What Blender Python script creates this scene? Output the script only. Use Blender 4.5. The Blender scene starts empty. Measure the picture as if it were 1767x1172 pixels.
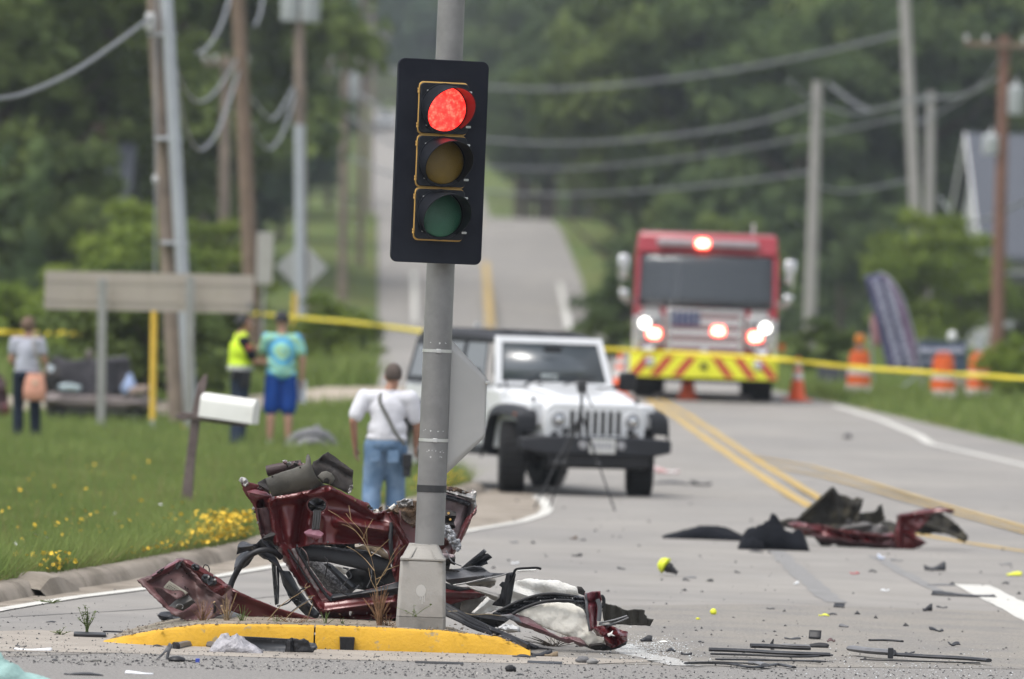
import bpy, bmesh, math, random
import numpy as np
from mathutils import Vector, Matrix, Euler, noise as mnoise
from mathutils.geometry import delaunay_2d_cdt

random.seed(7)
rng = np.random.default_rng(7)
SC = bpy.context.scene
COL = SC.collection
rad = math.radians

# ------------------------------------------------------------------ camera, sky, sun, exposure
CAMZ, ROLL, FPX, HOR = 2.37, 2.0, 13350.0, 92.0
PITCH = math.atan(HOR / FPX)
cam_data = bpy.data.cameras.new('camera')
cam = bpy.data.objects.new('camera', cam_data)
COL.objects.link(cam)
CAM_M = (Matrix.Translation((0, 0, CAMZ)) @ Matrix.Rotation(math.pi / 2 - PITCH, 4, 'X')
         @ Matrix.Rotation(rad(ROLL), 4, 'Z'))
cam.matrix_world = CAM_M
cam_data.sensor_width = 36.0
cam_data.lens = 36.0 * FPX / 1767.0
cam_data.clip_start = 0.5
cam_data.clip_end = 6000
cam_data.dof.use_dof = True
cam_data.dof.focus_distance = 50.4
cam_data.dof.aperture_fstop = 2.8
cam_data.dof.aperture_blades = 0
SC.camera = cam

SUN_EL, SUN_AZ = 66.0, 236.0      # degrees; azimuth clockwise from +Y (the way the camera looks)
world = bpy.data.worlds.new('World')
SC.world = world
world.use_nodes = True
wn, wl = world.node_tree.nodes, world.node_tree.links
for n in list(wn):
    wn.remove(n)
sky = wn.new('ShaderNodeTexSky')
sky.sky_type = 'NISHITA'
sky.sun_disc = False
sky.sun_elevation = rad(SUN_EL)
sky.sun_rotation = rad(SUN_AZ)
sky.air_density = 1.0
sky.dust_density = 3.0
hs = wn.new('ShaderNodeHueSaturation')
hs.inputs['Saturation'].default_value = 0.30
hs.inputs['Value'].default_value = 1.0
bg = wn.new('ShaderNodeBackground')
bg.inputs['Strength'].default_value = 0.15
wo = wn.new('ShaderNodeOutputWorld')
wl.new(sky.outputs[0], hs.inputs['Color'])
wl.new(hs.outputs[0], bg.inputs['Color'])
wl.new(bg.outputs[0], wo.inputs['Surface'])

sun_data = bpy.data.lights.new('sun', 'SUN')
sun_data.energy = 1.1
sun_data.angle = rad(24)
sun_data.color = (1.0, 0.96, 0.9)
sun = bpy.data.objects.new('sun', sun_data)
COL.objects.link(sun)
_d = Vector((math.sin(rad(SUN_AZ)) * math.cos(rad(SUN_EL)), math.cos(rad(SUN_AZ)) * math.cos(rad(SUN_EL)), math.sin(rad(SUN_EL))))
sun.rotation_euler = (-_d).to_track_quat('-Z', 'Y').to_euler()

SC.view_settings.view_transform = 'Standard'
SC.view_settings.look = 'None'
SC.view_settings.exposure = 0.95
SC.view_settings.gamma = 1.0
SC.view_settings.use_curve_mapping = False
SC.render.engine = 'CYCLES'
SC.cycles.max_bounces = 6
SC.cycles.diffuse_bounces = 3
SC.cycles.glossy_bounces = 3
SC.cycles.transmission_bounces = 4
SC.cycles.transparent_max_bounces = 8
SC.cycles.volume_bounces = 0
SC.cycles.caustics_reflective = False
SC.cycles.caustics_refractive = False
SC.cycles.use_denoising = True

# ------------------------------------------------------------------ where photo points are in the place
def W(px, py, D):
    """the point D metres in front of the camera that the photograph shows at (px, py)"""
    return CAM_M @ Vector(((px - 883.5) / FPX * D, -(py - 586.0) / FPX * D, -D))

def interp(x, tab):
    if x <= tab[0][0]:
        return tab[0][1]
    for (a, b), (c, d) in zip(tab, tab[1:]):
        if x <= c:
            t = (x - a) / (c - a)
            return b + (d - b) * t
    return tab[-1][1]

def smooth(e0, e1, x):
    t = min(1, max(0, (x - e0) / (e1 - e0)))
    return t * t * (3 - 2 * t)

ROAD_Z = [(0, 0), (92, 0), (112, .26), (133, .56), (160, .58), (350, .58), (365, .85), (445, 5.75), (462, 6.45), (472, 6.45), (515, 5.0), (580, 6.0), (640, 10.6), (700, 17), (740, 18.8), (770, 19.2), (1000, 27), (1500, 62)]
LAWN_Z = [(0, .0), (116, .0), (150, .35), (200, .6), (350, .9), (445, 5.6), (470, 6.6), (515, 5.6), (580, 6.8), (640, 11.4), (700, 18), (770, 20), (1000, 30), (1500, 70)]
LEFT_E = [(10, -8.4), (56.6, -3.67), (65.2, -2.3), (86, -.5), (89.5, -.45), (100, -1.0), (121, -1.95), (131, -2.2), (155, -2.75), (231, -4.0), (360, -6.1), (445, -7.8), (700, -13.2), (1000, -23), (1500, -40)]
RIGHT_E = [(10, 15), (95, 12), (113, 7.6), (134, 5.4), (170, 4.0), (265, 3.2), (360, 3.5), (395, 3.4), (445, 2.5), (475, 1.5), (700, -5.0), (1000, -14), (1500, -30)]

def gz(x, y):
    le = interp(y, LEFT_E)
    t = smooth(le - 3.5, le - .2, x)
    z = interp(y, LAWN_Z) * (1 - t) + interp(y, ROAD_Z) * t
    return z

def G(px, py, dz=0.0):
    """where the sight line through (px, py) meets the ground (dz above it)"""
    o = Vector((0, 0, CAMZ))
    d = (W(px, py, 1.0) - o)
    lo, hi = 15.0, 15.0
    while hi < 1500:
        hi += 0.5
        p = o + d * hi
        if p.z <= gz(p.x, p.y) + dz:
            break
        lo = hi
    for _ in range(30):
        m = (lo + hi) / 2
        p = o + d * m
        if p.z <= gz(p.x, p.y) + dz:
            hi = m
        else:
            lo = m
    p = o + d * hi
    return Vector((p.x, p.y, gz(p.x, p.y) + dz))

# ------------------------------------------------------------------ materials
MATS = {}
def mat(name, rgb, rough=0.6, metal=0.0, var=0.12, scale=6.0, bump=0.0, bscale=None, coat=0.0, second=None, mix=(0.45, 0.6), spec=0.5, rnd=0.0, mscale=None, detail=5.0):
    """Principled surface with noise variation; `second` is a stain colour mixed in by another noise; rnd varies by object"""
    if name in MATS:
        return MATS[name]
    m = bpy.data.materials.new(name)
    m.use_nodes = True
    N, L = m.node_tree.nodes, m.node_tree.links
    p = N['Principled BSDF']
    p.inputs['Roughness'].default_value = rough
    p.inputs['Metallic'].default_value = metal
    p.inputs['Specular IOR Level'].default_value = spec
    if coat:
        p.inputs['Coat Weight'].default_value = coat
        p.inputs['Coat Roughness'].default_value = 0.08
    tc = N.new('ShaderNodeTexCoord')
    nz = N.new('ShaderNodeTexNoise')
    nz.inputs['Scale'].default_value = scale
    nz.inputs['Detail'].default_value = detail
    nz.inputs['Roughness'].default_value = 0.6
    L.new(tc.outputs['Object'], nz.inputs['Vector'])
    mr = N.new('ShaderNodeMapRange')
    mr.inputs[1].default_value = 0.25; mr.inputs[2].default_value = 0.75
    mr.inputs[3].default_value = 1 - var; mr.inputs[4].default_value = 1 + var
    L.new(nz.outputs[0], mr.inputs[0])
    base = N.new('ShaderNodeMix'); base.data_type = 'RGBA'
    base.inputs['A'].default_value = (*rgb, 1)
    base.inputs['B'].default_value = (*(second or rgb), 1)
    base.inputs['Factor'].default_value = 0
    if second:
        n2 = N.new('ShaderNodeTexNoise')
        n2.inputs['Scale'].default_value = mscale or scale * 0.35
        n2.inputs['Detail'].default_value = 7
        n2.inputs['Roughness'].default_value = 0.65
        L.new(tc.outputs['Object'], n2.inputs['Vector'])
        r2 = N.new('ShaderNodeMapRange')
        r2.inputs[1].default_value = mix[0]; r2.inputs[2].default_value = mix[1]
        L.new(n2.outputs[0], r2.inputs[0])
        L.new(r2.outputs[0], base.inputs['Factor'])
    hsv = N.new('ShaderNodeHueSaturation')
    L.new(base.outputs['Result'], hsv.inputs['Color'])
    if rnd:
        oi = N.new('ShaderNodeObjectInfo')
        m2 = N.new('ShaderNodeMapRange')
        m2.inputs[3].default_value = 1 - rnd; m2.inputs[4].default_value = 1 + rnd
        L.new(oi.outputs['Random'], m2.inputs[0])
        mm = N.new('ShaderNodeMath'); mm.operation = 'MULTIPLY'
        L.new(mr.outputs[0], mm.inputs[0]); L.new(m2.outputs[0], mm.inputs[1])
        L.new(mm.outputs[0], hsv.inputs['Value'])
        m3 = N.new('ShaderNodeMapRange')
        m3.inputs[3].default_value = 0.5 - rnd * .06; m3.inputs[4].default_value = 0.5 + rnd * .05
        L.new(oi.outputs['Random'], m3.inputs[0]); L.new(m3.outputs[0], hsv.inputs['Hue'])
    else:
        L.new(mr.outputs[0], hsv.inputs['Value'])
    L.new(hsv.outputs[0], p.inputs['Base Color'])
    if bump:
        bn = N.new('ShaderNodeTexNoise')
        bn.inputs['Scale'].default_value = bscale or scale * 4
        bn.inputs['Detail'].default_value = 4
        L.new(tc.outputs['Object'], bn.inputs['Vector'])
        bp = N.new('ShaderNodeBump')
        bp.inputs['Strength'].default_value = bump
        bp.inputs['Distance'].default_value = 0.02
        L.new(bn.outputs[0], bp.inputs['Height'])
        L.new(bp.outputs[0], p.inputs['Normal'])
    MATS[name] = m
    return m

def emit(name, rgb, strength):
    if name in MATS:
        return MATS[name]
    m = bpy.data.materials.new(name)
    m.use_nodes = True
    p = m.node_tree.nodes['Principled BSDF']
    p.inputs['Base Color'].default_value = (*rgb, 1)
    p.inputs['Emission Color'].default_value = (*rgb, 1)
    p.inputs['Emission Strength'].default_value = strength
    MATS[name] = m
    return m

def glass(name, rgb, rough=0.05):
    """dark tinted vehicle glass: reflects the sky, lets a little through"""
    if name in MATS:
        return MATS[name]
    m = bpy.data.materials.new(name)
    m.use_nodes = True
    p = m.node_tree.nodes['Principled BSDF']
    p.inputs['Base Color'].default_value = (*rgb, 1)
    p.inputs['Roughness'].default_value = rough
    p.inputs['Specular IOR Level'].default_value = 0.9
    p.inputs['Coat Weight'].default_value = 0.5
    MATS[name] = m
    return m

# ------------------------------------------------------------------ mesh building
class MB:
    def __init__(s):
        s.v, s.f = [], []
    def add(s, vs, fs):
        b = len(s.v)
        s.v.extend([tuple(v) for v in vs])
        s.f.extend([tuple(i + b for i in f) for f in fs])
        return s
    def box(s, c, d, rz=0.0, M=None, taper=1.0):
        """box centred at c with full sizes d; taper scales the top"""
        hx, hy, hz = d[0] / 2, d[1] / 2, d[2] / 2
        vs = []
        for k, z in ((1.0, -hz), (taper, hz)):
            for x, y in ((-hx, -hy), (hx, -hy), (hx, hy), (-hx, hy)):
                vs.append(Vector((x * k, y * k, z)))
        T = Matrix.Translation(c) @ Matrix.Rotation(rz, 4, 'Z')
        if M is not None:
            T = Matrix.Translation(c) @ M.to_4x4()
        vs = [T @ v for v in vs]
        return s.add(vs, [(3, 2, 1, 0), (4, 5, 6, 7), (0, 1, 5, 4), (1, 2, 6, 5), (2, 3, 7, 6), (3, 0, 4, 7)])
    def hexa(s, p):
        """eight corners: four below (ccw), four above"""
        return s.add(p, [(3, 2, 1, 0), (4, 5, 6, 7), (0, 1, 5, 4), (1, 2, 6, 5), (2, 3, 7, 6), (3, 0, 4, 7)])
    def tube(s, pts, r, n=8, cap=True, squash=None):
        pts = [Vector(p) for p in pts]
        rs = r if isinstance(r, (list, tuple)) else [r] * len(pts)
        up = None
        rings = []
        for i, p in enumerate(pts):
            t = (pts[min(i + 1, len(pts) - 1)] - pts[max(i - 1, 0)])
            t = t.normalized() if t.length > 1e-9 else Vector((0, 0, 1))
            if up is None:
                up = Vector((0, 0, 1)) if abs(t.z) < 0.9 else Vector((0, 1, 0))
            a = t.cross(up)
            a = a.normalized() if a.length > 1e-6 else t.orthogonal().normalized()
            b = a.cross(t).normalized()
            up = b
            k = squash or (1, 1)
            rings.append([p + a * (math.cos(2 * math.pi * j / n) * rs[i] * k[0]) + b * (math.sin(2 * math.pi * j / n) * rs[i] * k[1]) for j in range(n)])
        base = len(s.v)
        for rg in rings:
            s.v.extend([tuple(q) for q in rg])
        for i in range(len(rings) - 1):
            for j in range(n):
                s.f.append((base + i * n + j, base + i * n + (j + 1) % n, base + (i + 1) * n + (j + 1) % n, base + (i + 1) * n + j))
        if cap:
            s.f.append(tuple(base + j for j in reversed(range(n))))
            s.f.append(tuple(base + (len(rings) - 1) * n + j for j in range(n)))
        return s
    def lathe(s, prof, n=20, M=None, caps=True):
        """profile of (radius, z) turned about z, then moved by M"""
        M = M or Matrix.Identity(4)
        base = len(s.v)
        for r, z in prof:
            for j in range(n):
                a = 2 * math.pi * j / n
                s.v.append(tuple(M @ Vector((r * math.cos(a), r * math.sin(a), z))))
        for i in range(len(prof) - 1):
            for j in range(n):
                s.f.append((base + i * n + j, base + i * n + (j + 1) % n, base + (i + 1) * n + (j + 1) % n, base + (i + 1) * n + j))
        if not caps: return s
        s.f.append(tuple(base + j for j in reversed(range(n))))
        s.f.append(tuple(base + (len(prof) - 1) * n + j for j in range(n)))
        return s
    def prism(s, outline, axis, a, b):
        """2-D outline pushed from a to b along axis 'x', 'y' or 'z'; outline in the other two coordinates in order"""
        def p3(u, v, w):
            return {'x': (w, u, v), 'y': (u, w, v), 'z': (u, v, w)}[axis]
        n = len(outline)
        vs = [p3(u, v, a) for u, v in outline] + [p3(u, v, b) for u, v in outline]
        fs = [tuple(reversed(range(n))), tuple(range(n, 2 * n))]
        fs += [(i, (i + 1) % n, n + (i + 1) % n, n + i) for i in range(n)]
        return s.add(vs, fs)
    def ball(s, c, r, nu=12, nv=8, M=None):
        c = Vector(c)
        rr = r if isinstance(r, (list, tuple)) else (r, r, r)
        base = len(s.v)
        for i in range(1, nv):
            th = math.pi * i / nv
            for j in range(nu):
                ph = 2 * math.pi * j / nu
                q = Vector((rr[0] * math.sin(th) * math.cos(ph), rr[1] * math.sin(th) * math.sin(ph), rr[2] * math.cos(th)))
                if M is not None:
                    q = M @ q
                s.v.append(tuple(c + q))
        top = Vector((0, 0, rr[2])); bot = Vector((0, 0, -rr[2]))
        if M is not None:
            top, bot = M @ top, M @ bot
        s.v.append(tuple(c + top)); s.v.append(tuple(c + bot))
        it, ib = len(s.v) - 2, len(s.v) - 1
        for i in range(nv - 2):
            for j in range(nu):
                s.f.append((base + i * nu + j, base + (i + 1) * nu + j, base + (i + 1) * nu + (j + 1) % nu, base + i * nu + (j + 1) % nu))
        for j in range(nu):
            s.f.append((it, base + j, base + (j + 1) % nu))
            s.f.append((ib, base + (nv - 2) * nu + (j + 1) % nu, base + (nv - 2) * nu + j))
        return s
    def grid(s, rows):
        """a sheet through rows of points"""
        base, n = len(s.v), len(rows[0])
        for r in rows:
            s.v.extend([tuple(q) for q in r])
        for i in range(len(rows) - 1):
            for j in range(n - 1):
                s.f.append((base + i * n + j, base + i * n + j + 1, base + (i + 1) * n + j + 1, base + (i + 1) * n + j))
        return s

def fix_normals(me):
    bm = bmesh.new(); bm.from_mesh(me)
    bmesh.ops.recalc_face_normals(bm, faces=bm.faces)
    bm.to_mesh(me); bm.free()

def obj(name, mb, m, parent=None, world=False, flat=True, sharp=35, bevel=0.0, thick=0.0, keep=False, seg=2):
    """link the builder's mesh as one object; world=True: its points are world points although it has a parent"""
    me = bpy.data.meshes.new(name)
    vs = mb.v
    if world and parent is not None:
        inv = parent_matrix(parent).inverted()
        vs = [tuple(inv @ Vector(v)) for v in vs]
    me.from_pydata(vs, [], mb.f)
    if not keep:
        fix_normals(me)
    if m is not None:
        me.materials.append(m)
    o = bpy.data.objects.new(name, me)
    COL.objects.link(o)
    if parent is not None:
        o.parent = parent
    if bevel:
        b = o.modifiers.new('bevel', 'BEVEL')
        b.width = bevel; b.segments = seg; b.limit_method = 'ANGLE'; b.angle_limit = rad(40)
    if thick:
        b = o.modifiers.new('solid', 'SOLIDIFY')
        b.thickness = thick; b.offset = 0
    me.polygons.foreach_set('use_smooth', [True] * len(me.polygons))
    me.set_sharp_from_angle(angle=rad(sharp))
    return o

def parent_matrix(o):
    M = o.matrix_basis.copy()
    while o.parent is not None:
        o = o.parent
        M = o.matrix_basis @ M
    return M

def tag(o, label=None, cat=None, group=None, kind=None):
    if label: o['label'] = label
    if cat: o['category'] = cat
    if group: o['group'] = group
    if kind: o['kind'] = kind
    return o

def thing(name, label, cat, loc=(0, 0, 0), rz=0.0, group=None):
    o = bpy.data.objects.new(name, None)
    COL.objects.link(o)
    o.empty_display_size = 0.1
    o.location = loc
    o.rotation_euler = (0, 0, rz)
    return tag(o, label, cat, group)

KIDS = {}
def kids(o):
    return [c for c in COL.objects if c.parent == o]

def dup(root, loc=None, rz=None, label=None, group=None, scale=None):
    r = root.copy(); COL.objects.link(r)
    if loc is not None: r.location = loc
    if rz is not None: r.rotation_euler = (0, 0, rz)
    if scale is not None: r.scale = (scale,) * 3 if not isinstance(scale, (tuple, list)) else scale
    if label: r['label'] = label
    if group: r['group'] = group
    if root.name not in KIDS:
        KIDS[root.name] = [(c, kids(c)) for c in kids(root)]
    for ch, subs in KIDS[root.name]:
        c = ch.copy(); COL.objects.link(c); c.parent = r
        for g in subs:
            d = g.copy(); COL.objects.link(d); d.parent = c
    return r

def nz3(x, y, z=0.0, s=1.0):
    return mnoise.noise(Vector((x * s, y * s, z)))

def inside(p, poly):
    x, y = p
    c = False
    j = len(poly) - 1
    for i in range(len(poly)):
        xi, yi = poly[i]; xj, yj = poly[j]
        if (yi > y) != (yj > y) and x < (xj - xi) * (y - yi) / (yj - yi) + xi:
            c = not c
        j = i
    return c

def seg_d(p, a, b):
    ax, ay = a; bx, by = b
    dx, dy = bx - ax, by - ay
    L2 = dx * dx + dy * dy
    t = 0 if L2 == 0 else max(0, min(1, ((p[0] - ax) * dx + (p[1] - ay) * dy) / L2))
    qx, qy = ax + t * dx, ay + t * dy
    return math.hypot(p[0] - qx, p[1] - qy), (dx * (p[1] - ay) - dy * (p[0] - ax))

def dents(creases=(), amp=0.0, nscale=0.05, seed=0.0, plane=(0, 0, 0)):
    """a depth function for plates: creases = (a, b, width_px, depth_m[, step]); plane = (d, d/dx, d/dy) about nothing"""
    def f(x, y):
        d = plane[0] + plane[1] * x + plane[2] * y
        for c in creases:
            dist, side = seg_d((x, y), c[0], c[1])
            if dist < c[2]:
                q = 1 - dist / c[2]
                d -= c[3] * q * q * (3 - 2 * q) if len(c) < 6 else c[3] * q
            if len(c) > 4 and side > 0:
                d += c[4]
        if amp:
            d += amp * (nz3(x, y, seed, nscale) + .22 * nz3(x, y, seed + 9, nscale * 2.1))
        return d
    f.lines = creases
    return f

def plate(name, outline, D, m, parent, holes=(), depth=None, step=5.0, thick=0.006, ragged=0.0, smooth_angle=40, world=True):
    """sheet metal or plastic of the outline seen at (px, py), D metres away plus depth(px, py)"""
    depth = depth or (lambda x, y: 0.0)
    def dense(poly, rag):
        out = []
        n = len(poly)
        for i in range(n):
            a, b = poly[i], poly[(i + 1) % n]
            L = math.hypot(b[0] - a[0], b[1] - a[1])
            k = max(1, int(L / step))
            for j in range(k):
                t = j / k
                q = [a[0] + (b[0] - a[0]) * t, a[1] + (b[1] - a[1]) * t]
                if rag:
                    q[0] += random.uniform(-rag, rag); q[1] += random.uniform(-rag, rag)
                out.append((q[0], q[1]))
        return out
    loops = [dense(outline, ragged)] + [dense(h, ragged * .5) for h in holes]
    pts, edges = [], []
    for lp in loops:
        b = len(pts)
        pts += lp
        edges += [(b + i, b + (i + 1) % len(lp)) for i in range(len(lp))]
    nb = len(pts)
    seeds = []
    for c in getattr(depth, 'lines', ()):
        (ax, ay), (bx, by), w = c[0], c[1], c[2]
        L = math.hypot(bx - ax, by - ay)
        if L < 1: continue
        ux, uy = (bx - ax) / L, (by - ay) / L
        for o_ in (-1, -.66, -.33, 0, .33, .66, 1):
            for q in range(max(2, int(L / step)) + 1):
                t = L * q / max(2, int(L / step))
                x, y = ax + ux * t - uy * o_ * w, ay + uy * t + ux * o_ * w
                if inside((x, y), loops[0]) and not any(inside((x, y), h) for h in loops[1:]) and min((x - p[0]) ** 2 + (y - p[1]) ** 2 for p in pts[:nb]) > (step * .5) ** 2 and all((x - p[0]) ** 2 + (y - p[1]) ** 2 > (step * .42) ** 2 for p in seeds):
                    seeds.append((x, y))
    pts += seeds
    xs = [p[0] for p in loops[0]]; ys = [p[1] for p in loops[0]]
    x = min(xs) + step * .5
    row = 0
    while x < max(xs):
        y = min(ys) + step * (.5 if row % 2 else 0)
        while y < max(ys):
            if inside((x, y), loops[0]) and not any(inside((x, y), h) for h in loops[1:]):
                near = min((x - q[0]) ** 2 + (y - q[1]) ** 2 for q in pts[:nb + len(seeds)])
                if near > (step * .6) ** 2:
                    pts.append((x, y))
            y += step
        x += step * .87
        row += 1
    r = delaunay_2d_cdt([Vector(p) for p in pts], edges, [], 0, 1e-4)
    vs = [W(p[0], p[1], D + depth(p[0], p[1])) for p in r[0]]
    fs = []
    for f in r[2]:
        c = (sum(r[0][i][0] for i in f) / len(f), sum(r[0][i][1] for i in f) / len(f))
        if inside(c, loops[0]) and not any(inside(c, h) for h in loops[1:]):
            fs.append(tuple(f))
    used = sorted({i for f in fs for i in f})
    mp = {i: k for k, i in enumerate(used)}
    mb = MB(); mb.v = [tuple(vs[i]) for i in used]; mb.f = [tuple(mp[i] for i in f) for f in fs]
    return obj(name, mb, m, parent, world=world, sharp=smooth_angle, thick=thick)

def wtube(name, pts, r, m, parent=None, n=8, squash=None):
    """a tube through (px, py, D) points; smoothed"""
    P = [W(*p) for p in pts]
    return obj(name, MB().tube(curve(P), r if not isinstance(r, list) else r, n=n, squash=squash), m, parent, world=True, sharp=60)

def curve(P, k=6):
    """Catmull-Rom through the points"""
    P = [Vector(p) for p in P]
    if len(P) < 3:
        return P
    out = []
    for i in range(len(P) - 1):
        p0 = P[max(i - 1, 0)]; p1 = P[i]; p2 = P[i + 1]; p3 = P[min(i + 2, len(P) - 1)]
        for j in range(k):
            t = j / k
            out.append(.5 * ((2 * p1) + (p2 - p0) * t + (2 * p0 - 5 * p1 + 4 * p2 - p3) * t * t + (3 * p1 - p0 - 3 * p2 + p3) * t ** 3))
    out.append(P[-1])
    return out
# ------------------------------------------------------------------ ground, road, kerbs, markings
M_ASPH = mat('road_surface', (.208, .198, .186), .9, var=.13, scale=1.1, bump=.25, bscale=60, second=(.25, .235, .215), mscale=.22, mix=(.4, .62), spec=.25)
M_CONC = mat('pale_concrete', (.265, .23, .19), .9, var=.16, scale=3, bump=.3, bscale=40, second=(.17, .145, .115), mscale=1.6, spec=.25)
M_SOIL = mat('lawn_soil', (.075, .11, .03), .95, var=.3, scale=2.5, second=(.115, .125, .04), mscale=.35, spec=.1)
M_YEL = mat('yellow_kerb_paint', (.53, .30, .025), .75, var=.12, scale=5, bump=.25, bscale=50, second=(.30, .23, .12), mscale=11, mix=(.60, .68), spec=.3)
M_YLINE = mat('yellow_road_paint', (.43, .295, .095), .8, var=.15, scale=8, second=(.3, .26, .17), mscale=1.5, mix=(.5, .7), spec=.2)
M_WLINE = mat('white_road_paint', (.50, .49, .455), .8, var=.1, scale=8, second=(.33, .32, .3), mscale=3, mix=(.55, .72), spec=.2)

def lawn_off(y):
    return interp(y, [(0, .13), (84, .13), (92, .08), (120, .05), (1500, .04)])

def strip_rows():
    ys = list(np.arange(-40, 40, 10)) + list(np.arange(40, 165, 1.5)) + list(np.arange(165, 520, 4)) + list(np.arange(520, 1500, 20))
    return [float(y) for y in ys]

_rows = []
LO = [250, 120, 70, 45, 30, 20, 14, 10, 7, 5, 3.5, 2.3, 1.4, .8, .4, .22]
RO = [0, .5, 1.2, 2.5, 4, 6, 9, 14, 22, 35, 60, 120, 250]
for y in strip_rows():
    le, re = interp(y, LEFT_E), interp(y, RIGHT_E)
    r = []
    for o_ in LO:
        x = le - o_
        hill = 0 if y < 200 else min(14, max(0, (o_ - 8)) * .05)
        r.append((x, y, gz(x, y) + lawn_off(y) + hill + .05 * nz3(x * .3, y * .12) * smooth(.3, 3, o_)))
    for k in range(5):
        x = le - .18 + (re - le + .18) * k / 4
        r.append((x, y, gz(x, y) - .25))
    for o_ in RO:
        x = re + o_
        hill = 0 if y < 200 else min(14, max(0, (o_ - 8)) * .05)
        r.append((x, y, interp(y, ROAD_Z) + (-.02 if o_ == 0 else .05) + hill + .05 * nz3(x * .3, y * .12) * smooth(.3, 3, o_)))
    _rows.append(r)
tag(obj('ground', MB().grid(_rows), M_SOIL), kind='structure')

_rows = []
for y in [q for q in strip_rows() if q < 775]:
    le, re = interp(y, LEFT_E), interp(y, RIGHT_E)
    _rows.append([(le - .15 + (re - le + .25) * k / 10, y, interp(y, ROAD_Z)) for k in range(11)])
tag(obj('road', MB().grid(_rows), M_ASPH), kind='structure')

def resample(P, d):
    out = [P[0]]
    for a, b in zip(P, P[1:]):
        n = max(1, int((b - a).length / d))
        out += [a + (b - a) * (i / n) for i in range(1, n + 1)]
    return out

def line(name, px, width, m, dz=.004, d=1.0, wear=.0):
    P = resample([G(*p) for p in px], d)
    rows = []
    for i, p in enumerate(P):
        t = P[min(i + 1, len(P) - 1)] - P[max(i - 1, 0)]
        n = Vector((-t.y, t.x, 0)).normalized() * width / 2
        a, b = p + n, p - n
        if wear:
            a += n * random.uniform(-wear, wear); b += n * random.uniform(-wear, wear)
        rows.append([(a.x, a.y, p.z + dz), (b.x, b.y, p.z + dz)])
    return tag(obj(name, MB().grid(rows), m), kind='structure')

def patch(name, px, m, dz=.004):
    P = [G(*p) for p in px]
    return tag(obj(name, MB().add([(p.x, p.y, p.z + dz) for p in P], [tuple(range(len(P)))]), m), kind='structure')

KERB = [(-420, 1112), (0, 1040), (100, 1021), (200, 1006), (300, 986), (400, 968), (520, 938), (690, 892), (800, 862), (838, 850)]
EDGE = [(-420, 1140), (0, 1053), (130, 1032), (250, 1017), (470, 979), (600, 955), (690, 939), (800, 918), (900, 901), (938, 888), (945, 879), (940, 867), (926, 858)]
KP = resample(curve([G(*p) for p in KERB], 4), 1.0)
# concrete gutter between the kerb and the edge line, kept just above the road
gut = [G(*p) for p in KERB] + [G(*p) for p in ((870, 838), (905, 846))] + [G(*p) for p in reversed(EDGE)]
mbg = MB(); mbg.add([(p.x, p.y, p.z + .004) for p in gut], [tuple(range(len(gut)))])
tag(obj('gutter', mbg, M_CONC), kind='structure')
line('edge_line', EDGE, .12, M_WLINE, .008, wear=.12)
# the kerb: a rolled concrete edge, cast in lengths with open joints
kerb_root = tag(thing('kerb', None, None), kind='structure')
PROF = [(.02, -.02), (.0, .015), (-.03, .07), (-.07, .105), (-.12, .115), (-.30, .12), (-.33, .08), (-.33, -.05)]
def kerb_piece(pts):
    rows = []
    for i, p in enumerate(pts):
        t = (pts[min(i + 1, len(pts) - 1)] - pts[max(i - 1, 0)]).normalized()
        n = Vector((t.y, -t.x, 0))
        rows.append([(p + n * o_ + Vector((0, 0, h))) for o_, h in PROF])
    mb = MB().grid(rows)
    n = len(PROF)
    mb.f.append(tuple(range(n))); mb.f.append(tuple(range(len(mb.v) - n, len(mb.v))))
    return mb
i = 0
L_ = 3
while i < len(KP) - 1:
    seg_ = [KP[j].copy() for j in range(i, min(i + L_ + 1, len(KP)))]
    if len(seg_) >= 2:
        seg_[-1] = seg_[-1] + (seg_[-2] - seg_[-1]).normalized() * .015
        a, b = seg_[0], seg_[-1]
        obj('kerb_stone', kerb_piece(seg_), M_CONC, kerb_root, sharp=50)
    i += L_
# the storm drain: a cast hood with a dark mouth
dr = tag(thing('storm_drain', 'low concrete storm drain inlet with a dark mouth in the left kerb', 'storm drain', G(82, 1024)))
_a = G(40, 1032); _b = G(135, 1016)
t = (_b - _a).normalized(); n = Vector((t.y, -t.x, 0))
M_DARK = mat('dark_void', (.012, .011, .01), .95, var=.3)
hood = []
for s_, h in ((-.35, .06), (-.1, .13), (.0, .15), (.30, .155), (.45, .14), (.9, .06)):
    p = _a.lerp(_b, .5) + t * (s_ - .3)
    hood.append([p + n * o_ + Vector((0, 0, hh * h / .2)) for o_, hh in ((.10, .0), (.05, .16), (-.05, .2), (-.45, .2), (-.6, .0))])
obj('hood', MB().grid(hood), M_CONC, dr, world=True)
# driveway on the left, and worn shoulder further on
dw = [G(395, 697), G(520, 691), G(600, 688), G(655, 686), G(662, 672), G(600, 676), G(500, 683), G(395, 689)]
M_GRAV = mat('driveway_gravel', (.33, .28, .22), .95, var=.2, scale=3)
rows = []
for k in range(30):
    x = -40 + (interp(126, LEFT_E) + 40.3) * k / 29
    rows.append([(x, yy, gz(x, yy) + lawn_off(yy) + .03) for yy in (122.0, 124, 126, 128, 130.5)])
tag(obj('driveway', MB().grid(rows), M_GRAV), kind='structure')

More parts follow.
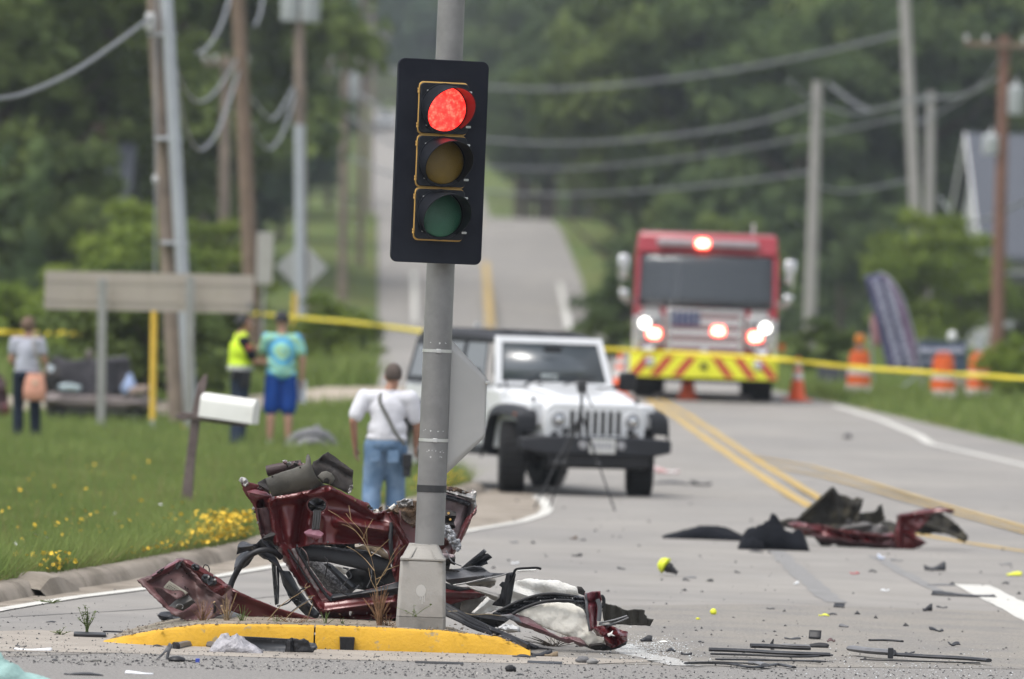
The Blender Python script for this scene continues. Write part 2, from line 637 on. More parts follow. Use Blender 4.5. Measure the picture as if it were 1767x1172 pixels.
# road paint
line('yellow_line', [(1118, 690), (1170, 722), (1230, 766), (1290, 806), (1350, 846), (1398, 875)], .14, M_YLINE, .005, wear=.15)
line('yellow_line', [(1138, 690), (1190, 718), (1250, 758), (1310, 798), (1360, 828), (1425, 868)], .12, M_YLINE, .009, wear=.15)
line('yellow_line', [(1290, 788), (1400, 806), (1500, 834), (1640, 876), (1767, 911), (1900, 955)], .10, M_YLINE, .013, wear=.15)
line('yellow_line', [(1330, 805), (1420, 824), (1520, 852), (1640, 886), (1767, 921), (1900, 968)], .07, M_YLINE, .017, wear=.15)
line('yellow_line', [(1560, 918), (1660, 936), (1767, 952), (1900, 975)], .14, M_YLINE, .005, wear=.15)
line('yellow_line', [(846, 566), (840, 480), (832, 385)], .34, M_YLINE, .03, d=4)
line('edge_line', [(986, 588), (966, 490), (938, 374)], .26, M_WLINE, .03, d=4)
line('edge_line', [(717, 560), (714, 470)], .24, M_WLINE, .03, d=4)
line('edge_line', [(1440, 700), (1520, 725), (1585, 752), (1605, 766), (1680, 783), (1767, 803), (1900, 838)], .16, M_WLINE, .006)
line('stop_line', [(1678, 1010), (1767, 1056), (1850, 1098)], .30, M_WLINE, .005, d=.4, wear=.08)
line('edge_line', [(1066, 1112), (1100, 1128), (1180, 1150)], .22, mat('worn_white_paint', (.34, .335, .32), .85, var=.3, scale=30), .005, d=.15, wear=.4)
M_SKID = mat('skid_rubber', (.18, .175, .17), .85, var=.25, scale=5)
line('skid_mark', [(1338, 950), (1375, 985), (1410, 1015), (1442, 1040)], .17, M_SKID, .003, d=.4, wear=.3)
line('skid_mark', [(1510, 960), (1560, 990), (1620, 1020)], .12, M_SKID, .003, d=.4, wear=.3)
M_JOINT = mat('road_joint_tar', (.12, .115, .11), .8, var=.2)
line('road_joint', [(1000, 1034), (1200, 1038), (1450, 1044), (1767, 1054), (1900, 1058)], .025, M_JOINT, .003, d=.3, wear=.6)
line('road_joint', [(0, 1066), (250, 1052), (470, 1030), (700, 1002)], .02, M_JOINT, .003, d=.3, wear=.6)
M_TARMAC = mat('grainy_tarmac', (.195, .186, .175), .92, var=.5, scale=60, bump=.3, bscale=90, spec=.25)
patch('road_patch', [(-300, 1148), (200, 1128), (700, 1137), (1200, 1152), (1767, 1157), (2000, 1160), (2300, 1400), (-700, 1400)], M_TARMAC, .003)
M_DUST = mat('road_dust', (.27, .24, .205), .95, var=.2, scale=2)
M_NEAR = mat('gritty_road', (.222, .206, .183), .92, var=.4, scale=45, bump=.35, bscale=90, second=(.19, .18, .168), mscale=1.2, spec=.2)
patch('near_lane', [(-300, 1100), (100, 1092), (200, 1108), (900, 1128), (1000, 1070), (1060, 1046), (1300, 1043), (1500, 1048), (1767, 1057), (2000, 1064), (2300, 1160), (1200, 1150), (700, 1136), (200, 1127), (-300, 1146)], M_NEAR, .0025)
patch('dirt_strip', [(-200, 1098), (60, 1088), (250, 1098), (420, 1118), (700, 1126), (1000, 1136), (1150, 1142), (1000, 1148), (600, 1140), (200, 1128), (-200, 1122)], M_DUST, .005)

# ------------------------------------------------------------------ the median island
isl = tag(thing('median_island', None, None), kind='structure')
FRONT = [(178, 1109), (215, 1112), (270, 1115), (340, 1117), (450, 1119), (600, 1122), (760, 1127), (860, 1130), (915, 1133)]
FP = [G(*p) for p in FRONT]
HT = [.008, .05, .10, .14, .15, .15, .14, .11, .035]
def island_at(u):
    k = u * (len(FP) - 1); i = min(int(k), len(FP) - 2); f = k - i
    p = FP[i].lerp(FP[i + 1], f); h = HT[i] * (1 - f) + HT[i + 1] * f
    return p, h
def kerb_bit(u0, u1, n=24):
    rows = []
    for q in range(n):
        u = u0 + (u1 - u0) * q / (n - 1)
        p, h = island_at(u)
        h *= 1 + .03 * nz3(u * 30, 3)
        rows.append([p + Vector((0, o_, hh * h)) for o_, hh in ((-.005, -.2), (.0, .0), (.022, .72), (.045, .93), (.09, 1.0), (.17, 1.0), (.17, -.2))])
    mb = MB().grid(rows)
    mb.f.append(tuple(range(7))); mb.f.append(tuple(range(len(mb.v) - 7, len(mb.v))))
    return mb
for u0, u1 in ((0, .575), (.5775, 1.0)):
    obj('kerb_stone', kerb_bit(u0, u1), M_YEL, isl, sharp=30)
M_ISLE = mat('island_dirt', (.24, .2, .155), .95, var=.25, scale=7, bump=.5, bscale=50, second=(.14, .125, .09), mscale=2.5)
rows = []
for q in range(41):
    p, h = island_at(q / 40)
    w = 2.1 * math.sin(math.pi * min(1, (q / 40) * 1.15 + .06)) ** .5 if q < 36 else .9
    rows.append([p + Vector((0, .172 + w * k / 6, (h - .01) * (1 if k < 6 else .1) + .012 * nz3(q * .8, k * 2.0))) for k in range(7)])
obj('island_top', MB().grid(rows), M_ISLE, isl)

# ------------------------------------------------------------------ the air
hm = bpy.data.materials.new('haze_air'); hm.use_nodes = True
for n in list(hm.node_tree.nodes):
    if n.type != 'OUTPUT_MATERIAL': hm.node_tree.nodes.remove(n)
pv = hm.node_tree.nodes.new('ShaderNodeVolumePrincipled')
pv.inputs['Color'].default_value = (.80, .87, .95, 1)
pv.inputs['Density'].default_value = .00021
pv.inputs['Anisotropy'].default_value = .2
hm.node_tree.links.new(pv.outputs[0], hm.node_tree.nodes['Material Output'].inputs['Volume'])
tag(obj('haze', MB().box((0, 720, 62), (760, 1640, 132)), hm), kind='stuff')
# ------------------------------------------------------------------ trees and bushes
def leaf_mat(name, a, b, rnd=.25, transl=.3):
    m = bpy.data.materials.new(name); m.use_nodes = True
    N, L = m.node_tree.nodes, m.node_tree.links
    N.remove(N['Principled BSDF'])
    out = N['Material Output']
    tc = N.new('ShaderNodeTexCoord')
    nz = N.new('ShaderNodeTexNoise'); nz.inputs['Scale'].default_value = .55; nz.inputs['Detail'].default_value = 4
    L.new(tc.outputs['Object'], nz.inputs['Vector'])
    mr = N.new('ShaderNodeMapRange'); mr.inputs[1].default_value = .35; mr.inputs[2].default_value = .65
    L.new(nz.outputs[0], mr.inputs[0])
    mx = N.new('ShaderNodeMix'); mx.data_type = 'RGBA'
    mx.inputs['A'].default_value = (*a, 1); mx.inputs['B'].default_value = (*b, 1)
    L.new(mr.outputs[0], mx.inputs['Factor'])
    oi = N.new('ShaderNodeObjectInfo')
    m2 = N.new('ShaderNodeMapRange'); m2.inputs[3].default_value = 1 - rnd; m2.inputs[4].default_value = 1 + rnd
    L.new(oi.outputs['Random'], m2.inputs[0])
    hv = N.new('ShaderNodeHueSaturation')
    L.new(mx.outputs['Result'], hv.inputs['Color']); L.new(m2.outputs[0], hv.inputs['Value'])
    df = N.new('ShaderNodeBsdfDiffuse'); tr = N.new('ShaderNodeBsdfTranslucent'); ms = N.new('ShaderNodeMixShader')
    ms.inputs[0].default_value = transl
    L.new(hv.outputs[0], df.inputs['Color']); L.new(hv.outputs[0], tr.inputs['Color'])
    L.new(df.outputs[0], ms.inputs[1]); L.new(tr.outputs[0], ms.inputs[2])
    L.new(ms.outputs[0], out.inputs['Surface'])
    return m
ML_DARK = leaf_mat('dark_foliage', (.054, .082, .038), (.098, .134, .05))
ML_MID = leaf_mat('mid_foliage', (.082, .116, .042), (.14, .178, .055))
ML_BRIGHT = leaf_mat('bright_foliage', (.13, .185, .04), (.205, .26, .055), .15)
ML_BLUE = leaf_mat('haze_blue_foliage', (.055, .09, .06), (.085, .125, .065))  # blue-green leaf colour has the haze of distance put into it
M_BARK = mat('bark', (.09, .07, .052), .95, var=.3, scale=8, bump=.4)

def crown_mesh(seed, H, R, base, nblob, nleaf, leaf, squash=1.0):
    r = np.random.default_rng(seed)
    cz = (base + H) / 2; hz = (H - base) / 2
    # blob centres through the crown, denser outside, with an uneven outline
    d = r.normal(size=(nblob, 3)); d /= np.linalg.norm(d, axis=1)[:, None]
    q = r.uniform(.35, .95, nblob)[:, None]
    bc = d * q * np.array([R, R, hz]) + np.array([0, 0, cz])
    br = r.uniform(.16, .36, nblob) * R * squash
    which = r.integers(0, nblob, nleaf)
    e = r.normal(size=(nleaf, 3)); e /= np.linalg.norm(e, axis=1)[:, None]
    e[:, 2] = np.where(e[:, 2] < -.3, -e[:, 2] * .6, e[:, 2])
    rr = br[which] * r.uniform(.55, 1.12, nleaf)
    c = bc[which] + e * rr[:, None] * np.array([1, 1, .8])
    nrm = e + r.normal(size=(nleaf, 3)) * .55
    nrm /= np.linalg.norm(nrm, axis=1)[:, None]
    a = np.cross(nrm, r.normal(size=(nleaf, 3))); a /= np.linalg.norm(a, axis=1)[:, None]
    b = np.cross(nrm, a)
    s = (leaf * r.uniform(.6, 1.3, nleaf))[:, None]
    v = np.stack([c - a * s * .5, c - b * s * .32 + nrm * s * .08, c + a * s * .5, c + b * s * .32 + nrm * s * .08], axis=1).reshape(-1, 3)
    me = bpy.data.meshes.new('crown')
    me.vertices.add(len(v)); me.vertices.foreach_set('co', v.ravel())
    me.loops.add(nleaf * 4); me.loops.foreach_set('vertex_index', np.arange(nleaf * 4))
    me.polygons.add(nleaf); me.polygons.foreach_set('loop_start', np.arange(nleaf) * 4)
    me.polygons.foreach_set('loop_total', np.full(nleaf, 4))
    me.update(); me.validate()
    return me

def trunk_mb(seed, H, R, base):
    r = random.Random(seed)
    mb = MB()
    pts = [(r.uniform(-.1, .1) * k, r.uniform(-.1, .1) * k, H * .85 * k / 5) for k in range(6)]
    mb.tube(pts, [H * .022, H * .018, H * .015, H * .012, H * .008, H * .004], n=8)
    for k in range(8):
        z = base * .8 + (H - base) * .75 * k / 8
        a = r.uniform(0, 6.28); L = R * r.uniform(.5, .85)
        mb.tube([(0, 0, z), (math.cos(a) * L * .5, math.sin(a) * L * .5, z + L * .3), (math.cos(a) * L, math.sin(a) * L, z + L * .75)], [H * .008, H * .005, H * .002], n=5)
    return mb

PROTO = {}
for i, (nm, H, R, base, nb, nl, lf) in enumerate([('oak', 13, 4.6, 2.2, 60, 8000, .5), ('elm', 15, 4.0, 2.6, 60, 8000, .5), ('maple', 11, 4.8, 1.6, 55, 7500, .48), ('poplar', 17, 3.4, 2.5, 60, 7500, .5),
                                     ('bush', 2.6, 1.5, .15, 40, 4500, .17), ('shrub', 4.5, 2.2, .3, 45, 5000, .22)]):
    PROTO[nm] = (crown_mesh(100 + i, H, R, base, nb, nl, lf), trunk_mb(200 + i, H, R, base), R)

TMESH = {}
def tree(kind, x, y, scale, leafm, label, cat='tree', group=None, name=None, z=None, sx=None):
    cm_, tb, R = PROTO[kind]
    root = thing(name or ('bush' if cat == 'bush' else 'tree'), label, cat, (x, y, (gz(x, y) + lawn_off(y) * .5) if z is None else z), random.uniform(0, 6.28), group)
    root.scale = (scale * (sx or random.uniform(.9, 1.15)),) * 2 + (scale,)
    key = (kind, leafm.name)
    if key not in TMESH:
        me = cm_.copy(); me.materials.clear(); me.materials.append(leafm)
        t_ = obj('trunk', tb, M_BARK, sharp=60)
        TMESH[key] = (me, t_.data)
        bpy.data.objects.remove(t_)
    a = bpy.data.objects.new('crown', TMESH[key][0]); COL.objects.link(a); a.parent = root
    b = bpy.data.objects.new('trunk', TMESH[key][1]); COL.objects.link(b); b.parent = root
    return root

def tree_px(kind, px, D, scale, leafm, label, **k):
    p = W(px, 560, D)
    hill = 0
    x, y = p.x, p.y
    le, re = interp(y, LEFT_E), interp(y, RIGHT_E)
    o_ = le - x if x < le else x - re
    if y >= 200: hill = min(14, max(0, (o_ - 8)) * .05)
    return tree(kind, x, y, scale, leafm, label, z=gz(x, y) + lawn_off(y) * .5 + hill - .1, **k)

_r = random.Random(3)
# the wood on the left, four deep, kept clear of the line of poles
for row, (D, xm) in enumerate(((222, 215), (268, 290), (325, 340), (390, 385), (460, 420))):
    for px in range(-480, xm + 1, 125 - row * 18):
        kind = _r.choice(['oak', 'elm', 'maple', 'poplar'])
        tree_px(kind, min(xm, px + _r.uniform(-35, 35)), D + _r.uniform(-14, 14), _r.uniform(.85, 1.2) * (1 + .12 * row), ML_DARK if row and _r.random() < .3 else ML_MID,
                'tall leafy tree in the blurred wood behind the long sign board', group='trees of the left wood')
# the wood behind the fire engine and on to the right
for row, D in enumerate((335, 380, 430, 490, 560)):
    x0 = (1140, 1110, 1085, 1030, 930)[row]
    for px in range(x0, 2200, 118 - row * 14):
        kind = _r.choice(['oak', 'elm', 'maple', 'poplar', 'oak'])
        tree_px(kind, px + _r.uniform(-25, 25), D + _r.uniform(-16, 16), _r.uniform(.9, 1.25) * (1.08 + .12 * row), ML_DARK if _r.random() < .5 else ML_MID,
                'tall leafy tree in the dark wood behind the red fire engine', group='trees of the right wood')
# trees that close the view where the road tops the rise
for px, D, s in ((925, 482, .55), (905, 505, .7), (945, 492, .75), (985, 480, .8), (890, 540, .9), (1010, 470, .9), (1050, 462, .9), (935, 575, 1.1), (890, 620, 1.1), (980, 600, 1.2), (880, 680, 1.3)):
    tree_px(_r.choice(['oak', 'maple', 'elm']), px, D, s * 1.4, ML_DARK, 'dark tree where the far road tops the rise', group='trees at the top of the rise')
# left verge of the far road, bluish with distance
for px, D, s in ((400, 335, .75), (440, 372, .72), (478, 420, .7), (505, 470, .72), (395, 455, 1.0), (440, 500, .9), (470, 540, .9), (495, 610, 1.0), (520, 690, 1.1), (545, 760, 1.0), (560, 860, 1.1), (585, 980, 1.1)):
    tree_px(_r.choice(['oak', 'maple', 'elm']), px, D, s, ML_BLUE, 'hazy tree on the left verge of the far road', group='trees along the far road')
for k, D in enumerate(range(285, 480, 16)):
    tree(_r.choice(['shrub', 'bush', 'shrub']), interp(D, RIGHT_E) + 3.2 + _r.uniform(0, 1.6), D, _r.uniform(1.0, 1.5), ML_DARK if k % 3 else ML_MID, 'dark bush on the right verge of the far road', 'bush', 'bushes on the right verge of the far road')
# the far hillside
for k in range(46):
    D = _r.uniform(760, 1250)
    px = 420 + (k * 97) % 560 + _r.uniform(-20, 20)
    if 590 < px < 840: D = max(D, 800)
    tree_px(_r.choice(['oak', 'maple', 'elm']), px, D, _r.uniform(.9, 1.5), ML_BLUE, 'hazy blue green tree on the far hill above the road', group='trees on the far hill')
# lighter trees in front of the woods
for i, (kind, px, D, s, m_, lab) in enumerate([
    ('shrub', 215, 178, .80, ML_BRIGHT, 'yellow green young tree standing behind the long sign board'),
    ('shrub', 372, 188, .72, ML_BRIGHT, 'bright leafy sapling between the leaning pole and the brown pole'),
    ('maple', 50, 208, .55, ML_MID, 'rounded green tree at the far left below the wood'),
    ('maple', 150, 202, .35, ML_MID, 'mid green tree below the pale grey roof'),
    ('shrub', 1590, 222, .98, ML_BRIGHT, 'bright green bushy tree right of the feather banner'),
    ('shrub', 1660, 228, .85, ML_BRIGHT, 'light green bush left of the red brown pole'),
    ('shrub', 1760, 232, .5, ML_MID, 'green bush at the right edge behind the barrels'),
    ('elm', 1580, 440, 1.5, ML_BRIGHT, 'pale yellow green tall tree behind the right power poles'),
    ('elm', 1700, 470, 1.75, ML_BRIGHT, 'yellow green crown above the grey roofed house'),
    ('oak', 1450, 315, .5, ML_DARK, 'low dark tree behind the pale lone pole')]):
    tree_px(kind, px, D, s, m_, lab)
for i, (kind, px, D, s, m_, lab) in enumerate([
    ('bush', 262, 124, 1.0, ML_MID, 'green bush beside the yellow guy guard'),
    ('bush', 315, 128, .95, ML_MID, 'leafy bush at the foot of the leaning pole'),
    ('bush', 200, 130, .9, ML_DARK, 'dark bush behind the burnt car remains'),
    ('bush', 560, 150, .62, ML_BRIGHT, 'tall pale weeds right of the tie dye shirt'),
    ('bush', 610, 158, .5, ML_MID, 'weedy clump by the road edge left of the white vehicle'),
    ('bush', 20, 150, .7, ML_BRIGHT, 'pale scrub behind the woman'),
    ('bush', 100, 158, .75, ML_BRIGHT, 'pale scrub under the left end of the sign board'),
    ('bush', 420, 152, .5, ML_MID, 'low scrub behind the officer'),
    ('bush', 1045, 185, .5, ML_MID, 'low bush left of the fire engine'),
    ('bush', 1065, 215, .9, ML_DARK, 'dark bush beyond the fire engine mirror'),
    ('bush', 1420, 165, .55, ML_MID, 'low scrub right of the fire engine'),
    ('bush', 1690, 160, .35, ML_BRIGHT, 'weedy clump behind the far barrel'),
    ('bush', 1750, 140, .5, ML_BRIGHT, 'weedy clump at the right edge of the verge')]):
    tree_px(kind, px, D, s, m_, lab, cat='bush')
# distant brush that reads as one mass under the trees
mb = MB()
v_all, n_ = [], 0
def brush(n, fx, leaf, zmax, m, name):
    r = np.random.default_rng(5)
    c = np.array([fx(r) for _ in range(n)])
    c[:, 2] += r.uniform(0, 1, n) ** 1.5 * zmax
    a = r.normal(size=(n, 3)); a /= np.linalg.norm(a, axis=1)[:, None]
    b = np.cross(a, r.normal(size=(n, 3))); b /= np.linalg.norm(b, axis=1)[:, None]
    s = (leaf * r.uniform(.6, 1.4, n))[:, None]
    v = np.stack([c - a * s * .5, c - b * s * .35, c + a * s * .5, c + b * s * .35], axis=1).reshape(-1, 3)
    me = bpy.data.meshes.new(name)
    me.vertices.add(len(v)); me.vertices.foreach_set('co', v.ravel())
    me.loops.add(n * 4); me.loops.foreach_set('vertex_index', np.arange(n * 4))
    me.polygons.add(n); me.polygons.foreach_set('loop_start', np.arange(n) * 4); me.polygons.foreach_set('loop_total', np.full(n, 4))
    me.update(); me.materials.append(m)
    o = bpy.data.objects.new(name, me); COL.objects.link(o)
    return tag(o, kind='stuff')
def _fl(r):
    D = r.uniform(200, 420); x = W(r.uniform(-480, 400 + D * .2), 560, D).x
    x = min(x, interp(D, LEFT_E) - 9)
    return (x, D, gz(x, D) + min(14, max(0, interp(D, LEFT_E) - x - 8) * .05))
def _fr(r):
    D = r.uniform(320, 600); x = W(r.uniform(960, 1900), 560, D).x
    x = max(x, interp(D, RIGHT_E) + 3.5)
    return (x, D, gz(x, D) + min(14, max(0, x - interp(D, RIGHT_E) - 8) * .05))
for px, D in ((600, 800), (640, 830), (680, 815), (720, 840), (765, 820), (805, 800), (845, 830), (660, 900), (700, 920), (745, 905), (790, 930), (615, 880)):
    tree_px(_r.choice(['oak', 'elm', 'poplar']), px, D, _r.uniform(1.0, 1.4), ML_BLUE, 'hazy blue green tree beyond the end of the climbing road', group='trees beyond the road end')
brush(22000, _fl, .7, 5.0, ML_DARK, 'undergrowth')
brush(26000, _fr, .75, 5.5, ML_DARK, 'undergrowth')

# ------------------------------------------------------------------ grass, flowers
def blades(name, n, fpos, h0, h1, w, m, seed, lean=.35):
    r = np.random.default_rng(seed)
    P = fpos(r, n)
    n = len(P)
    a = r.uniform(0, 2 * math.pi, n)
    h = r.uniform(h0, h1, n) * r.choice([1, 1, 1, 1.5], n)
    side = np.stack([np.cos(a), np.sin(a), np.zeros(n)], 1) * (w * r.uniform(.6, 1.4, n))[:, None] * .5
    ln = r.normal(size=(n, 2)) * lean * h[:, None]
    tip = P + np.concatenate([ln, h[:, None]], 1)
    v = np.stack([P - side, P + side, tip], 1).reshape(-1, 3)
    me = bpy.data.meshes.new(name)
    me.vertices.add(n * 3); me.vertices.foreach_set('co', v.ravel())
    me.loops.add(n * 3); me.loops.foreach_set('vertex_index', np.arange(n * 3))
    me.polygons.add(n); me.polygons.foreach_set('loop_start', np.arange(n) * 3); me.polygons.foreach_set('loop_total', np.full(n, 3))
    me.update(); me.materials.append(m)
    o = bpy.data.objects.new(name, me); COL.objects.link(o)
    return tag(o, kind='stuff')
ML_GRASS = leaf_mat('grass_blades', (.145, .205, .06), (.225, .275, .09), 0, .35)
ML_GRASS.node_tree.nodes['Noise Texture'].inputs['Scale'].default_value = .8
ML_DRY = leaf_mat('dry_grass', (.26, .2, .09), (.19, .16, .08), 0, .2)
def lawn_pos(y0, y1, pw, xmin_px=-330, xmax_px=900):
    def f(r, n):
        out = []
        while len(out) < n:
            D = y0 + (y1 - y0) * r.uniform() ** pw
            x = W(r.uniform(xmin_px, xmax_px), 800, D).x
            le = interp(D, LEFT_E)
            if x > le - (.42 if D < 90 else .05): continue
            if 121.5 < D < 131: continue
            out.append((x, D, gz(x, D) + lawn_off(D) - .02))
        return np.array(out)
    return f
blades('lawn_grass', 190000, lawn_pos(54, 90, 1.0), .05, .12, .012, ML_GRASS, 1)
blades('lawn_grass', 78000, lawn_pos(90, 160, 1.2), .08, .2, .03, ML_GRASS, 2)
blades('dry_grass', 12000, lawn_pos(54, 110, 1.0), .06, .2, .007, ML_DRY, 3)
blades('field_grass', 30000, lawn_pos(131, 260, 1.0), .2, .5, .08, ML_GRASS, 4)
def verge_pos(r, n):
    out = []
    while len(out) < n:
        D = r.uniform(105, 260); x = interp(D, RIGHT_E) + .1 + r.uniform(0, 1) ** 1.3 * 9
        out.append((x, D, interp(D, ROAD_Z) + .03))
    return np.array(out)
blades('verge_grass', 40000, verge_pos, .06, .28, .04, ML_GRASS, 6)
def kerb_edge(r, n):
    out = []
    for _ in range(n):
        k = r.integers(0, len(KP) - 1); f = r.uniform()
        p = KP[k].lerp(KP[k + 1], f); t = (KP[k + 1] - KP[k]).normalized()
        nn = Vector((t.y, -t.x, 0)); q = p + nn * (-.16 - r.uniform(0, .45))
        out.append((q.x, q.y, .12))
    return np.array(out)
blades('kerb_grass', 24000, kerb_edge, .05, .24, .009, ML_GRASS, 7, .5)
blades('kerb_dry_grass', 5000, kerb_edge, .04, .14, .008, ML_DRY, 8, .7)

M_PETAL = mat('yellow_petals', (.72, .46, .02), .7, var=.15, scale=30)
M_WPETAL = mat('white_petals', (.62, .62, .62), .7, var=.1)
def flowers(name, spots, m, seed, size=.017):
    """(px, py, how many, spread in px): five-petalled heads on thin stems"""
    r = random.Random(seed)
    mb, st = MB(), MB()
    for px, py, n, sp in spots:
        for _ in range(n):
            g = G(px + r.gauss(0, sp), py + 44 + r.gauss(0, sp * .45))
            if g.x > interp(g.y, LEFT_E) - .3: continue
            z0 = gz(g.x, g.y) + lawn_off(g.y) - .02
            h = r.uniform(.08, .2)
            c = Vector((g.x + r.uniform(-.03, .03), g.y + r.uniform(-.1, .1), z0 + h))
            st.tube([(g.x, g.y, z0), c], [.0025, .0015], n=3, cap=False)
            a0 = r.uniform(0, 6)
            tilt = Euler((r.uniform(.2, 1.2), r.uniform(-.4, .4), a0)).to_matrix()
            b = len(mb.v)
            s_ = size * r.uniform(.7, 1.3)
            mb.v.append(tuple(c))
            for k in range(5):
                t_ = 2 * math.pi * k / 5
                for dt, q in ((-.5, .85), (0, 1.05), (.5, .85)):
                    mb.v.append(tuple(c + tilt @ Vector((math.cos(t_ + dt), math.sin(t_ + dt), .25)) * s_ * q))
                mb.f.append((b, b + 1 + 3 * k, b + 2 + 3 * k, b + 3 + 3 * k))
    tag(obj(name, mb, m, keep=True), kind='stuff')
    tag(obj(name + '_stems', st, ML_GRASS, keep=True), kind='stuff')
KX = []
for a, b_ in zip(KP, KP[1:]):
    for f in range(6):
        q = a.lerp(b_, f / 6); t_ = (b_ - a).normalized()
        c_ = CAM_M.inverted() @ q
        KX.append((883.5 + c_.x / -c_.z * FPX, q, Vector((t_.y, -t_.x, 0))))
def kerb_flowers(name, spots, m, seed, size):
    """clumps that hang over the kerb: (px, spread, how many, tallest)"""
    r = random.Random(seed); mb, st = MB(), MB()
    for px, sp, n, hm_ in spots:
        for _ in range(n):
            x_ = px + r.gauss(0, sp)
            k_ = min(KX, key=lambda q: abs(q[0] - x_))
            g = k_[1] + k_[2] * (-.13 - abs(r.gauss(0, .15))) + Vector((0, r.uniform(-.15, .15), 0))
            h = r.uniform(.06, hm_)
            c = Vector((g.x + r.uniform(-.04, .04), g.y, .10 + h * .85))
            st.tube([(g.x, g.y, .1), c], [.003, .0015], n=3, cap=False)
            tl = Euler((r.uniform(.2, 1.3), r.uniform(-.4, .4), r.uniform(0, 6))).to_matrix()
            b = len(mb.v); s_ = size * r.uniform(.7, 1.4)
            mb.v.append(tuple(c))
            for q in range(5):
                for dt, w in ((-.5, .85), (0, 1.05), (.5, .85)):
                    a = 2 * math.pi * q / 5 + dt
                    mb.v.append(tuple(c + tl @ Vector((math.cos(a), math.sin(a), .25)) * s_ * w))
                mb.f.append((b, b + 1 + 3 * q, b + 2 + 3 * q, b + 3 + 3 * q))
    tag(obj(name, mb, m, keep=True), kind='stuff'); tag(obj(name + '_stems', st, ML_GRASS, keep=True), kind='stuff')
kerb_flowers('kerb_flowers', [(436, 18, 520, .30), (400, 16, 220, .2), (345, 14, 50, .14), (300, 16, 36, .14), (265, 10, 20, .12), (125, 12, 60, .2), (150, 10, 20, .12), (800, 14, 150, .22), (700, 40, 40, .15)], M_PETAL, 21, .017)
flowers('yellow_flowers', [(330, 905, 14, 40), (150, 920, 26, 40), (120, 820, 10, 60), (220, 790, 8, 60), (260, 850, 14, 70), (60, 900, 20, 40)], M_PETAL, 11)
flowers('white_flowers', [(100, 985, 10, 14), (140, 1000, 8, 10), (40, 950, 6, 20), (230, 880, 6, 60)], M_WPETAL, 12, .016)
# ------------------------------------------------------------------ the traffic signal on the island
M_POLE = mat('pole_aluminium', (.215, .212, .208), .55, .3, var=.07, scale=4, bump=.06, bscale=30, second=(.175, .172, .17), mscale=2.5)
M_BASE = mat('pedestal_aluminium', (.275, .262, .24), .7, .15, var=.08, scale=4, bump=.12, bscale=60, second=(.215, .2, .18), mscale=3)
M_BLK = mat('black_signal_plastic', (.010, .0115, .016), .45, var=.15, scale=6, spec=.22)
M_BACKP = mat('backplate_black', (.010, .0115, .018), .6, var=.12, spec=.12, scale=3, second=(.014, .016, .023), mscale=2)
M_GOLD = mat('signal_yellow_paint', (.55, .33, .09), .55, var=.15, scale=8)
M_STEEL = mat('steel_band', (.52, .52, .51), .35, .6, var=.12, scale=20)
M_TAPE = mat('black_tape', (.018, .018, .02), .5, var=.2)
M_RUB = mat('black_rubber', (.009, .009, .011), .5, var=.25, scale=9, bump=.15, spec=.4)
PB = W(726, 1083, 50.25)
PZ = PB.z
sig = thing('traffic_signal', 'grey pole traffic signal with a lit red light standing on the yellow island', 'traffic signal', PB)
def sig_obj(name, mb, m, parent=sig, **k):
    return obj(name, mb, m, parent, **k)
PX = 50.25 / FPX      # metres per photo pixel here
# square cast pedestal with a foot lip, slightly narrower at the top, and a flared collar above
def sq(w, z, ch=.018):
    h = w / 2
    return [Vector(q) for q in ((-h + ch, -h, z), (h - ch, -h, z), (h, -h + ch, z), (h, h - ch, z), (h - ch, h, z), (-h + ch, h, z), (-h, h - ch, z), (-h, -h + ch, z))]
def sq_stack(levels, ch=.018):
    mb = MB()
    b = 0
    for w, z in levels:
        mb.v.extend([tuple(q) for q in sq(w, z, ch)])
    for i in range(len(levels) - 1):
        for j in range(8):
            mb.f.append((i * 8 + j, i * 8 + (j + 1) % 8, (i + 1) * 8 + (j + 1) % 8, (i + 1) * 8 + j))
    mb.f.append(tuple(reversed(range(8)))); mb.f.append(tuple((len(levels) - 1) * 8 + j for j in range(8)))
    return mb
ped = sig_obj('pedestal', sq_stack([(.322, .075), (.318, .08), (.292, .432), (.286, .438)]), M_BASE, bevel=.004)
sig_obj('foot', sq_stack([(.322, -.03), (.322, .07), (.314, .075)]), M_BASE, ped, bevel=.004)
sig_obj('collar', sq_stack([(.296, .4385), (.296, .452), (.27, .462), (.196, .535), (.192, .545)]), M_BASE, ped, bevel=.004)
for s_ in (-1, 1):
    sig_obj('rib', MB().hexa([Vector(q) for q in ((s_ * .085 - .006, -.148, .455), (s_ * .085 + .006, -.148, .455), (s_ * .085 + .006, -.11, .455), (s_ * .085 - .006, -.11, .455),
             (s_ * .045 - .004, -.106, .525), (s_ * .045 + .004, -.106, .525), (s_ * .045 + .004, -.08, .525), (s_ * .045 - .004, -.08, .525))]), M_BASE, ped)
    sig_obj('bolt', MB().box((s_ * .12, -.152, .447), (.045, .012, .012)), M_BASE, ped)
M_PAINTSPOT = mat('pale_paint_spot', (.42, .41, .39), .7, var=.05)
blob = []
for k in range(16):
    a = 2 * math.pi * k / 16
    blob.append((-.005 + .032 * math.cos(a) * (1 + .1 * nz3(k, 1)), .245 + .04 * math.sin(a) * (1 + .1 * nz3(k, 7))))
def front_y(z): return -(.318 + (.292 - .318) * (z - .08) / (.352)) / 2
sig_obj('paint_spot', MB().add([(u, front_y(v) - .0012, v) for u, v in blob], [tuple(range(16))]), M_PAINTSPOT, ped)
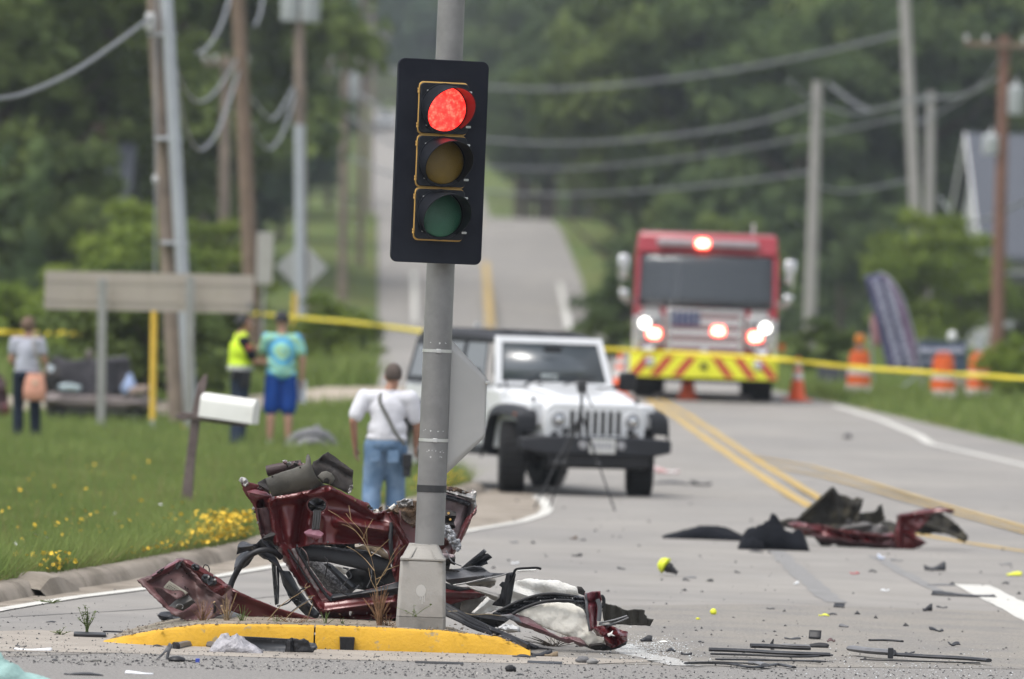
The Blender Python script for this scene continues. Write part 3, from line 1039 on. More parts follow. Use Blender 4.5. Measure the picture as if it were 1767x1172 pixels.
for x0, z0, z1 in ((.005, .215, .16), (.018, .22, .175), (-.008, .21, .185)):
    sig_obj('paint_drip', MB().add([(x0 - .003, front_y(z1) - .0012, z1), (x0 + .003, front_y(z1) - .0012, z1), (x0 + .003, front_y(z0) - .0012, z0), (x0 - .003, front_y(z0) - .0012, z0)], [(0, 1, 2, 3)]), M_PAINTSPOT, ped)
# fluted shaft, tapering slightly; leans a touch
def shaft(z):
    return Vector((.035 + z * .0055, 0, z))
rows = []
for z in np.linspace(.54, 5.2, 28):
    r = .0965 - .0022 * z
    rows.append([shaft(z) + Vector((math.cos(a) * r * (1 + .012 * (k % 2)), math.sin(a) * r * (1 + .012 * (k % 2)), 0)) for k, a in [(k, 2 * math.pi * k / 36) for k in range(37)]])
sig_obj('shaft', MB().grid(rows), M_POLE, sharp=60)
def ring(z, h, t, m, name, n=36):
    mb = MB()
    r = .0965 - .0022 * z + t
    rr = []
    for zz, q in ((z - h / 2, r - t), (z - h / 2, r), (z + h / 2, r), (z + h / 2, r - t)):
        rr.append([shaft(zz) + Vector((math.cos(2 * math.pi * k / n) * q, math.sin(2 * math.pi * k / n) * q, 0)) for k in range(n + 1)])
    o = sig_obj(name, mb.grid(rr), m, sharp=60)
    return o
for z in (1.22, 1.80):
    b = ring(z, .020, .0035, M_STEEL, 'steel_band')
    c = shaft(z)
    sig_obj('buckle', MB().box((c.x + .01, -.0985, z), (.03, .012, .026)), M_STEEL, b, bevel=.002)
tb = ring(.905, .046, .003, M_TAPE, 'tape_wrap')
for z, n in ((1.28, 7), (1.145, 9), (1.85, 6), (1.11, 5)):
    mb = MB()
    r = .0965 - .0022 * z + .0009
    rr = random.Random(int(z * 100))
    for k in range(n):
        a = rr.uniform(-2.4, -.8); w = rr.uniform(.02, .12); h = rr.uniform(.003, .01); zz = z + rr.uniform(-.006, .006)
        c = shaft(zz)
        mb.add([c + Vector((math.cos(q) * r, math.sin(q) * r, dz)) for q, dz in ((a, 0), (a + w, 0), (a + w, h), (a, h))], [(0, 1, 2, 3)])
    sig_obj('tape_residue', mb, mat('tape_residue', (.55, .55, .54), .8, var=.1))
# octagonal sign folded round the pole, seen from behind
M_ALU = mat('sign_back_aluminium', (.39, .385, .372), .5, .2, var=.06, scale=3, bump=.03, bscale=25, second=(.38, .375, .365), mscale=1.6)
c0 = shaft(1.44)
rr_ = .455
oc = [(rr_ * math.cos(rad(22.5 + 45 * k)) / math.cos(rad(22.5)), rr_ * math.sin(rad(22.5 + 45 * k)) / math.cos(rad(22.5))) for k in range(8)]
def fold(u, w):
    """the blade is bent round the pole: right half faces us, left half runs away behind"""
    R0 = .045
    if u > 0: return Vector((c0.x + .072 + u * .97, .02 + u * .16, 0)) + Vector((0, .0, c0.z + w))
    if u > -.07:
        a = -u / R0
        return Vector((c0.x + .072 - R0 * math.sin(a), .02 + R0 * (1 - math.cos(a)), c0.z + w))
    a = .07 / R0
    return Vector((c0.x + .072 - R0 * math.sin(a) + (u + .07) * .05, .02 + R0 * (1 - math.cos(a)) - (u + .07) * .99, c0.z + w))
def octo_clip(u):
    v = rr_; k = math.tan(rad(22.5)) * rr_
    return v if abs(u) < k else v - (abs(u) - k)
OCT_H, sgn = .188, []
us = list(np.linspace(-.64, -.08, 16)) + list(np.linspace(-.06, .02, 9)) + list(np.linspace(.04, .267, 14))
for u in us:
    hh = octo_clip(min(.4549, abs(u + OCT_H)))
    sgn.append([fold(u, -hh + 2 * hh * k / 12) for k in range(13)])
stop = sig_obj('folded_sign', MB().grid(sgn), M_ALU, thick=.0035, sharp=50)
sig_obj('sign_clip', MB().box((c0.x + .072 + .262, .02 + .02, c0.z + .165), (.026, .02, .02)), M_STEEL, stop, bevel=.003)

# the signal head: turned a little to the right
HC = W(758, 279, 49.98) - PB
HM = Matrix.Translation(HC) @ Matrix.Rotation(rad(19), 4, 'Z') @ Matrix.Rotation(rad(.3), 4, 'Y')
def hobj(name, mb, m, parent=sig, **k):
    mb.v = [tuple(HM @ Vector(v)) for v in mb.v]
    return obj(name, mb, m, parent, **k)
def rrect(w, h, r, n=6, cx=0, cz=0):
    pts = []
    for sx, sz, a0 in ((1, 1, 0), (-1, 1, 90), (-1, -1, 180), (1, -1, 270)):
        for k in range(n + 1):
            a = rad(a0 + 90 * k / n)
            pts.append((cx + sx * (w / 2 - r) + r * math.cos(a), cz + sz * (h / 2 - r) + r * math.sin(a)))
    return pts
bp_ = hobj('backplate', MB().prism(rrect(.615, 1.315, .045), 'y', -.02, .012), M_BACKP, bevel=.004)
hobj('mount_arm', MB().box((0, .09, .35), (.06, .16, .05)).box((0, .09, -.35), (.06, .16, .05)), M_BLK)
LENSES = []
for k, (nm, zc) in enumerate((('red', .342), ('yellow', 0.0), ('green', -.342))):
    xo = 0.0
    sec = hobj('signal_section', MB().prism(rrect(.333, .342, .03, 4, xo, zc), 'y', -.036, .02), M_GOLD, bevel=.003)
    # rule: thing > part > sub-part; each section's pieces hang under it
    door = hobj('section_door', MB().prism(rrect(.330, .324, .028, 4, xo, zc), 'y', -.062, -.0365), M_BLK, sec, bevel=.004)
    # lens: shallow dome
    if nm == 'red':
        lm = bpy.data.materials.new('lit_red_lens'); lm.use_nodes = True
        N, L = lm.node_tree.nodes, lm.node_tree.links
        p = N['Principled BSDF']; tc = N.new('ShaderNodeTexCoord')
        vo = N.new('ShaderNodeTexVoronoi'); vo.inputs['Scale'].default_value = 70
        L.new(tc.outputs['Object'], vo.inputs['Vector'])
        nn = N.new('ShaderNodeTexNoise'); nn.inputs['Scale'].default_value = 26; L.new(tc.outputs['Object'], nn.inputs['Vector'])
        ad = N.new('ShaderNodeMath'); ad.operation = 'MULTIPLY_ADD'; L.new(vo.outputs['Distance'], ad.inputs[0]); ad.inputs[1].default_value = -.35; L.new(nn.outputs[0], ad.inputs[2])
        cr = N.new('ShaderNodeValToRGB')
        cr.color_ramp.elements[0].position = .12; cr.color_ramp.elements[0].color = (.9, .016, .014, 1)
        cr.color_ramp.elements[1].position = .55; cr.color_ramp.elements[1].color = (1.0, .10, .065, 1)
        e_ = cr.color_ramp.elements.new(.34); e_.color = (1.0, .035, .025, 1)
        L.new(ad.outputs[0], cr.inputs[0]); L.new(cr.outputs[0], p.inputs['Emission Color'])
        p.inputs['Emission Strength'].default_value = 1.35
        p.inputs['Base Color'].default_value = (.4, .01, .01, 1); p.inputs['Roughness'].default_value = .3
    elif nm == 'yellow':
        lm = mat('amber_lens', (.17, .105, .008), .4, var=.12, scale=12, bump=.25, bscale=120)
    else:
        lm = mat('green_lens', (.022, .105, .062), .4, var=.12, scale=12, bump=.25, bscale=120)
    prof = [(.146 * math.sin(t), .03 * math.cos(t)) for t in np.linspace(math.pi / 2, .03, 9)]
    M = Matrix.Translation((xo, -.060, zc)) @ Matrix.Rotation(math.pi / 2, 4, 'X')
    hobj('lens', MB().lathe(prof, 36, M), lm, sec, sharp=60)
    # visor: cut-away tunnel, longer at the top, tipped down
    rows = []
    nseg = 40
    def vis(r, t, a, droop=.10):
        x = xo + r * math.cos(a); z = zc + r * math.sin(a) - droop * t
        return Vector((x, -.060 - t, z))
    a0, a1 = rad(-50), rad(230)
    outer, inner = [], []
    for j in range(nseg + 1):
        a = a0 + (a1 - a0) * j / nseg
        top = math.sin(a)
        ln = .06 + .20 * max(0, (top + .77) / 1.77) ** .9
        outer.append([vis(.156 + .004 * q, ln * q, a) for q in (0, .33, .66, 1)])
        inner.append([vis(.151 + .004 * q, ln * q, a) for q in (1, .66, .33, 0)])
    grid = [o_ + i_ for o_, i_ in zip(outer, inner)]
    hobj('visor', MB().grid(grid), M_BLK, sec, sharp=50)
    # bezel ring, hinges, latches, screws
    rg = []
    for q, y in ((.147, -.0625), (.150, -.070), (.163, -.070), (.165, -.0625)):
        rg.append([Vector((xo + q * math.cos(2 * math.pi * j / 36), y, zc + q * math.sin(2 * math.pi * j / 36))) for j in range(37)])
    hobj('bezel', MB().grid(rg), M_BLK, sec, sharp=40)
    for dz in (-.112, .112):
        hobj('hinge', MB().tube([(xo - .174, -.046, zc + dz - .016), (xo - .174, -.046, zc + dz - .002)], .0075, 8).tube([(xo - .174, -.046, zc + dz + .003), (xo - .174, -.046, zc + dz + .016)], .0075, 8)
            .box((xo - .166, -.042, zc + dz), (.02, .01, .03)), M_GOLD, sec)
        hobj('latch', MB().box((xo + .166, -.056, zc + dz), (.03, .02, .014)).tube([(xo + .176, -.074, zc + dz), (xo + .176, -.044, zc + dz)], .006, 6), M_STEEL, sec)
        for sx in (-.118, .118):
            hobj('screw', MB().tube([(xo + sx, -.069, zc + dz), (xo + sx, -.0615, zc + dz)], .0055, 8), M_STEEL, sec)
# ------------------------------------------------------------------ the torn red car on the island
M_RED = mat('red_car_paint', (.092, .008, .010), .34, .2, var=.12, scale=5, coat=.35, second=(.06, .012, .010), mscale=2.2, mix=(.5, .75))
M_REDIN = mat('red_underside', (.075, .026, .027), .55, var=.35, scale=6, second=(.115, .075, .07), mscale=2.6, mix=(.35, .7), bump=.15, bscale=30)
M_PINK = mat('scuffed_red_paint', (.15, .038, .05), .42, var=.25, scale=8, second=(.10, .012, .018), mscale=4, coat=.3)
M_TRIM = mat('grey_brown_trim', (.048, .045, .038), .75, var=.12, scale=6, bump=.12, bscale=80, second=(.085, .08, .068), mscale=3)
M_TRIM2 = mat('dark_trim', (.020, .018, .0175), .8, var=.2, scale=7, bump=.2, bscale=60, second=(.045, .038, .035), mscale=4)
M_CHAR = mat('charcoal_plastic', (.015, .0165, .021), .5, var=.25, spec=.4, scale=7, bump=.1, bscale=40, second=(.04, .041, .046), mscale=3.5, mix=(.5, .75))
M_GREYP = mat('grey_plastic', (.085, .087, .095), .5, var=.2, scale=6, second=(.13, .13, .135), mscale=4)
M_CARPET = mat('speckled_carpet', (.10, .10, .105), .95, var=.75, scale=55, second=(.26, .26, .27), mscale=40, mix=(.45, .6), bump=.6, bscale=120)
M_TAN = mat('tan_felt', (.19, .145, .095), .95, var=.35, scale=30, bump=.5, bscale=80)
M_WHITE = mat('white_lining', (.78, .765, .72), .9, var=.06, scale=5, bump=.35, bscale=70, second=(.55, .52, .46), mscale=2.4, mix=(.5, .75), spec=.2)
M_FLUFF = mat('grey_wadding', (.36, .37, .39), .95, var=.4, scale=40, bump=1.0, bscale=70)
M_RUST = mat('torn_rusty_edge', (.12, .075, .045), .9, var=.4, scale=20, bump=.6, bscale=60, second=(.06, .045, .035), mscale=9)
M_BARE = mat('bare_torn_metal', (.34, .33, .32), .4, .5, var=.3, scale=20, bump=.4, bscale=50)
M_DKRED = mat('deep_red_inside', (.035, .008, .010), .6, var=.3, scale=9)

CW = 51.0
cw = thing('car_wreck', 'torn dark red car body lying behind the grey signal pole on the island', 'car wreck', G(540, 1075))
def P_(name, outline, m, D=0.0, creases=(), amp=.012, ns=.05, seed=0, plane=(0, 0, 0), parent=None, **k):
    return plate(name, outline, CW + D, m, parent or cw, depth=dents(creases, amp, ns, seed, plane), **k)

WIN = [(513, 945), (540, 940), (618, 938), (660, 944), (668, 952), (676, 975), (682, 998), (682, 1005), (647, 1015), (607, 1023), (574, 1026), (560, 1015), (530, 973)]
MAIN = [(416, 827), (428, 831), (446, 837), (462, 848), (470, 857), (510, 850), (566, 838), (572, 840), (602, 855), (638, 870), (636, 878), (645, 887), (656, 885), (668, 879), (690, 868), (738, 862),
        (740, 1064), (680, 1066), (620, 1069), (560, 1070), (550, 1056), (535, 1036), (512, 1000), (486, 962), (478, 946), (452, 931), (444, 900), (437, 872), (427, 858), (419, 845)]
VENT = [(547 + 17 * math.cos(a), 872 + 13 * math.sin(a)) for a in np.linspace(0, 6.1, 14)]
main_creases = [
    ((470, 862), (566, 848), 16, .07), ((524, 866), (514, 935), 16, -.10), ((465, 866), (478, 935), 13, .10), ((453, 870), (462, 920), 12, -.12),
    ((572, 842), (650, 886), 14, .07), ((560, 872), (660, 888), 26, -.05), ((585, 900), (668, 916), 15, .09), ((590, 928), (672, 936), 16, -.07),
    ((490, 880), (500, 925), 16, .03), ((486, 945), (550, 1048), 10, .07), ((556, 1043), (690, 1025), 10, .05), ((556, 1054), (680, 1038), 11, .09), ((560, 1067), (690, 1058), 12, -.08),
    ((547, 900), (545, 935), 18, -.03)]
body = P_('body_shell', MAIN, M_RED, 0, main_creases, .035, .014, 2.0, holes=[WIN, VENT], step=3.2, thick=.008, ragged=.9, smooth_angle=38)
# structure behind the shell, so it has depth: an inner skin and the dark cavity
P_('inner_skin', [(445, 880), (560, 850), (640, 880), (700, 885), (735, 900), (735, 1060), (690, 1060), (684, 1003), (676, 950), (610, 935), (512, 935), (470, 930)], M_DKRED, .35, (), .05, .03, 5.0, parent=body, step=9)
P_('cavity_shade', [(443, 878), (463, 875), (472, 919), (453, 930), (447, 905)], M_DKRED, -.035, [((445, 880), (458, 930), 8, -.05)], .02, .1, 3.0, step=5)  # dark maroon colour stands in for the shade inside the cavity
P_('torn_tip', [(412, 829), (416, 823), (424, 825), (429, 831), (424, 839), (417, 836)], M_BARE, -.02, (), .04, .2, 4, step=3, ragged=1.2)
P_('bent_corner', [(427, 848), (440, 845), (461, 850), (470, 858), (452, 860), (436, 862), (430, 857)], M_PINK, -.05, [((432, 850), (468, 858), 6, .04)], .02, .1, 8, step=4, ragged=.6)
P_('corner_flap', [(452, 929), (462, 922), (476, 917), (479, 932), (480, 948), (466, 938)], M_TRIM2, -.05, [((453, 930), (478, 922), 7, .04)], .02, .1, 6, step=4, ragged=.6)
P_('rusty_edge', [(664, 882), (672, 876), (690, 868), (738, 862), (738, 905), (712, 910), (700, 900), (690, 888), (676, 884)], M_RUST, -.03, [((680, 880), (705, 905), 8, .05)], .04, .09, 7, step=4, ragged=1.0)
P_('bare_metal_scrap', [(684, 866), (700, 861), (712, 862), (712, 873), (690, 876)], M_BARE, -.08, (), .04, .2, 9, step=3, ragged=.6)
P_('white_scrap', [(670, 877), (680, 869), (684, 874), (676, 880)], M_WHITE, -.07, (), .02, .2, 9, step=3)
P_('white_scrap', [(643, 885), (650, 878), (656, 882), (654, 887)], M_WHITE, .03, (), .02, .2, 9, step=3)
# pleat on the right that runs down to the pole
P_('folded_pleat', [(668, 884), (678, 884), (706, 936), (702, 942), (686, 970), (682, 1002), (676, 985), (684, 950), (690, 930)], M_PINK if False else M_RED, -.06, [((670, 885), (704, 938), 7, .06), ((688, 945), (678, 985), 8, .05)], .02, .08, 12, step=4, ragged=.6)
wtube('door_seal', [(676, 902, CW - .06), (674, 930, CW - .09), (676, 955, CW - .09), (681, 978, CW - .06)], .012, M_RUB, cw, squash=(1.2, .6))
# rubber throat and the hanging braided strap
thr = P_('rubber_grommet', [(547 + 16 * math.cos(a), 872 + 12 * math.sin(a)) for a in np.linspace(0, 6.0, 12)], M_RUB, .09, [((533, 868), (560, 880), 5, .05), ((536, 880), (556, 868), 4, -.04)], .03, .12, 3, step=4)
wtube('grommet_rim', [(547 + 17.5 * math.cos(a), 872 + 13.5 * math.sin(a), CW - .02) for a in np.linspace(0, 2 * math.pi, 15)], .006, M_RED, thr)
strap = P_('hanging_strap', [(541, 880), (554, 880), (551, 914), (538, 914)], M_TRIM2, -.05, (), .008, .2, 3, step=4)
for k in range(6):
    wtube('strap_strand', [(541.5 + k * 2.2, 881, CW - .062), (540.4 + k * 2.2 + (k % 2) * .8, 897, CW - .068), (538.8 + k * 2.2, 914 - (k % 3), CW - .058)], .0022, M_GREYP, strap, n=5)
P_('scraped_glint', [(524, 919), (535, 913), (549, 913), (559, 921), (554, 928), (545, 931), (531, 926)], mat('scraped_paint_glint', (.30, .13, .17), .45, var=.12, scale=9), -.045, [((526, 920), (556, 926), 8, .02)], .008, .1, 3, step=3, ragged=.4)  # pale pink colour paints the mirror-like reflection into the scraped patch
wtube('clip', [(541, 931, CW - .06), (541, 928.5, CW - .06)], .012, M_RED, cw)
for x, y in ((565, 934), (512, 940), (620, 937), (540, 994), (567, 1032), (528, 853)):
    wtube('clip', [(x, y, CW - .05), (x + 1.5, y + 3, CW - .05)], .007, M_GREYP, cw, n=6)
# the grey brown trim roll at the top, with its flared end
def roll(cx, cy, R, depth0):
    return lambda x, y: depth0
def trim_depth(x, y):
    # convex roll about the line from (464,842) to (560,800)
    d, s_ = seg_d((x, y), (462, 838), (556, 806))
    return -.12 * math.sqrt(max(0, 1 - (min(d, 26) / 27) ** 2)) + (.10 * smooth(528, 560, x)) + .006 * nz3(x, y, 2, .05)
TRIM = [(458, 826), (480, 817), (505, 809), (527, 801), (528, 789), (530, 784.5), (533, 785), (535, 789), (537, 801), (540, 812), (545, 822), (553, 831), (560, 836), (566, 838), (556, 842), (530, 846), (500, 852), (470, 857), (463, 842)]
tr = plate('trim_roll', TRIM, CW - .06, M_TRIM, cw, depth=trim_depth, step=3.5, thick=.006, ragged=.25)
P_('trim_end', [(444, 834), (450, 830), (459, 825), (463, 842), (467, 856), (461, 849), (448, 840)], M_TRIM2, -.09, [((446, 836), (463, 846), 6, .04)], .01, .1, 2, step=4, ragged=.5)
P_('orange_lip', [(470, 857.5), (500, 852.5), (556, 842.5), (566, 839), (560, 846), (520, 855), (480, 861)], mat('red_lip', (.16, .018, .008), .4, coat=.3), -.05, (), .01, .1, 2, step=4)
for x, y in ((470, 823), (518, 807)):
    wtube('trim_hole', [(x, y, CW - .205), (x, y, CW - .195)], .007, M_DARK, tr, n=8)
wtube('dark_roll', [(461, 813, CW + .06), (480, 809, CW + .05), (500, 806, CW + .05), (520, 803, CW + .06)], [.038] * 19, mat('maroon_roll', (.035, .016, .017), .6, var=.3, scale=9, bump=.3), cw, n=10)
_sr = random.Random(5)
for k in range(13):
    x = _sr.uniform(484, 526); y = 803 - _sr.uniform(-2, 6) * (1 if x < 512 else .5)
    s = _sr.uniform(3, 6)
    P_('torn_scrap', [(x + s * _sr.uniform(.5, 1.2) * math.cos(a), y + s * .7 * _sr.uniform(.5, 1.2) * math.sin(a)) for a in np.linspace(0, 5.4, 7)], _sr.choice([M_TRIM2, M_REDIN, M_BARE, M_TRIM2]), _sr.uniform(-.06, .06), [((x - 3, y), (x + 3, y + 2), 3, .04)], .03, .25, k, step=2.5, ragged=.5)
back = P_('dark_panel', [(540, 797), (549, 793), (557, 785), (566, 780), (585, 794), (610, 812), (608, 824), (609, 838), (603, 853), (585, 844), (568, 836), (556, 833), (545, 822), (538, 804)], M_TRIM2, .06, [((566, 782), (590, 845), 14, .03), ((555, 795), (605, 822), 8, -.03)], .02, .05, 3, step=4.5, ragged=.3)
def brk(x, y):
    d = math.hypot(x - 560, y - 826)
    return -.10 - .05 * math.cos(d / 14)
plate('curled_bracket', [(548, 822), (555, 815), (563, 813), (572, 817), (578, 826), (574, 834), (568, 836), (569, 829), (565, 825), (560, 826), (558, 832)], CW + .05, M_TRIM, cw, depth=brk, step=3)
P_('fringe', [(604, 838), (608, 836), (608, 845), (603, 853), (600, 848)], M_BARE, .03, (), .03, .3, 3, step=2.5, ragged=1)

# inside the window opening
def seal_roll(x, y):
    d, _s = seg_d((x, y), (520, 955), (668, 984))
    return .10 - .10 * math.sqrt(max(0, 1 - (min(d, 28) / 29) ** 2))
P_('cargo_cover_end', [(612, 946), (628, 941), (645, 940), (659, 946), (668, 956), (676, 966), (668, 968), (655, 958), (640, 951)], M_TAN, .14, [((620, 944), (674, 964), 9, .08)], .02, .1, 3, step=4, ragged=.4)
plate('seat_roll', [(513, 944), (526, 941), (560, 943), (597, 948), (638, 953), (659, 962), (674, 968), (675, 984), (664, 1000), (650, 990), (620, 982), (597, 977), (570, 971), (545, 969), (526, 967), (517, 955)], CW + .05, M_RUB, cw, depth=seal_roll, step=4)
P_('cargo_carpet', [(524, 964), (545, 967), (562, 972), (590, 992), (616, 1014), (604, 1026), (572, 1030), (556, 1008), (544, 990)], M_CARPET, .30, [((530, 970), (600, 1020), 22, .08)], .03, .06, 3, step=5)
P_('dark_beam', [(559, 974), (566, 972), (573, 975), (596, 995), (617, 1012), (608, 1020), (600, 1016), (580, 994)], M_CHAR, .22, [((563, 973), (610, 1016), 5, .05)], .006, .1, 3, step=4)
P_('white_sheet', [(573, 976), (602, 982), (600, 987), (594, 992), (586, 985)], M_WHITE, .42, (), .02, .1, 3, step=5)
P_('seat_back', [(596, 990), (604, 982), (690, 978), (690, 1012), (640, 1020), (612, 1016)], mat('black_interior', (.010, .010, .011), .9, var=.3), .4, (), .04, .06, 3, step=7)
for a in ([(602, 985), (606, 994), (603, 999)], [(611, 1018), (620, 1010)], [(592, 980), (602, 982)]):
    wtube('cable', [(x, y, CW + .2) for x, y in a], .006, M_GREYP, cw, n=6)
for k, (a, b) in enumerate((((526, 941), (560, 936)), ((560, 936), (612, 941)), ((572, 944), (640, 948)))):
    P_('upper_lining', [(a[0], a[1] - 2), (b[0], b[1] - 2), (b[0], b[1] + 7), (a[0], a[1] + 6)], (M_GREYP, M_CHAR, M_GREYP)[k], .13 + .05 * k, (), .03, .12, k, step=4)
# black trim band along the sill and pillar
P_('sill_trim', [(574, 1026), (607, 1023.5), (647, 1016), (682, 1005.5), (690, 1003), (690, 1024), (650, 1033), (612, 1037), (580, 1039), (566, 1036)], M_CHAR, -.04, [((575, 1032), (690, 1014), 7, .03)], .006, .08, 2, step=4)
wtube('pillar_seal', [(511, 944, CW - .05), (528, 974, CW - .05), (546, 1003, CW - .05), (562, 1026, CW - .05), (572, 1037, CW - .05)], .011, M_RUB, cw)
wtube('pillar_seal', [(497, 948, CW - .05), (514, 974, CW - .06), (534, 1006, CW - .06)], .007, M_RUB, cw)
P_('scuffed_pillar', [(502, 948), (508, 946), (534, 990), (552, 1020), (548, 1024), (528, 992), (512, 966)], mat('scuffed_grey_red', (.10, .05, .05), .6, var=.5, scale=25, second=(.12, .11, .11), mscale=12), -.055, (), .01, .1, 2, step=4, ragged=.8)
# dark underbody below the sill
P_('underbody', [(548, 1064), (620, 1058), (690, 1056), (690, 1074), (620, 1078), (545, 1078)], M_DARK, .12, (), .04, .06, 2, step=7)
# fender liner: arch hose and torn plastic sheets
wtube('arch_hose', [(397, 1014, CW - .1), (402, 1000, CW - .1), (411, 983, CW - .12), (423, 965, CW - .14), (441, 953, CW - .15), (460, 949, CW - .14), (474, 953, CW - .1), (484, 962, CW - .04)], .020, M_RUB, cw, n=10)
lin = P_('fender_liner', [(408, 957), (411, 940), (416, 935), (423, 935), (434, 940), (443, 938), (449, 931), (453, 929), (470, 941), (480, 950), (462, 947), (440, 951), (425, 950)], M_CHAR, -.02, [((412, 945), (436, 942), 9, .10), ((450, 932), (466, 948), 8, .06)], .03, .06, 3, step=4)
P_('fender_liner', [(403, 989), (405, 975), (408, 964), (416, 955), (428, 950), (440, 949), (437, 962), (429, 975), (421, 980), (412, 983)], M_CHAR, .05, [((405, 980), (432, 955), 10, .10)], .03, .06, 4, step=4)
P_('fender_liner', [(446, 957), (456, 949), (466, 950), (476, 962), (488, 985), (480, 978), (471, 973), (463, 966), (455, 964)], M_CHAR, -.06, [((450, 956), (484, 978), 8, .08)], .02, .07, 5, step=3.5)
for x, y in ((456, 962), (465, 968), (437, 945), (452, 936)):
    wtube('clip', [(x, y, CW - .13), (x + 2, y, CW - .13)], .008, M_RUB, cw, n=6)
P_('liner_strip', [(469, 972), (475, 973), (478, 1010), (480, 1042), (475, 1044), (472, 1010)], M_RUB, -.03, [((472, 975), (477, 1042), 3, .03)], .01, .1, 3, step=3.5)
P_('liner_strip', [(477, 975), (482, 980), (482, 1012), (481, 1041), (478, 1041), (479, 1010)], M_CHAR, .02, (), .01, .1, 3, step=3.5)
P_('wheel_liner', [(480, 976), (488, 985), (500, 986), (514, 1014), (534, 1042), (552, 1060), (546, 1067), (527, 1061), (512, 1046), (500, 1033), (489, 1010)], M_CHAR, .02, [((484, 985), (540, 1062), 10, .10), ((508, 1040), (535, 1046), 5, .04)], .03, .05, 3, step=4)
for k in range(5):
    a = (499 + k * 6, 1030 + k * 3)
    wtube('liner_rib', [(a[0], a[1], CW - .06), (a[0] + 9, a[1] + 3, CW - .07), (a[0] + 18, a[1] + 4, CW - .05)], .005, M_RUB, cw, n=5)
wtube('cable', [(478, 1046, CW - .1), (488, 1044, CW - .1), (500, 1038, CW - .1), (516, 1020, CW - .15), (535, 1012, CW - .1)], .006, M_RUB, cw, n=6)
wtube('cable', [(498, 1060, CW - .1), (510, 1050, CW - .1), (540, 1030, CW - .12)], .004, M_GREYP, cw, n=6)
# the strip of wing that runs down to the tail panel
STRIP = [(400, 1015), (416, 1023), (440, 1034), (479, 1050), (515, 1059), (546, 1068), (553, 1074), (520, 1076), (487, 1077), (456, 1073), (425, 1064), (398, 1054), (392, 1040)]
P_('wing_strip', STRIP, M_RED, -.12, [((402, 1020), (550, 1072), 14, .05)], .015, .04, 3, step=4.5, ragged=.3)
# tail panel
TAIL = [(237, 1001), (249, 998), (259, 994), (271, 986), (285, 978), (297, 970), (305, 965), (312, 964), (324, 966), (340, 975), (360, 988), (380, 1001), (398, 1013), (401, 1017), (398, 1054), (388, 1058), (375, 1062), (360, 1072), (345, 1074), (331, 1074), (313, 1068), (300, 1062), (288, 1052), (266, 1030), (249, 1014)]
def tail_depth(x, y):
    f = dents([((315, 969), (349, 1005), 10, .09), ((349, 1005), (384, 1032), 10, .08), ((258, 998), (312, 968), 9, .07), ((330, 985), (345, 1050), 22, -.07), ((355, 1020), (378, 1062), 18, .05), ((300, 1060), (345, 1045), 16, .06)], .04, .04, 6)(x, y)
    s = (x - 315) * (1005 - 969) - (y - 969) * (349 - 315)
    return f + max(-.22, min(.22, s * .00006)) - (y - 1010) * .0025
RECESS = [(265, 1014), (278, 1016), (305, 1034), (325, 1026), (337, 1040), (316, 1055), (292, 1047), (277, 1031)]
tail = plate('tail_panel', TAIL, CW - .25, M_REDIN, cw, holes=[RECESS], depth=tail_depth, step=4, thick=.008, ragged=1.3, smooth_angle=30)
P_('tail_top', [(316, 966), (326, 966), (342, 975), (362, 988), (382, 1001), (399, 1014), (383, 1029), (366, 1020), (352, 1006), (338, 990), (322, 976)], M_RED, -.42, [((320, 970), (395, 1016), 14, .05), ((372, 1022), (392, 1012), 7, .05)], .015, .05, 3, parent=tail, step=4, ragged=.5)
P_('tail_edge', [(259, 994), (272, 986), (288, 977), (305, 966), (317, 967), (310, 972), (298, 979), (292, 986), (276, 992), (262, 998)], M_PINK, -.40, [((264, 994), (310, 968), 5, .05)], .02, .09, 4, parent=tail, step=3.5, ragged=.6)
P_('torn_gap', [(270, 989), (278, 982), (285, 979), (281, 985), (276, 990)], M_DARK, -.45, (), .02, .2, 4, parent=tail, step=3)
P_('folded_lip', [(303, 972), (315, 969), (312, 976), (308, 984), (303, 982)], M_TRIM2, -.45, (), .02, .2, 4, parent=tail, step=3, ragged=.7)
P_('torn_corner', [(237, 1001), (249, 998), (254, 1004), (249, 1014), (243, 1008)], M_TRIM2, -.36, (), .03, .2, 4, parent=tail, step=3, ragged=.8)
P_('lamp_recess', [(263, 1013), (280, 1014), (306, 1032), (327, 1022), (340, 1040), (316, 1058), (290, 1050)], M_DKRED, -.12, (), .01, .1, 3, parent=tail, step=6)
P_('grey_block', [(325, 1026), (337, 1040), (315, 1056), (291, 1047), (306, 1034)], mat('warm_grey_plastic', (.10, .092, .085), .6, var=.15, scale=8, bump=.1), -.36, [((300, 1050), (330, 1036), 10, .05)], .006, .1, 3, parent=tail, step=4)
wtube('block_ring', [(310 + 6 * math.cos(a), 1047 + 4.5 * math.sin(a), CW - .44) for a in np.linspace(3.4, 7.2, 9)], .004, M_BARE, tail, n=6)
M_LABEL = mat('label_card', (.36, .335, .27), .8, var=.08, scale=10)
lab = P_('label_plate', [(292, 1002), (325, 1023), (310, 1034), (279, 1017)], M_LABEL, -.41, (), 0, .1, 3, parent=tail, step=6, thick=.004)
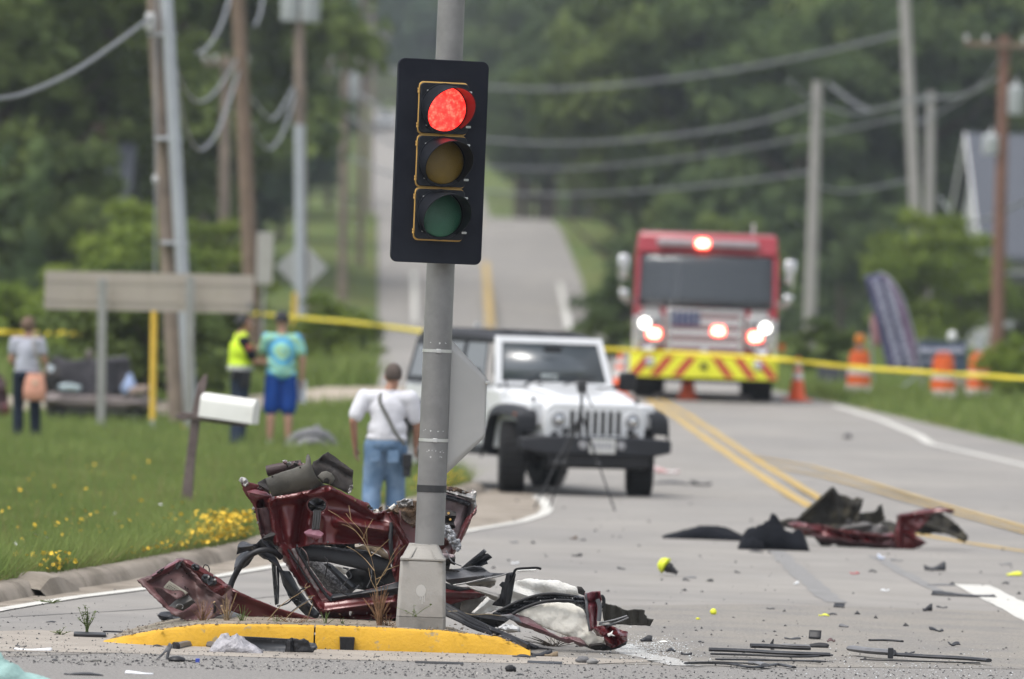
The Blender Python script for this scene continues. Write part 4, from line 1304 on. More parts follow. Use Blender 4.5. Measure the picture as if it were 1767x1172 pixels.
# worn print on the label: short strokes in rows
A_, B_, C_ = np.array((292, 1002.)), np.array((325, 1023.)), np.array((279, 1017.))
mbp = MB()
pr = random.Random(8)
for row in range(5):
    v = .14 + row * .17
    u = .1
    while u < .86:
        w = pr.uniform(.02, .06) * (1.6 if row == 2 else 1); h = .06 * (1.7 if row in (1, 2) else .7)
        q = [A_ + (B_ - A_) * a + (C_ - A_) * b for a, b in ((u, v), (u + w, v), (u + w, v + h), (u, v + h))]
        mbp.add([W(x_, y_, CW - .4125 - .0035) for x_, y_ in q], [(0, 1, 2, 3)])
        u += w + pr.uniform(.02, .05)
obj('label_print', mbp, mat('faded_print', (.10, .095, .085), .8), tail, world=True)
for x, y, a, b, t in ((337, 979, 7.5, 5, .5), (361, 1001, 14, 7.5, .45)):
    P_('rubber_grommet', [(x + a * math.cos(q) * math.cos(t) - b * math.sin(q) * math.sin(t), y + a * math.cos(q) * math.sin(t) + b * math.sin(q) * math.cos(t)) for q in np.linspace(0, 5.8, 12)], M_CHAR, -.50, (), .02, .2, 3, parent=tail, step=3, thick=.02)
for x, y in ((360, 995), (370, 993), (371, 1000)):
    wtube('bolt', [(x, y, CW - .55), (x, y + 2, CW - .52)], .007, M_BARE, tail, n=6)
wtube('wire_loop', [(351, 980, CW - .4), (353, 975, CW - .42), (358, 976, CW - .42), (361, 981, CW - .42), (361, 987, CW - .4)], .0035, M_RUB, tail, n=6)
_h = random.Random(4)
for _ in range(16):
    x, y = _h.uniform(255, 330), _h.uniform(985, 1040)
    if inside((x, y), TAIL) and not inside((x, y), RECESS):
        wtube('hole', [(x, y, CW - .25 + tail_depth(x, y) - .009), (x + .8, y, CW - .25 + tail_depth(x, y) - .004)], _h.uniform(.003, .007), M_DARK, tail, n=6)
wtube('axle_stub', [(312, 1071, CW - .2), (322, 1073, CW - .22), (334, 1072, CW - .2)], [.018, .02, .024, .024, .024, .024, .03, .03, .03, .03, .03, .03, .02], M_RUB, cw, n=10)
wtube('cable', [(370, 1040, CW - .5), (371, 1052, CW - .5), (368, 1066, CW - .45)], .008, M_RUB, cw, n=6)
P_('grey_dome', [(376, 1062), (384, 1056), (394, 1054), (412, 1058), (430, 1064), (444, 1070), (430, 1073), (390, 1073), (374, 1071)], M_GREYP, -.02, [((378, 1066), (440, 1070), 12, .08)], .01, .08, 3, step=4)
P_('pink_panel', [(414, 1072), (428, 1069), (446, 1069), (458, 1074), (440, 1077), (410, 1077)], M_PINK, -.16, (), .01, .08, 3, step=4)

# upper torn panel that shows right of the pole
UP = [(740, 842), (762, 840), (776, 842), (790, 844), (800, 850), (808, 852), (815, 846), (821, 849), (820, 862), (823, 880), (819, 886), (813, 894), (806, 912), (798, 928), (790, 944), (782, 956), (768, 958), (757, 958), (740, 950)]
up_ = P_('torn_pillar', UP, mat('pinkish_grey_inside', (.20, .15, .155), .6, var=.2, scale=7, second=(.13, .10, .105), mscale=4, bump=.1), .35, [((812, 862), (790, 940), 9, -.09), ((765, 852), (815, 870), 8, .04), ((775, 930), (790, 900), 16, .06)], .03, .05, 4, step=4, ragged=.6)
P_('pillar_edge', [(823, 872), (822, 884), (814, 894), (807, 912), (798, 930), (790, 945), (783, 957), (775, 954), (786, 935), (796, 910), (806, 893), (816, 884)], M_RED, .24, [((820, 880), (780, 955), 7, .05)], .01, .08, 4, parent=up_, step=4, ragged=.5)
P_('pillar_rim', [(758, 841), (780, 842), (800, 849), (810, 852), (816, 845), (822, 848), (821, 860), (823, 882), (818, 884), (813, 868), (806, 862), (785, 854), (760, 849)], M_BARE, .30, [((760, 846), (815, 860), 6, .06)], .03, .12, 4, parent=up_, step=3, ragged=.9)
P_('rusty_edge', [(757, 838), (772, 840), (790, 842), (808, 850), (804, 853), (786, 849), (760, 846)], M_RUST, .27, (), .03, .15, 4, parent=up_, step=3, ragged=1.2)
P_('dark_band', [(760, 851), (780, 856), (800, 862), (812, 869), (808, 874), (790, 867), (764, 860)], M_CHAR, .27, [((762, 855), (808, 870), 4, .03)], .006, .1, 4, parent=up_, step=4)
lt = P_('latch', [(765, 882), (778, 881), (787, 884), (787, 892), (783, 902), (786, 910), (776, 916), (760, 914), (758, 900)], M_TRIM2, .22, [((762, 890), (786, 890), 5, .05), ((762, 904), (786, 906), 5, .06)], .03, .12, 4, parent=up_, step=3)
for x, y in ((774, 885.5), (777, 896.5)):
    wtube('bolt', [(x, y, CW + .10), (x, y + .5, CW + .16)], .008, M_GOLD, up_, n=8)
P_('red_fold', [(750, 912), (770, 914), (778, 922), (776, 938), (764, 948), (750, 950)], mat('brown_red', (.10, .03, .025), .6, var=.2), .2, [((752, 920), (775, 935), 9, .07)], .03, .1, 4, step=4)
# grey wadding that bulges out
mbw = MB()
wr = random.Random(9)
for k in range(120):
    t = k / 119
    x = 768 + 22 * t + wr.uniform(-6, 6); y = 912 + 32 * t + wr.uniform(-7, 7)
    mbw.ball(W(x, y, CW + .06 + wr.uniform(-.04, .05)), wr.uniform(.006, .015), 6, 4)
obj('wadding', mbw, M_FLUFF, cw, world=True, sharp=180)

# scraps of torn metal and loose wires along the broken edges
_q = random.Random(31)
for k in range(26):
    a, b = _q.choice([((640, 880), (700, 872)), ((437, 872), (452, 930)), ((418, 830), (460, 850)), ((600, 858), (640, 876)), ((760, 842), (815, 850)), ((560, 1060), (680, 1056)), ((486, 962), (545, 1050))])
    t = _q.random(); x = a[0] + (b[0] - a[0]) * t + _q.uniform(-2, 2); y = a[1] + (b[1] - a[1]) * t + _q.uniform(-2, 2); s = _q.uniform(1.6, 4.2)
    P_('torn_scrap', [(x + s * _q.uniform(.4, 1.3) * math.cos(w), y + s * _q.uniform(.4, 1.2) * math.sin(w)) for w in np.linspace(0, 5.2, 6)], _q.choice([M_BARE, M_TRIM2, M_DKRED, M_RUST]), _q.uniform(-.14, -.06), (), .04, .3, k, step=2.5, ragged=.4)
for k in range(9):
    x, y = _q.choice([(520, 945), (600, 1000), (690, 880), (770, 950), (480, 1000), (640, 980), (560, 960)])
    wtube('loose_wire', [(x, y, CW - .12), (x + _q.uniform(-14, 14), y + _q.uniform(8, 20), CW - .2), (x + _q.uniform(-26, 26), y + _q.uniform(14, 40), CW - .15)], .0035, _q.choice([M_RUB, M_RUB, M_REDIN, M_GREYP]), cw, n=5)

# ------------------------------------------------------------------ the crushed car front with white lining, right of the pole
cf = thing('crushed_car_section', 'crushed car section with white lining and red ends lying right of the signal pole', 'car wreck', G(950, 1100))
def Q_(name, outline, m, D=0.0, creases=(), amp=.012, ns=.05, seed=0, plane=(0, 0, 0), parent=None, **k):
    return plate(name, outline, 50.7 + D, m, parent or cf, depth=dents(creases, amp, ns, seed, plane), **k)
M_CREAM = mat('cream_lining', (.74, .71, .63), .9, var=.08, scale=4, bump=.3, bscale=60, second=(.55, .51, .44), mscale=3, mix=(.55, .8), spec=.2)
Q_('white_sheet', [(872, 1046), (880, 1022), (884, 1005), (897, 1001), (911, 999), (935, 1001), (961, 1002), (975, 1006), (992, 1012), (997, 1020), (999, 1028), (965, 1034), (932, 1036), (900, 1046)], M_WHITE, .45, [((885, 1020), (930, 1035), 14, .06), ((910, 1004), (990, 1020), 18, .05)], .03, .04, 3, step=4, ragged=1.0)
def pad_depth(x, y):
    d, s_ = seg_d((x, y), (905, 1058), (1030, 1100))
    return -.30 * math.sqrt(max(0, 1 - (min(d, 46) / 48) ** 2)) + .018 * nz3(x, y, 4, .05) + .012 * nz3(x, y, 8, .12)
plate('cream_pad', [(893, 1059), (910, 1050), (932, 1044), (950, 1041), (975, 1039), (1000, 1043), (1009, 1047), (1011, 1060), (1016, 1080), (1020, 1090), (1034, 1098), (1046, 1106), (1038, 1118), (1018, 1115), (998, 1104), (975, 1096), (953, 1088), (925, 1076)], 50.75, M_CREAM, cf, depth=pad_depth, step=4, thick=.01, ragged=.3)
def beam_d(x, y):
    return -.10 + .012 * math.sin(y * .9) + .01 * nz3(x, y, 3, .08)
bm_ = plate('curved_rail', [(850, 1059), (862, 1052), (880, 1044), (905, 1033), (932, 1026), (950, 1024.5), (966, 1025), (990, 1027), (1008, 1033), (1010, 1045), (990, 1041), (964, 1038), (938, 1040), (910, 1047), (890, 1058), (878, 1062)], 50.55, M_CHAR, cf, depth=beam_d, step=3, thick=.012)
wtube('rail_edge', [(862, 1054, 50.42), (890, 1040, 50.42), (925, 1028, 50.42), (955, 1025, 50.42), (990, 1029, 50.42)], .010, M_RUB, bm_)
wtube('rail_edge', [(884, 1060, 50.40), (905, 1049, 50.40), (935, 1039, 50.40), (965, 1036, 50.40), (990, 1037, 50.40)], .011, M_RUB, bm_)
for x, y in ((932, 1037), (957, 1034), (987, 1033)):
    wtube('clip', [(x, y, 50.40), (x + 1.5, y, 50.40)], .006, M_BARE, bm_, n=6)
Q_('grey_end_plate', [(990, 1027), (1008, 1030), (1012, 1048), (1012, 1062), (1006, 1050), (992, 1044)], M_GREYP, -.2, [((995, 1032), (1010, 1052), 6, .04)], .02, .1, 3, step=3.5, ragged=.5)
Q_('red_flap', [(864, 1062), (880, 1060), (893, 1061), (912, 1066), (930, 1078), (950, 1092), (966, 1100), (985, 1099), (1001, 1101), (1008, 1107), (1012, 1115), (1000, 1116), (990, 1108), (981, 1110), (965, 1105), (940, 1095), (915, 1085), (897, 1080), (884, 1070)], mat('dusty_maroon', (.13, .055, .062), .5, var=.2, scale=7, second=(.20, .15, .155), mscale=4, coat=.2), -.28, [((870, 1062), (1000, 1112), 10, .07), ((985, 1100), (1008, 1112), 6, .06)], .02, .06, 3, step=4, ragged=.5)
Q_('grey_flap', [(862, 1061), (882, 1060), (896, 1066), (900, 1076), (884, 1071)], M_GREYP, -.36, (), .02, .1, 3, step=3.5)
Q_('red_post', [(1009, 1024), (1022, 1021), (1036, 1020), (1038, 1035), (1034, 1052), (1030, 1069), (1029, 1083), (1020, 1089), (1015, 1076), (1011, 1056)], M_PINK, -.25, [((1016, 1024), (1022, 1085), 6, .05), ((1012, 1040), (1034, 1036), 7, -.05), ((1030, 1024), (1026, 1080), 5, -.04)], .02, .07, 3, step=3.5, ragged=.5)
Q_('grey_post_edge', [(1009, 1025), (1013, 1024), (1016, 1056), (1021, 1088), (1016, 1090), (1011, 1060)], M_GREYP, -.28, (), .01, .1, 3, step=3.5, ragged=.3)
wtube('bracket_rod', [(1031, 1034, 50.3), (1035, 1050, 50.3), (1033, 1072, 50.3)], .014, M_GREYP, cf, squash=(1, .5))
Q_('red_crumple', [(1022, 1084), (1030, 1081), (1042, 1080), (1057, 1081), (1070, 1087), (1083, 1090), (1082, 1105), (1072, 1112), (1055, 1119), (1046, 1112), (1042, 1100), (1030, 1096)], M_RED, -.3, [((1028, 1085), (1052, 1110), 7, .07), ((1050, 1083), (1062, 1112), 7, -.06), ((1040, 1092), (1080, 1098), 7, .06), ((1062, 1086), (1078, 1108), 6, .05)], .03, .07, 3, step=3.2, ragged=.5, smooth_angle=22)
Q_('white_crack', [(1048, 1094), (1053, 1092), (1058, 1088), (1056, 1094), (1062, 1098), (1054, 1097), (1050, 1099)], M_WHITE, -.40, (), .01, .1, 3, step=3)
Q_('dark_belly', [(1016, 1112), (1036, 1110), (1050, 1114), (1068, 1110), (1083, 1104), (1080, 1112), (1066, 1119), (1048, 1123), (1028, 1122), (1010, 1116), (990, 1106)], M_TRIM2, -.22, [((1020, 1114), (1078, 1110), 6, .05)], .02, .1, 3, step=3.5, ragged=.5)
def corr(x, y):
    return .08 + .02 * math.sin(x * .35) + (y - 1050) * .004
plate('corrugated_plate', [(1038, 1040), (1050, 1043), (1062, 1045), (1074, 1051), (1083, 1054), (1095, 1051), (1112, 1053), (1112, 1059), (1116, 1063), (1116, 1067), (1128, 1069), (1122, 1080), (1100, 1079), (1062, 1077), (1042, 1072)], 50.9, M_GREYP if False else M_TRIM, cf, depth=corr, step=3.5, ragged=.5)
for a, b in (((1034, 1075), (1082, 1063)), ((1046, 1079), (1084, 1066)), ((1034, 1077), (1062, 1077))):
    wtube('bent_rod', [(*a, 50.42), ((a[0] + b[0]) / 2, (a[1] + b[1]) / 2 + 1.5, 50.4), (*b, 50.42)], .011, M_GREYP, cf, squash=(1, .6))
wtube('headlamp_ring', [(1038 + 4 * math.cos(a), 1038 + 9 * math.sin(a), 50.6) for a in np.linspace(-1.8, 1.8, 8)], .012, M_RUB, cf)
Q_('dark_disc', [(996, 1012), (1004, 1013), (1010, 1021), (1008, 1028), (998, 1024)], M_TRIM2, .2, (), .02, .1, 3, step=4)
# the trim and struts nearer the pole
Q_('grey_shelf', [(768, 984), (785, 982), (803, 980), (818, 977), (830, 978), (838, 983), (846, 989), (868, 989), (880, 988), (862, 994), (836, 999), (806, 1006), (783, 1011), (770, 1003)], M_GREYP, .25, [((772, 1000), (846, 992), 10, .08), ((800, 982), (845, 990), 9, -.05)], .015, .06, 3, step=3.8)
wtube('shelf_edge', [(782, 1010, 50.84), (806, 1006, 50.84), (836, 999, 50.84), (862, 994, 50.84), (880, 988.5, 50.84)], .006, M_BARE, cf)
Q_('strut', [(793, 983), (812, 967), (833, 950), (835, 948), (839, 952), (836, 956), (842, 955), (849, 962), (840, 968), (842, 973), (830, 977), (824, 981), (815, 978)], M_CHAR, .4, [((797, 982), (836, 952), 4, .03), ((812, 980), (846, 962), 5, -.03)], .006, .08, 3, step=3.2)
brc = Q_('black_bracket', [(874, 990), (889, 987), (890, 992), (885, 1020), (880, 1047), (865, 1047), (849, 1045), (857, 1032), (864, 1024), (866, 1014), (861, 1010), (866, 1004), (871, 1004)], M_RUB, .1, [((880, 992), (872, 1044), 6, .03)], .01, .08, 3, step=3.5, ragged=.3)
wtube('bracket_hook', [(880, 1005, 50.78), (886, 992, 50.76), (889, 984, 50.74), (895, 981.5, 50.74), (910, 980.5, 50.74), (926, 980, 50.74), (934, 982, 50.74)], .011, M_RUB, brc, squash=(1, .6))
wtube('hook_lining', [(893, 986, 50.73), (905, 984.6, 50.72), (925, 984, 50.72)], .007, M_WHITE, brc)
Q_('broken_box', [(756, 958), (775, 956), (784, 958), (786, 962), (785, 975), (778, 972), (775, 982), (790, 984), (793, 987), (775, 986), (760, 984)], M_TRIM2, .2, [((758, 964), (786, 966), 4, .05), ((758, 974), (786, 974), 4, -.05)], .03, .12, 3, step=3, ragged=.7)
Q_('box_cover', [(757, 955), (772, 955), (785, 958), (783, 963), (765, 962), (757, 963)], M_PINK if False else mat('dusty_lilac', (.24, .19, .2), .6, var=.2), .14, (), .02, .1, 3, step=3)
Q_('red_sill', [(745, 1010), (770, 1014), (790, 1013), (812, 1014), (830, 1020), (842, 1026), (826, 1031), (803, 1036), (780, 1043), (745, 1045)], M_RED, .2, [((748, 1022), (838, 1024), 10, .06)], .01, .06, 3, step=4)
Q_('sill_gasket', [(752, 1003), (770, 1006), (785, 1011), (805, 1014), (815, 1012), (812, 1018), (790, 1020), (768, 1016), (752, 1012)], M_RUB, .12, (), .01, .1, 3, step=4)
Q_('torn_white_end', [(806, 1012), (820, 1014), (838, 1020), (850, 1023), (858, 1025), (863, 1026), (861, 1032), (855, 1038), (845, 1032), (836, 1026), (822, 1020)], mat('dirty_pale_scrap', (.33, .31, .28), .8, var=.3, scale=15, bump=.4), .08, [((812, 1015), (858, 1030), 6, .05)], .02, .1, 3, step=3, ragged=.6)
Q_('torn_lining', [(815, 1056), (826, 1046), (836, 1036), (841, 1029), (846, 1032), (853, 1038), (850, 1046), (867, 1047), (862, 1051), (848, 1056), (830, 1060), (816, 1061)], M_WHITE, .12, [((820, 1056), (845, 1036), 8, .04)], .02, .08, 3, step=3.5, ragged=.9)
Q_('grey_lining', [(798, 1034), (820, 1030), (840, 1029), (828, 1044), (816, 1056), (806, 1060), (793, 1054)], mat('shaded_felt', (.16, .15, .135), .95, var=.15, bump=.3), .25, (), .02, .08, 3, step=4)
Q_('pale_shelf_end', [(795, 1004), (826, 1000), (850, 994), (856, 1002), (853, 1010), (846, 1014), (830, 1012), (810, 1010)], mat('pale_foam', (.28, .26, .225), .9, var=.25, scale=12, bump=.4), .32, [((800, 1006), (852, 1002), 6, .08)], .03, .1, 3, step=3.5, ragged=.5)
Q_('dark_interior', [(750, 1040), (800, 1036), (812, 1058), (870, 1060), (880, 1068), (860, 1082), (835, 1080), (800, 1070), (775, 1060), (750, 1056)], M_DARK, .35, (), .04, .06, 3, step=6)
Q_('shadow_cloth', [(776, 1055), (800, 1057), (830, 1061), (850, 1060), (868, 1066), (878, 1070), (862, 1080), (850, 1084), (830, 1080), (806, 1070)], M_RUB, .0, [((780, 1058), (870, 1072), 9, .06)], .03, .08, 3, step=4)  # black cloth whose colour also stands in for the shadow there
wtube('pale_wire', [(768, 1056, 50.62), (790, 1055, 50.62), (815, 1061, 50.6), (840, 1060, 50.58), (866, 1063, 50.56)], .003, mat('straw_wire', (.3, .24, .15), .8), cf, n=5)
for k in range(9):
    o = (k - 4) * 2.1
    pts = [(764 + _h.uniform(-2, 2), 1050 + o * 1.2, 50.7 - k * .012), (790, 1062 + o + _h.uniform(-1, 1), 50.64 - k * .01), (815, 1076 + o * .8 + _h.uniform(-1, 1), 50.5 - k * .01), (845, 1089 + o * .6 + _h.uniform(-1, 1), 50.3 - k * .01), (880, 1102 + o * .5, 50.05 - k * .01), (912, 1117 + o * .35, 49.7)]
    wtube('hose', pts, _h.uniform(.008, .014), M_RUB if k % 3 else M_CHAR, cf, n=7)
Q_('rubber_mat', [(838, 1078), (856, 1085), (880, 1095), (900, 1104), (930, 1116), (960, 1121), (925, 1121), (905, 1120), (880, 1108), (850, 1094)], M_RUB, -.55, [((845, 1086), (920, 1116), 7, .04)], .01, .1, 3, step=4)
Q_('white_crumbs', [(858, 1084), (870, 1076), (884, 1078), (896, 1084), (898, 1090), (884, 1092), (868, 1088)], mat('crumpled_white', (.5, .5, .5), .7, var=.25, scale=14, bump=.6), -.42, [((862, 1084), (892, 1086), 6, .04)], .03, .15, 3, step=3, ragged=1)
# ------------------------------------------------------------------ white off-road vehicle
M_WPAINT = mat('white_car_paint', (.63, .64, .655), .3, var=.03, scale=2, coat=.5)
M_FLARE = mat('grey_black_flare', (.016, .017, .021), .6, spec=.35, var=.1, scale=6)
M_TYRE = mat('tyre_rubber', (.011, .011, .012), .85, spec=.3, var=.25, scale=9, bump=.4, bscale=40)
M_RIM = mat('wheel_alloy', (.32, .32, .33), .4, .7, var=.1)
M_TOP = mat('hardtop_black', (.022, .023, .028), .7, spec=.35, var=.12, scale=8, bump=.1, bscale=90)
M_GLASS = glass('tinted_glass', (.03, .036, .042))
M_WSCREEN = glass('windscreen_glass', (.05, .062, .072), .28)
M_CHROME = mat('chrome', (.62, .62, .63), .18, .95, var=.03)
M_LAMPG = glass('headlamp_glass', (.13, .135, .145), .2)
M_ORANGE = mat('amber_marker', (.55, .14, .01), .35)
M_PLATE = mat('number_plate', (.52, .52, .50), .5, var=.1, scale=12)
M_INK = mat('dark_ink', (.05, .055, .09), .6)

JA = rad(21)
jp = G(992, 853)
jeep = thing('offroad_vehicle', 'white four door off-road vehicle with a black hardtop parked facing the camera', 'car', jp, JA)
# local frame: front is -y, y = 0 at the front axle; x to the picture's right; z up
def J(name, mb, m, parent=None, **k):
    return obj(name, mb, m, parent or jeep, **k)
def loft(secs, close=True):
    """secs: list of rings (same count) of points"""
    mb = MB(); n = len(secs[0])
    for s_ in secs: mb.v.extend([tuple(q) for q in s_])
    for i in range(len(secs) - 1):
        for j in range(n):
            mb.f.append((i * n + j, i * n + (j + 1) % n, (i + 1) * n + (j + 1) % n, (i + 1) * n + j))
    mb.f.append(tuple(reversed(range(n)))); mb.f.append(tuple((len(secs) - 1) * n + j for j in range(n)))
    return mb
def ringsec(y, w, z0, z1, ch=.06, wt=None, yt=None):
    """cross-section box with chamfered top at y"""
    wt = wt or w
    return [(-w, y, z0), (w, y, z0), (wt, y, z1 - ch), (wt - ch, y, z1), (-wt + ch, y, z1), (-wt, y, z1 - ch)]
J('tub', loft([ringsec(.46, .78, .50, 1.18, .03), ringsec(.75, .79, .50, 1.20, .03), ringsec(3.62, .79, .52, 1.20, .03)]), M_WPAINT, bevel=.02)
hood = J('bonnet', loft([ringsec(-.50, .60, .66, 1.06, .09), ringsec(-.40, .615, .66, 1.10, .09), ringsec(.1, .68, .66, 1.17, .08), ringsec(.62, .755, .66, 1.215, .06)]), M_WPAINT, bevel=.02)
J('bonnet_bulge', loft([[(-.34, -.34, 1.10), (.34, -.34, 1.10), (.32, -.32, 1.135), (-.32, -.32, 1.135)], [(-.42, .55, 1.21), (.42, .55, 1.21), (.40, .55, 1.245), (-.40, .55, 1.245)]]), M_WPAINT, hood, bevel=.01)
for s_ in (-1, 1):
    J('bonnet_latch', MB().box((s_ * .64, -.22, 1.06), (.035, .06, .10)), M_RUB, hood, bevel=.006)
J('cowl', MB().box((0, .70, 1.215), (1.46, .16, .03)), M_FLARE, bevel=.008)
for x in (-.42, .05):
    J('wiper', MB().tube([(x, .64, 1.24), (x + .2, .71, 1.30), (x + .42, .73, 1.335)], .012, 6), M_RUB)
    J('washer_nozzle', MB().box((x + .1, .42, 1.252), (.05, .04, .02)), M_RUB)
# grille
g = J('grille', MB().prism([(-.60, .60), (.60, .60), (.625, .80), (.60, 1.0), (.52, 1.055), (-.52, 1.055), (-.60, 1.0), (-.625, .80)], 'y', -.555, -.46), M_WPAINT, bevel=.015)
for k in range(7):
    x = -.285 + .095 * k
    J('grille_slot', MB().prism([(x - .027 + u, v) for u, v in ((0, .70), (.054, .70), (.054, .955), (.044, .975), (.010, .975), (0, .955))], 'y', -.5585, -.54), M_DARK, g)
for s_ in (-1, 1):
    M = Matrix.Translation((s_ * .455, -.552, .865)) @ Matrix.Rotation(math.pi / 2, 4, 'X')
    hl = J('headlight', MB().lathe([(.105, -.02), (.105, .018), (.09, .022), (.085, .01)], 28, M), M_WPAINT, g)
    J('lens', MB().lathe([(.088, .008), (.07, .022), (.03, .030), (.004, .032)], 28, M), M_LAMPG, hl)
    J('reflector', MB().lathe([(.05, .0285), (.03, .034), (.004, .036)], 20, M), M_CHROME, hl)
    M = Matrix.Translation((s_ * .50, -.552, .685)) @ Matrix.Rotation(math.pi / 2, 4, 'X')
    J('turn_signal', MB().lathe([(.045, -.01), (.045, .012), (.004, .02)], 18, M), M_FLARE if s_ < 0 else mat('grey_marker', (.1, .09, .08), .4), g)
# windscreen frame and glass: raked
def wsq(x0, z0, x1, z1, off=0):
    y0 = .74 + (z0 - 1.22) * .42 + off; y1 = .74 + (z1 - 1.22) * .42 + off
    return [(-x0, y0, z0), (x0, y0, z0), (x1, y1, z1), (-x1, y1, z1)]
fr = wsq(.74, 1.20, .66, 1.79); gl_ = wsq(.655, 1.27, .59, 1.715)
mbf = MB()
fb = [Vector(q) for q in fr]; ib = [Vector(q) for q in gl_]
bk = [q + Vector((0, .06, -.005)) for q in fb]; ibk = [q + Vector((0, .06, 0)) for q in ib]
mbf.v = [tuple(q) for q in fb + ib + bk + ibk]
for j in range(4):
    k = (j + 1) % 4
    mbf.f += [(j, k, 4 + k, 4 + j), (8 + k, 8 + j, 12 + j, 12 + k), (j, 8 + j, 8 + k, k), (4 + j, 4 + k, 12 + k, 12 + j)]
ws = J('windscreen_frame', mbf, M_WPAINT, bevel=.012)
J('glass', MB().add([tuple(Vector(q) + Vector((0, .02, 0))) for q in gl_], [(0, 1, 2, 3)]), M_WSCREEN, ws, thick=.006)
J('rear_view_mirror', MB().box((0, .86, 1.65), (.22, .03, .07)), M_RUB, ws, bevel=.01)
J('paper', MB().box((-.07, .768, 1.33), (.20, .008, .07)), mat('pale_paper', (.5, .55, .55), .8), ws)
for x in (-.35, .35):
    J('headrest', MB().box((x, 1.5, 1.45), (.26, .12, .24)), M_FLARE, bevel=.03)
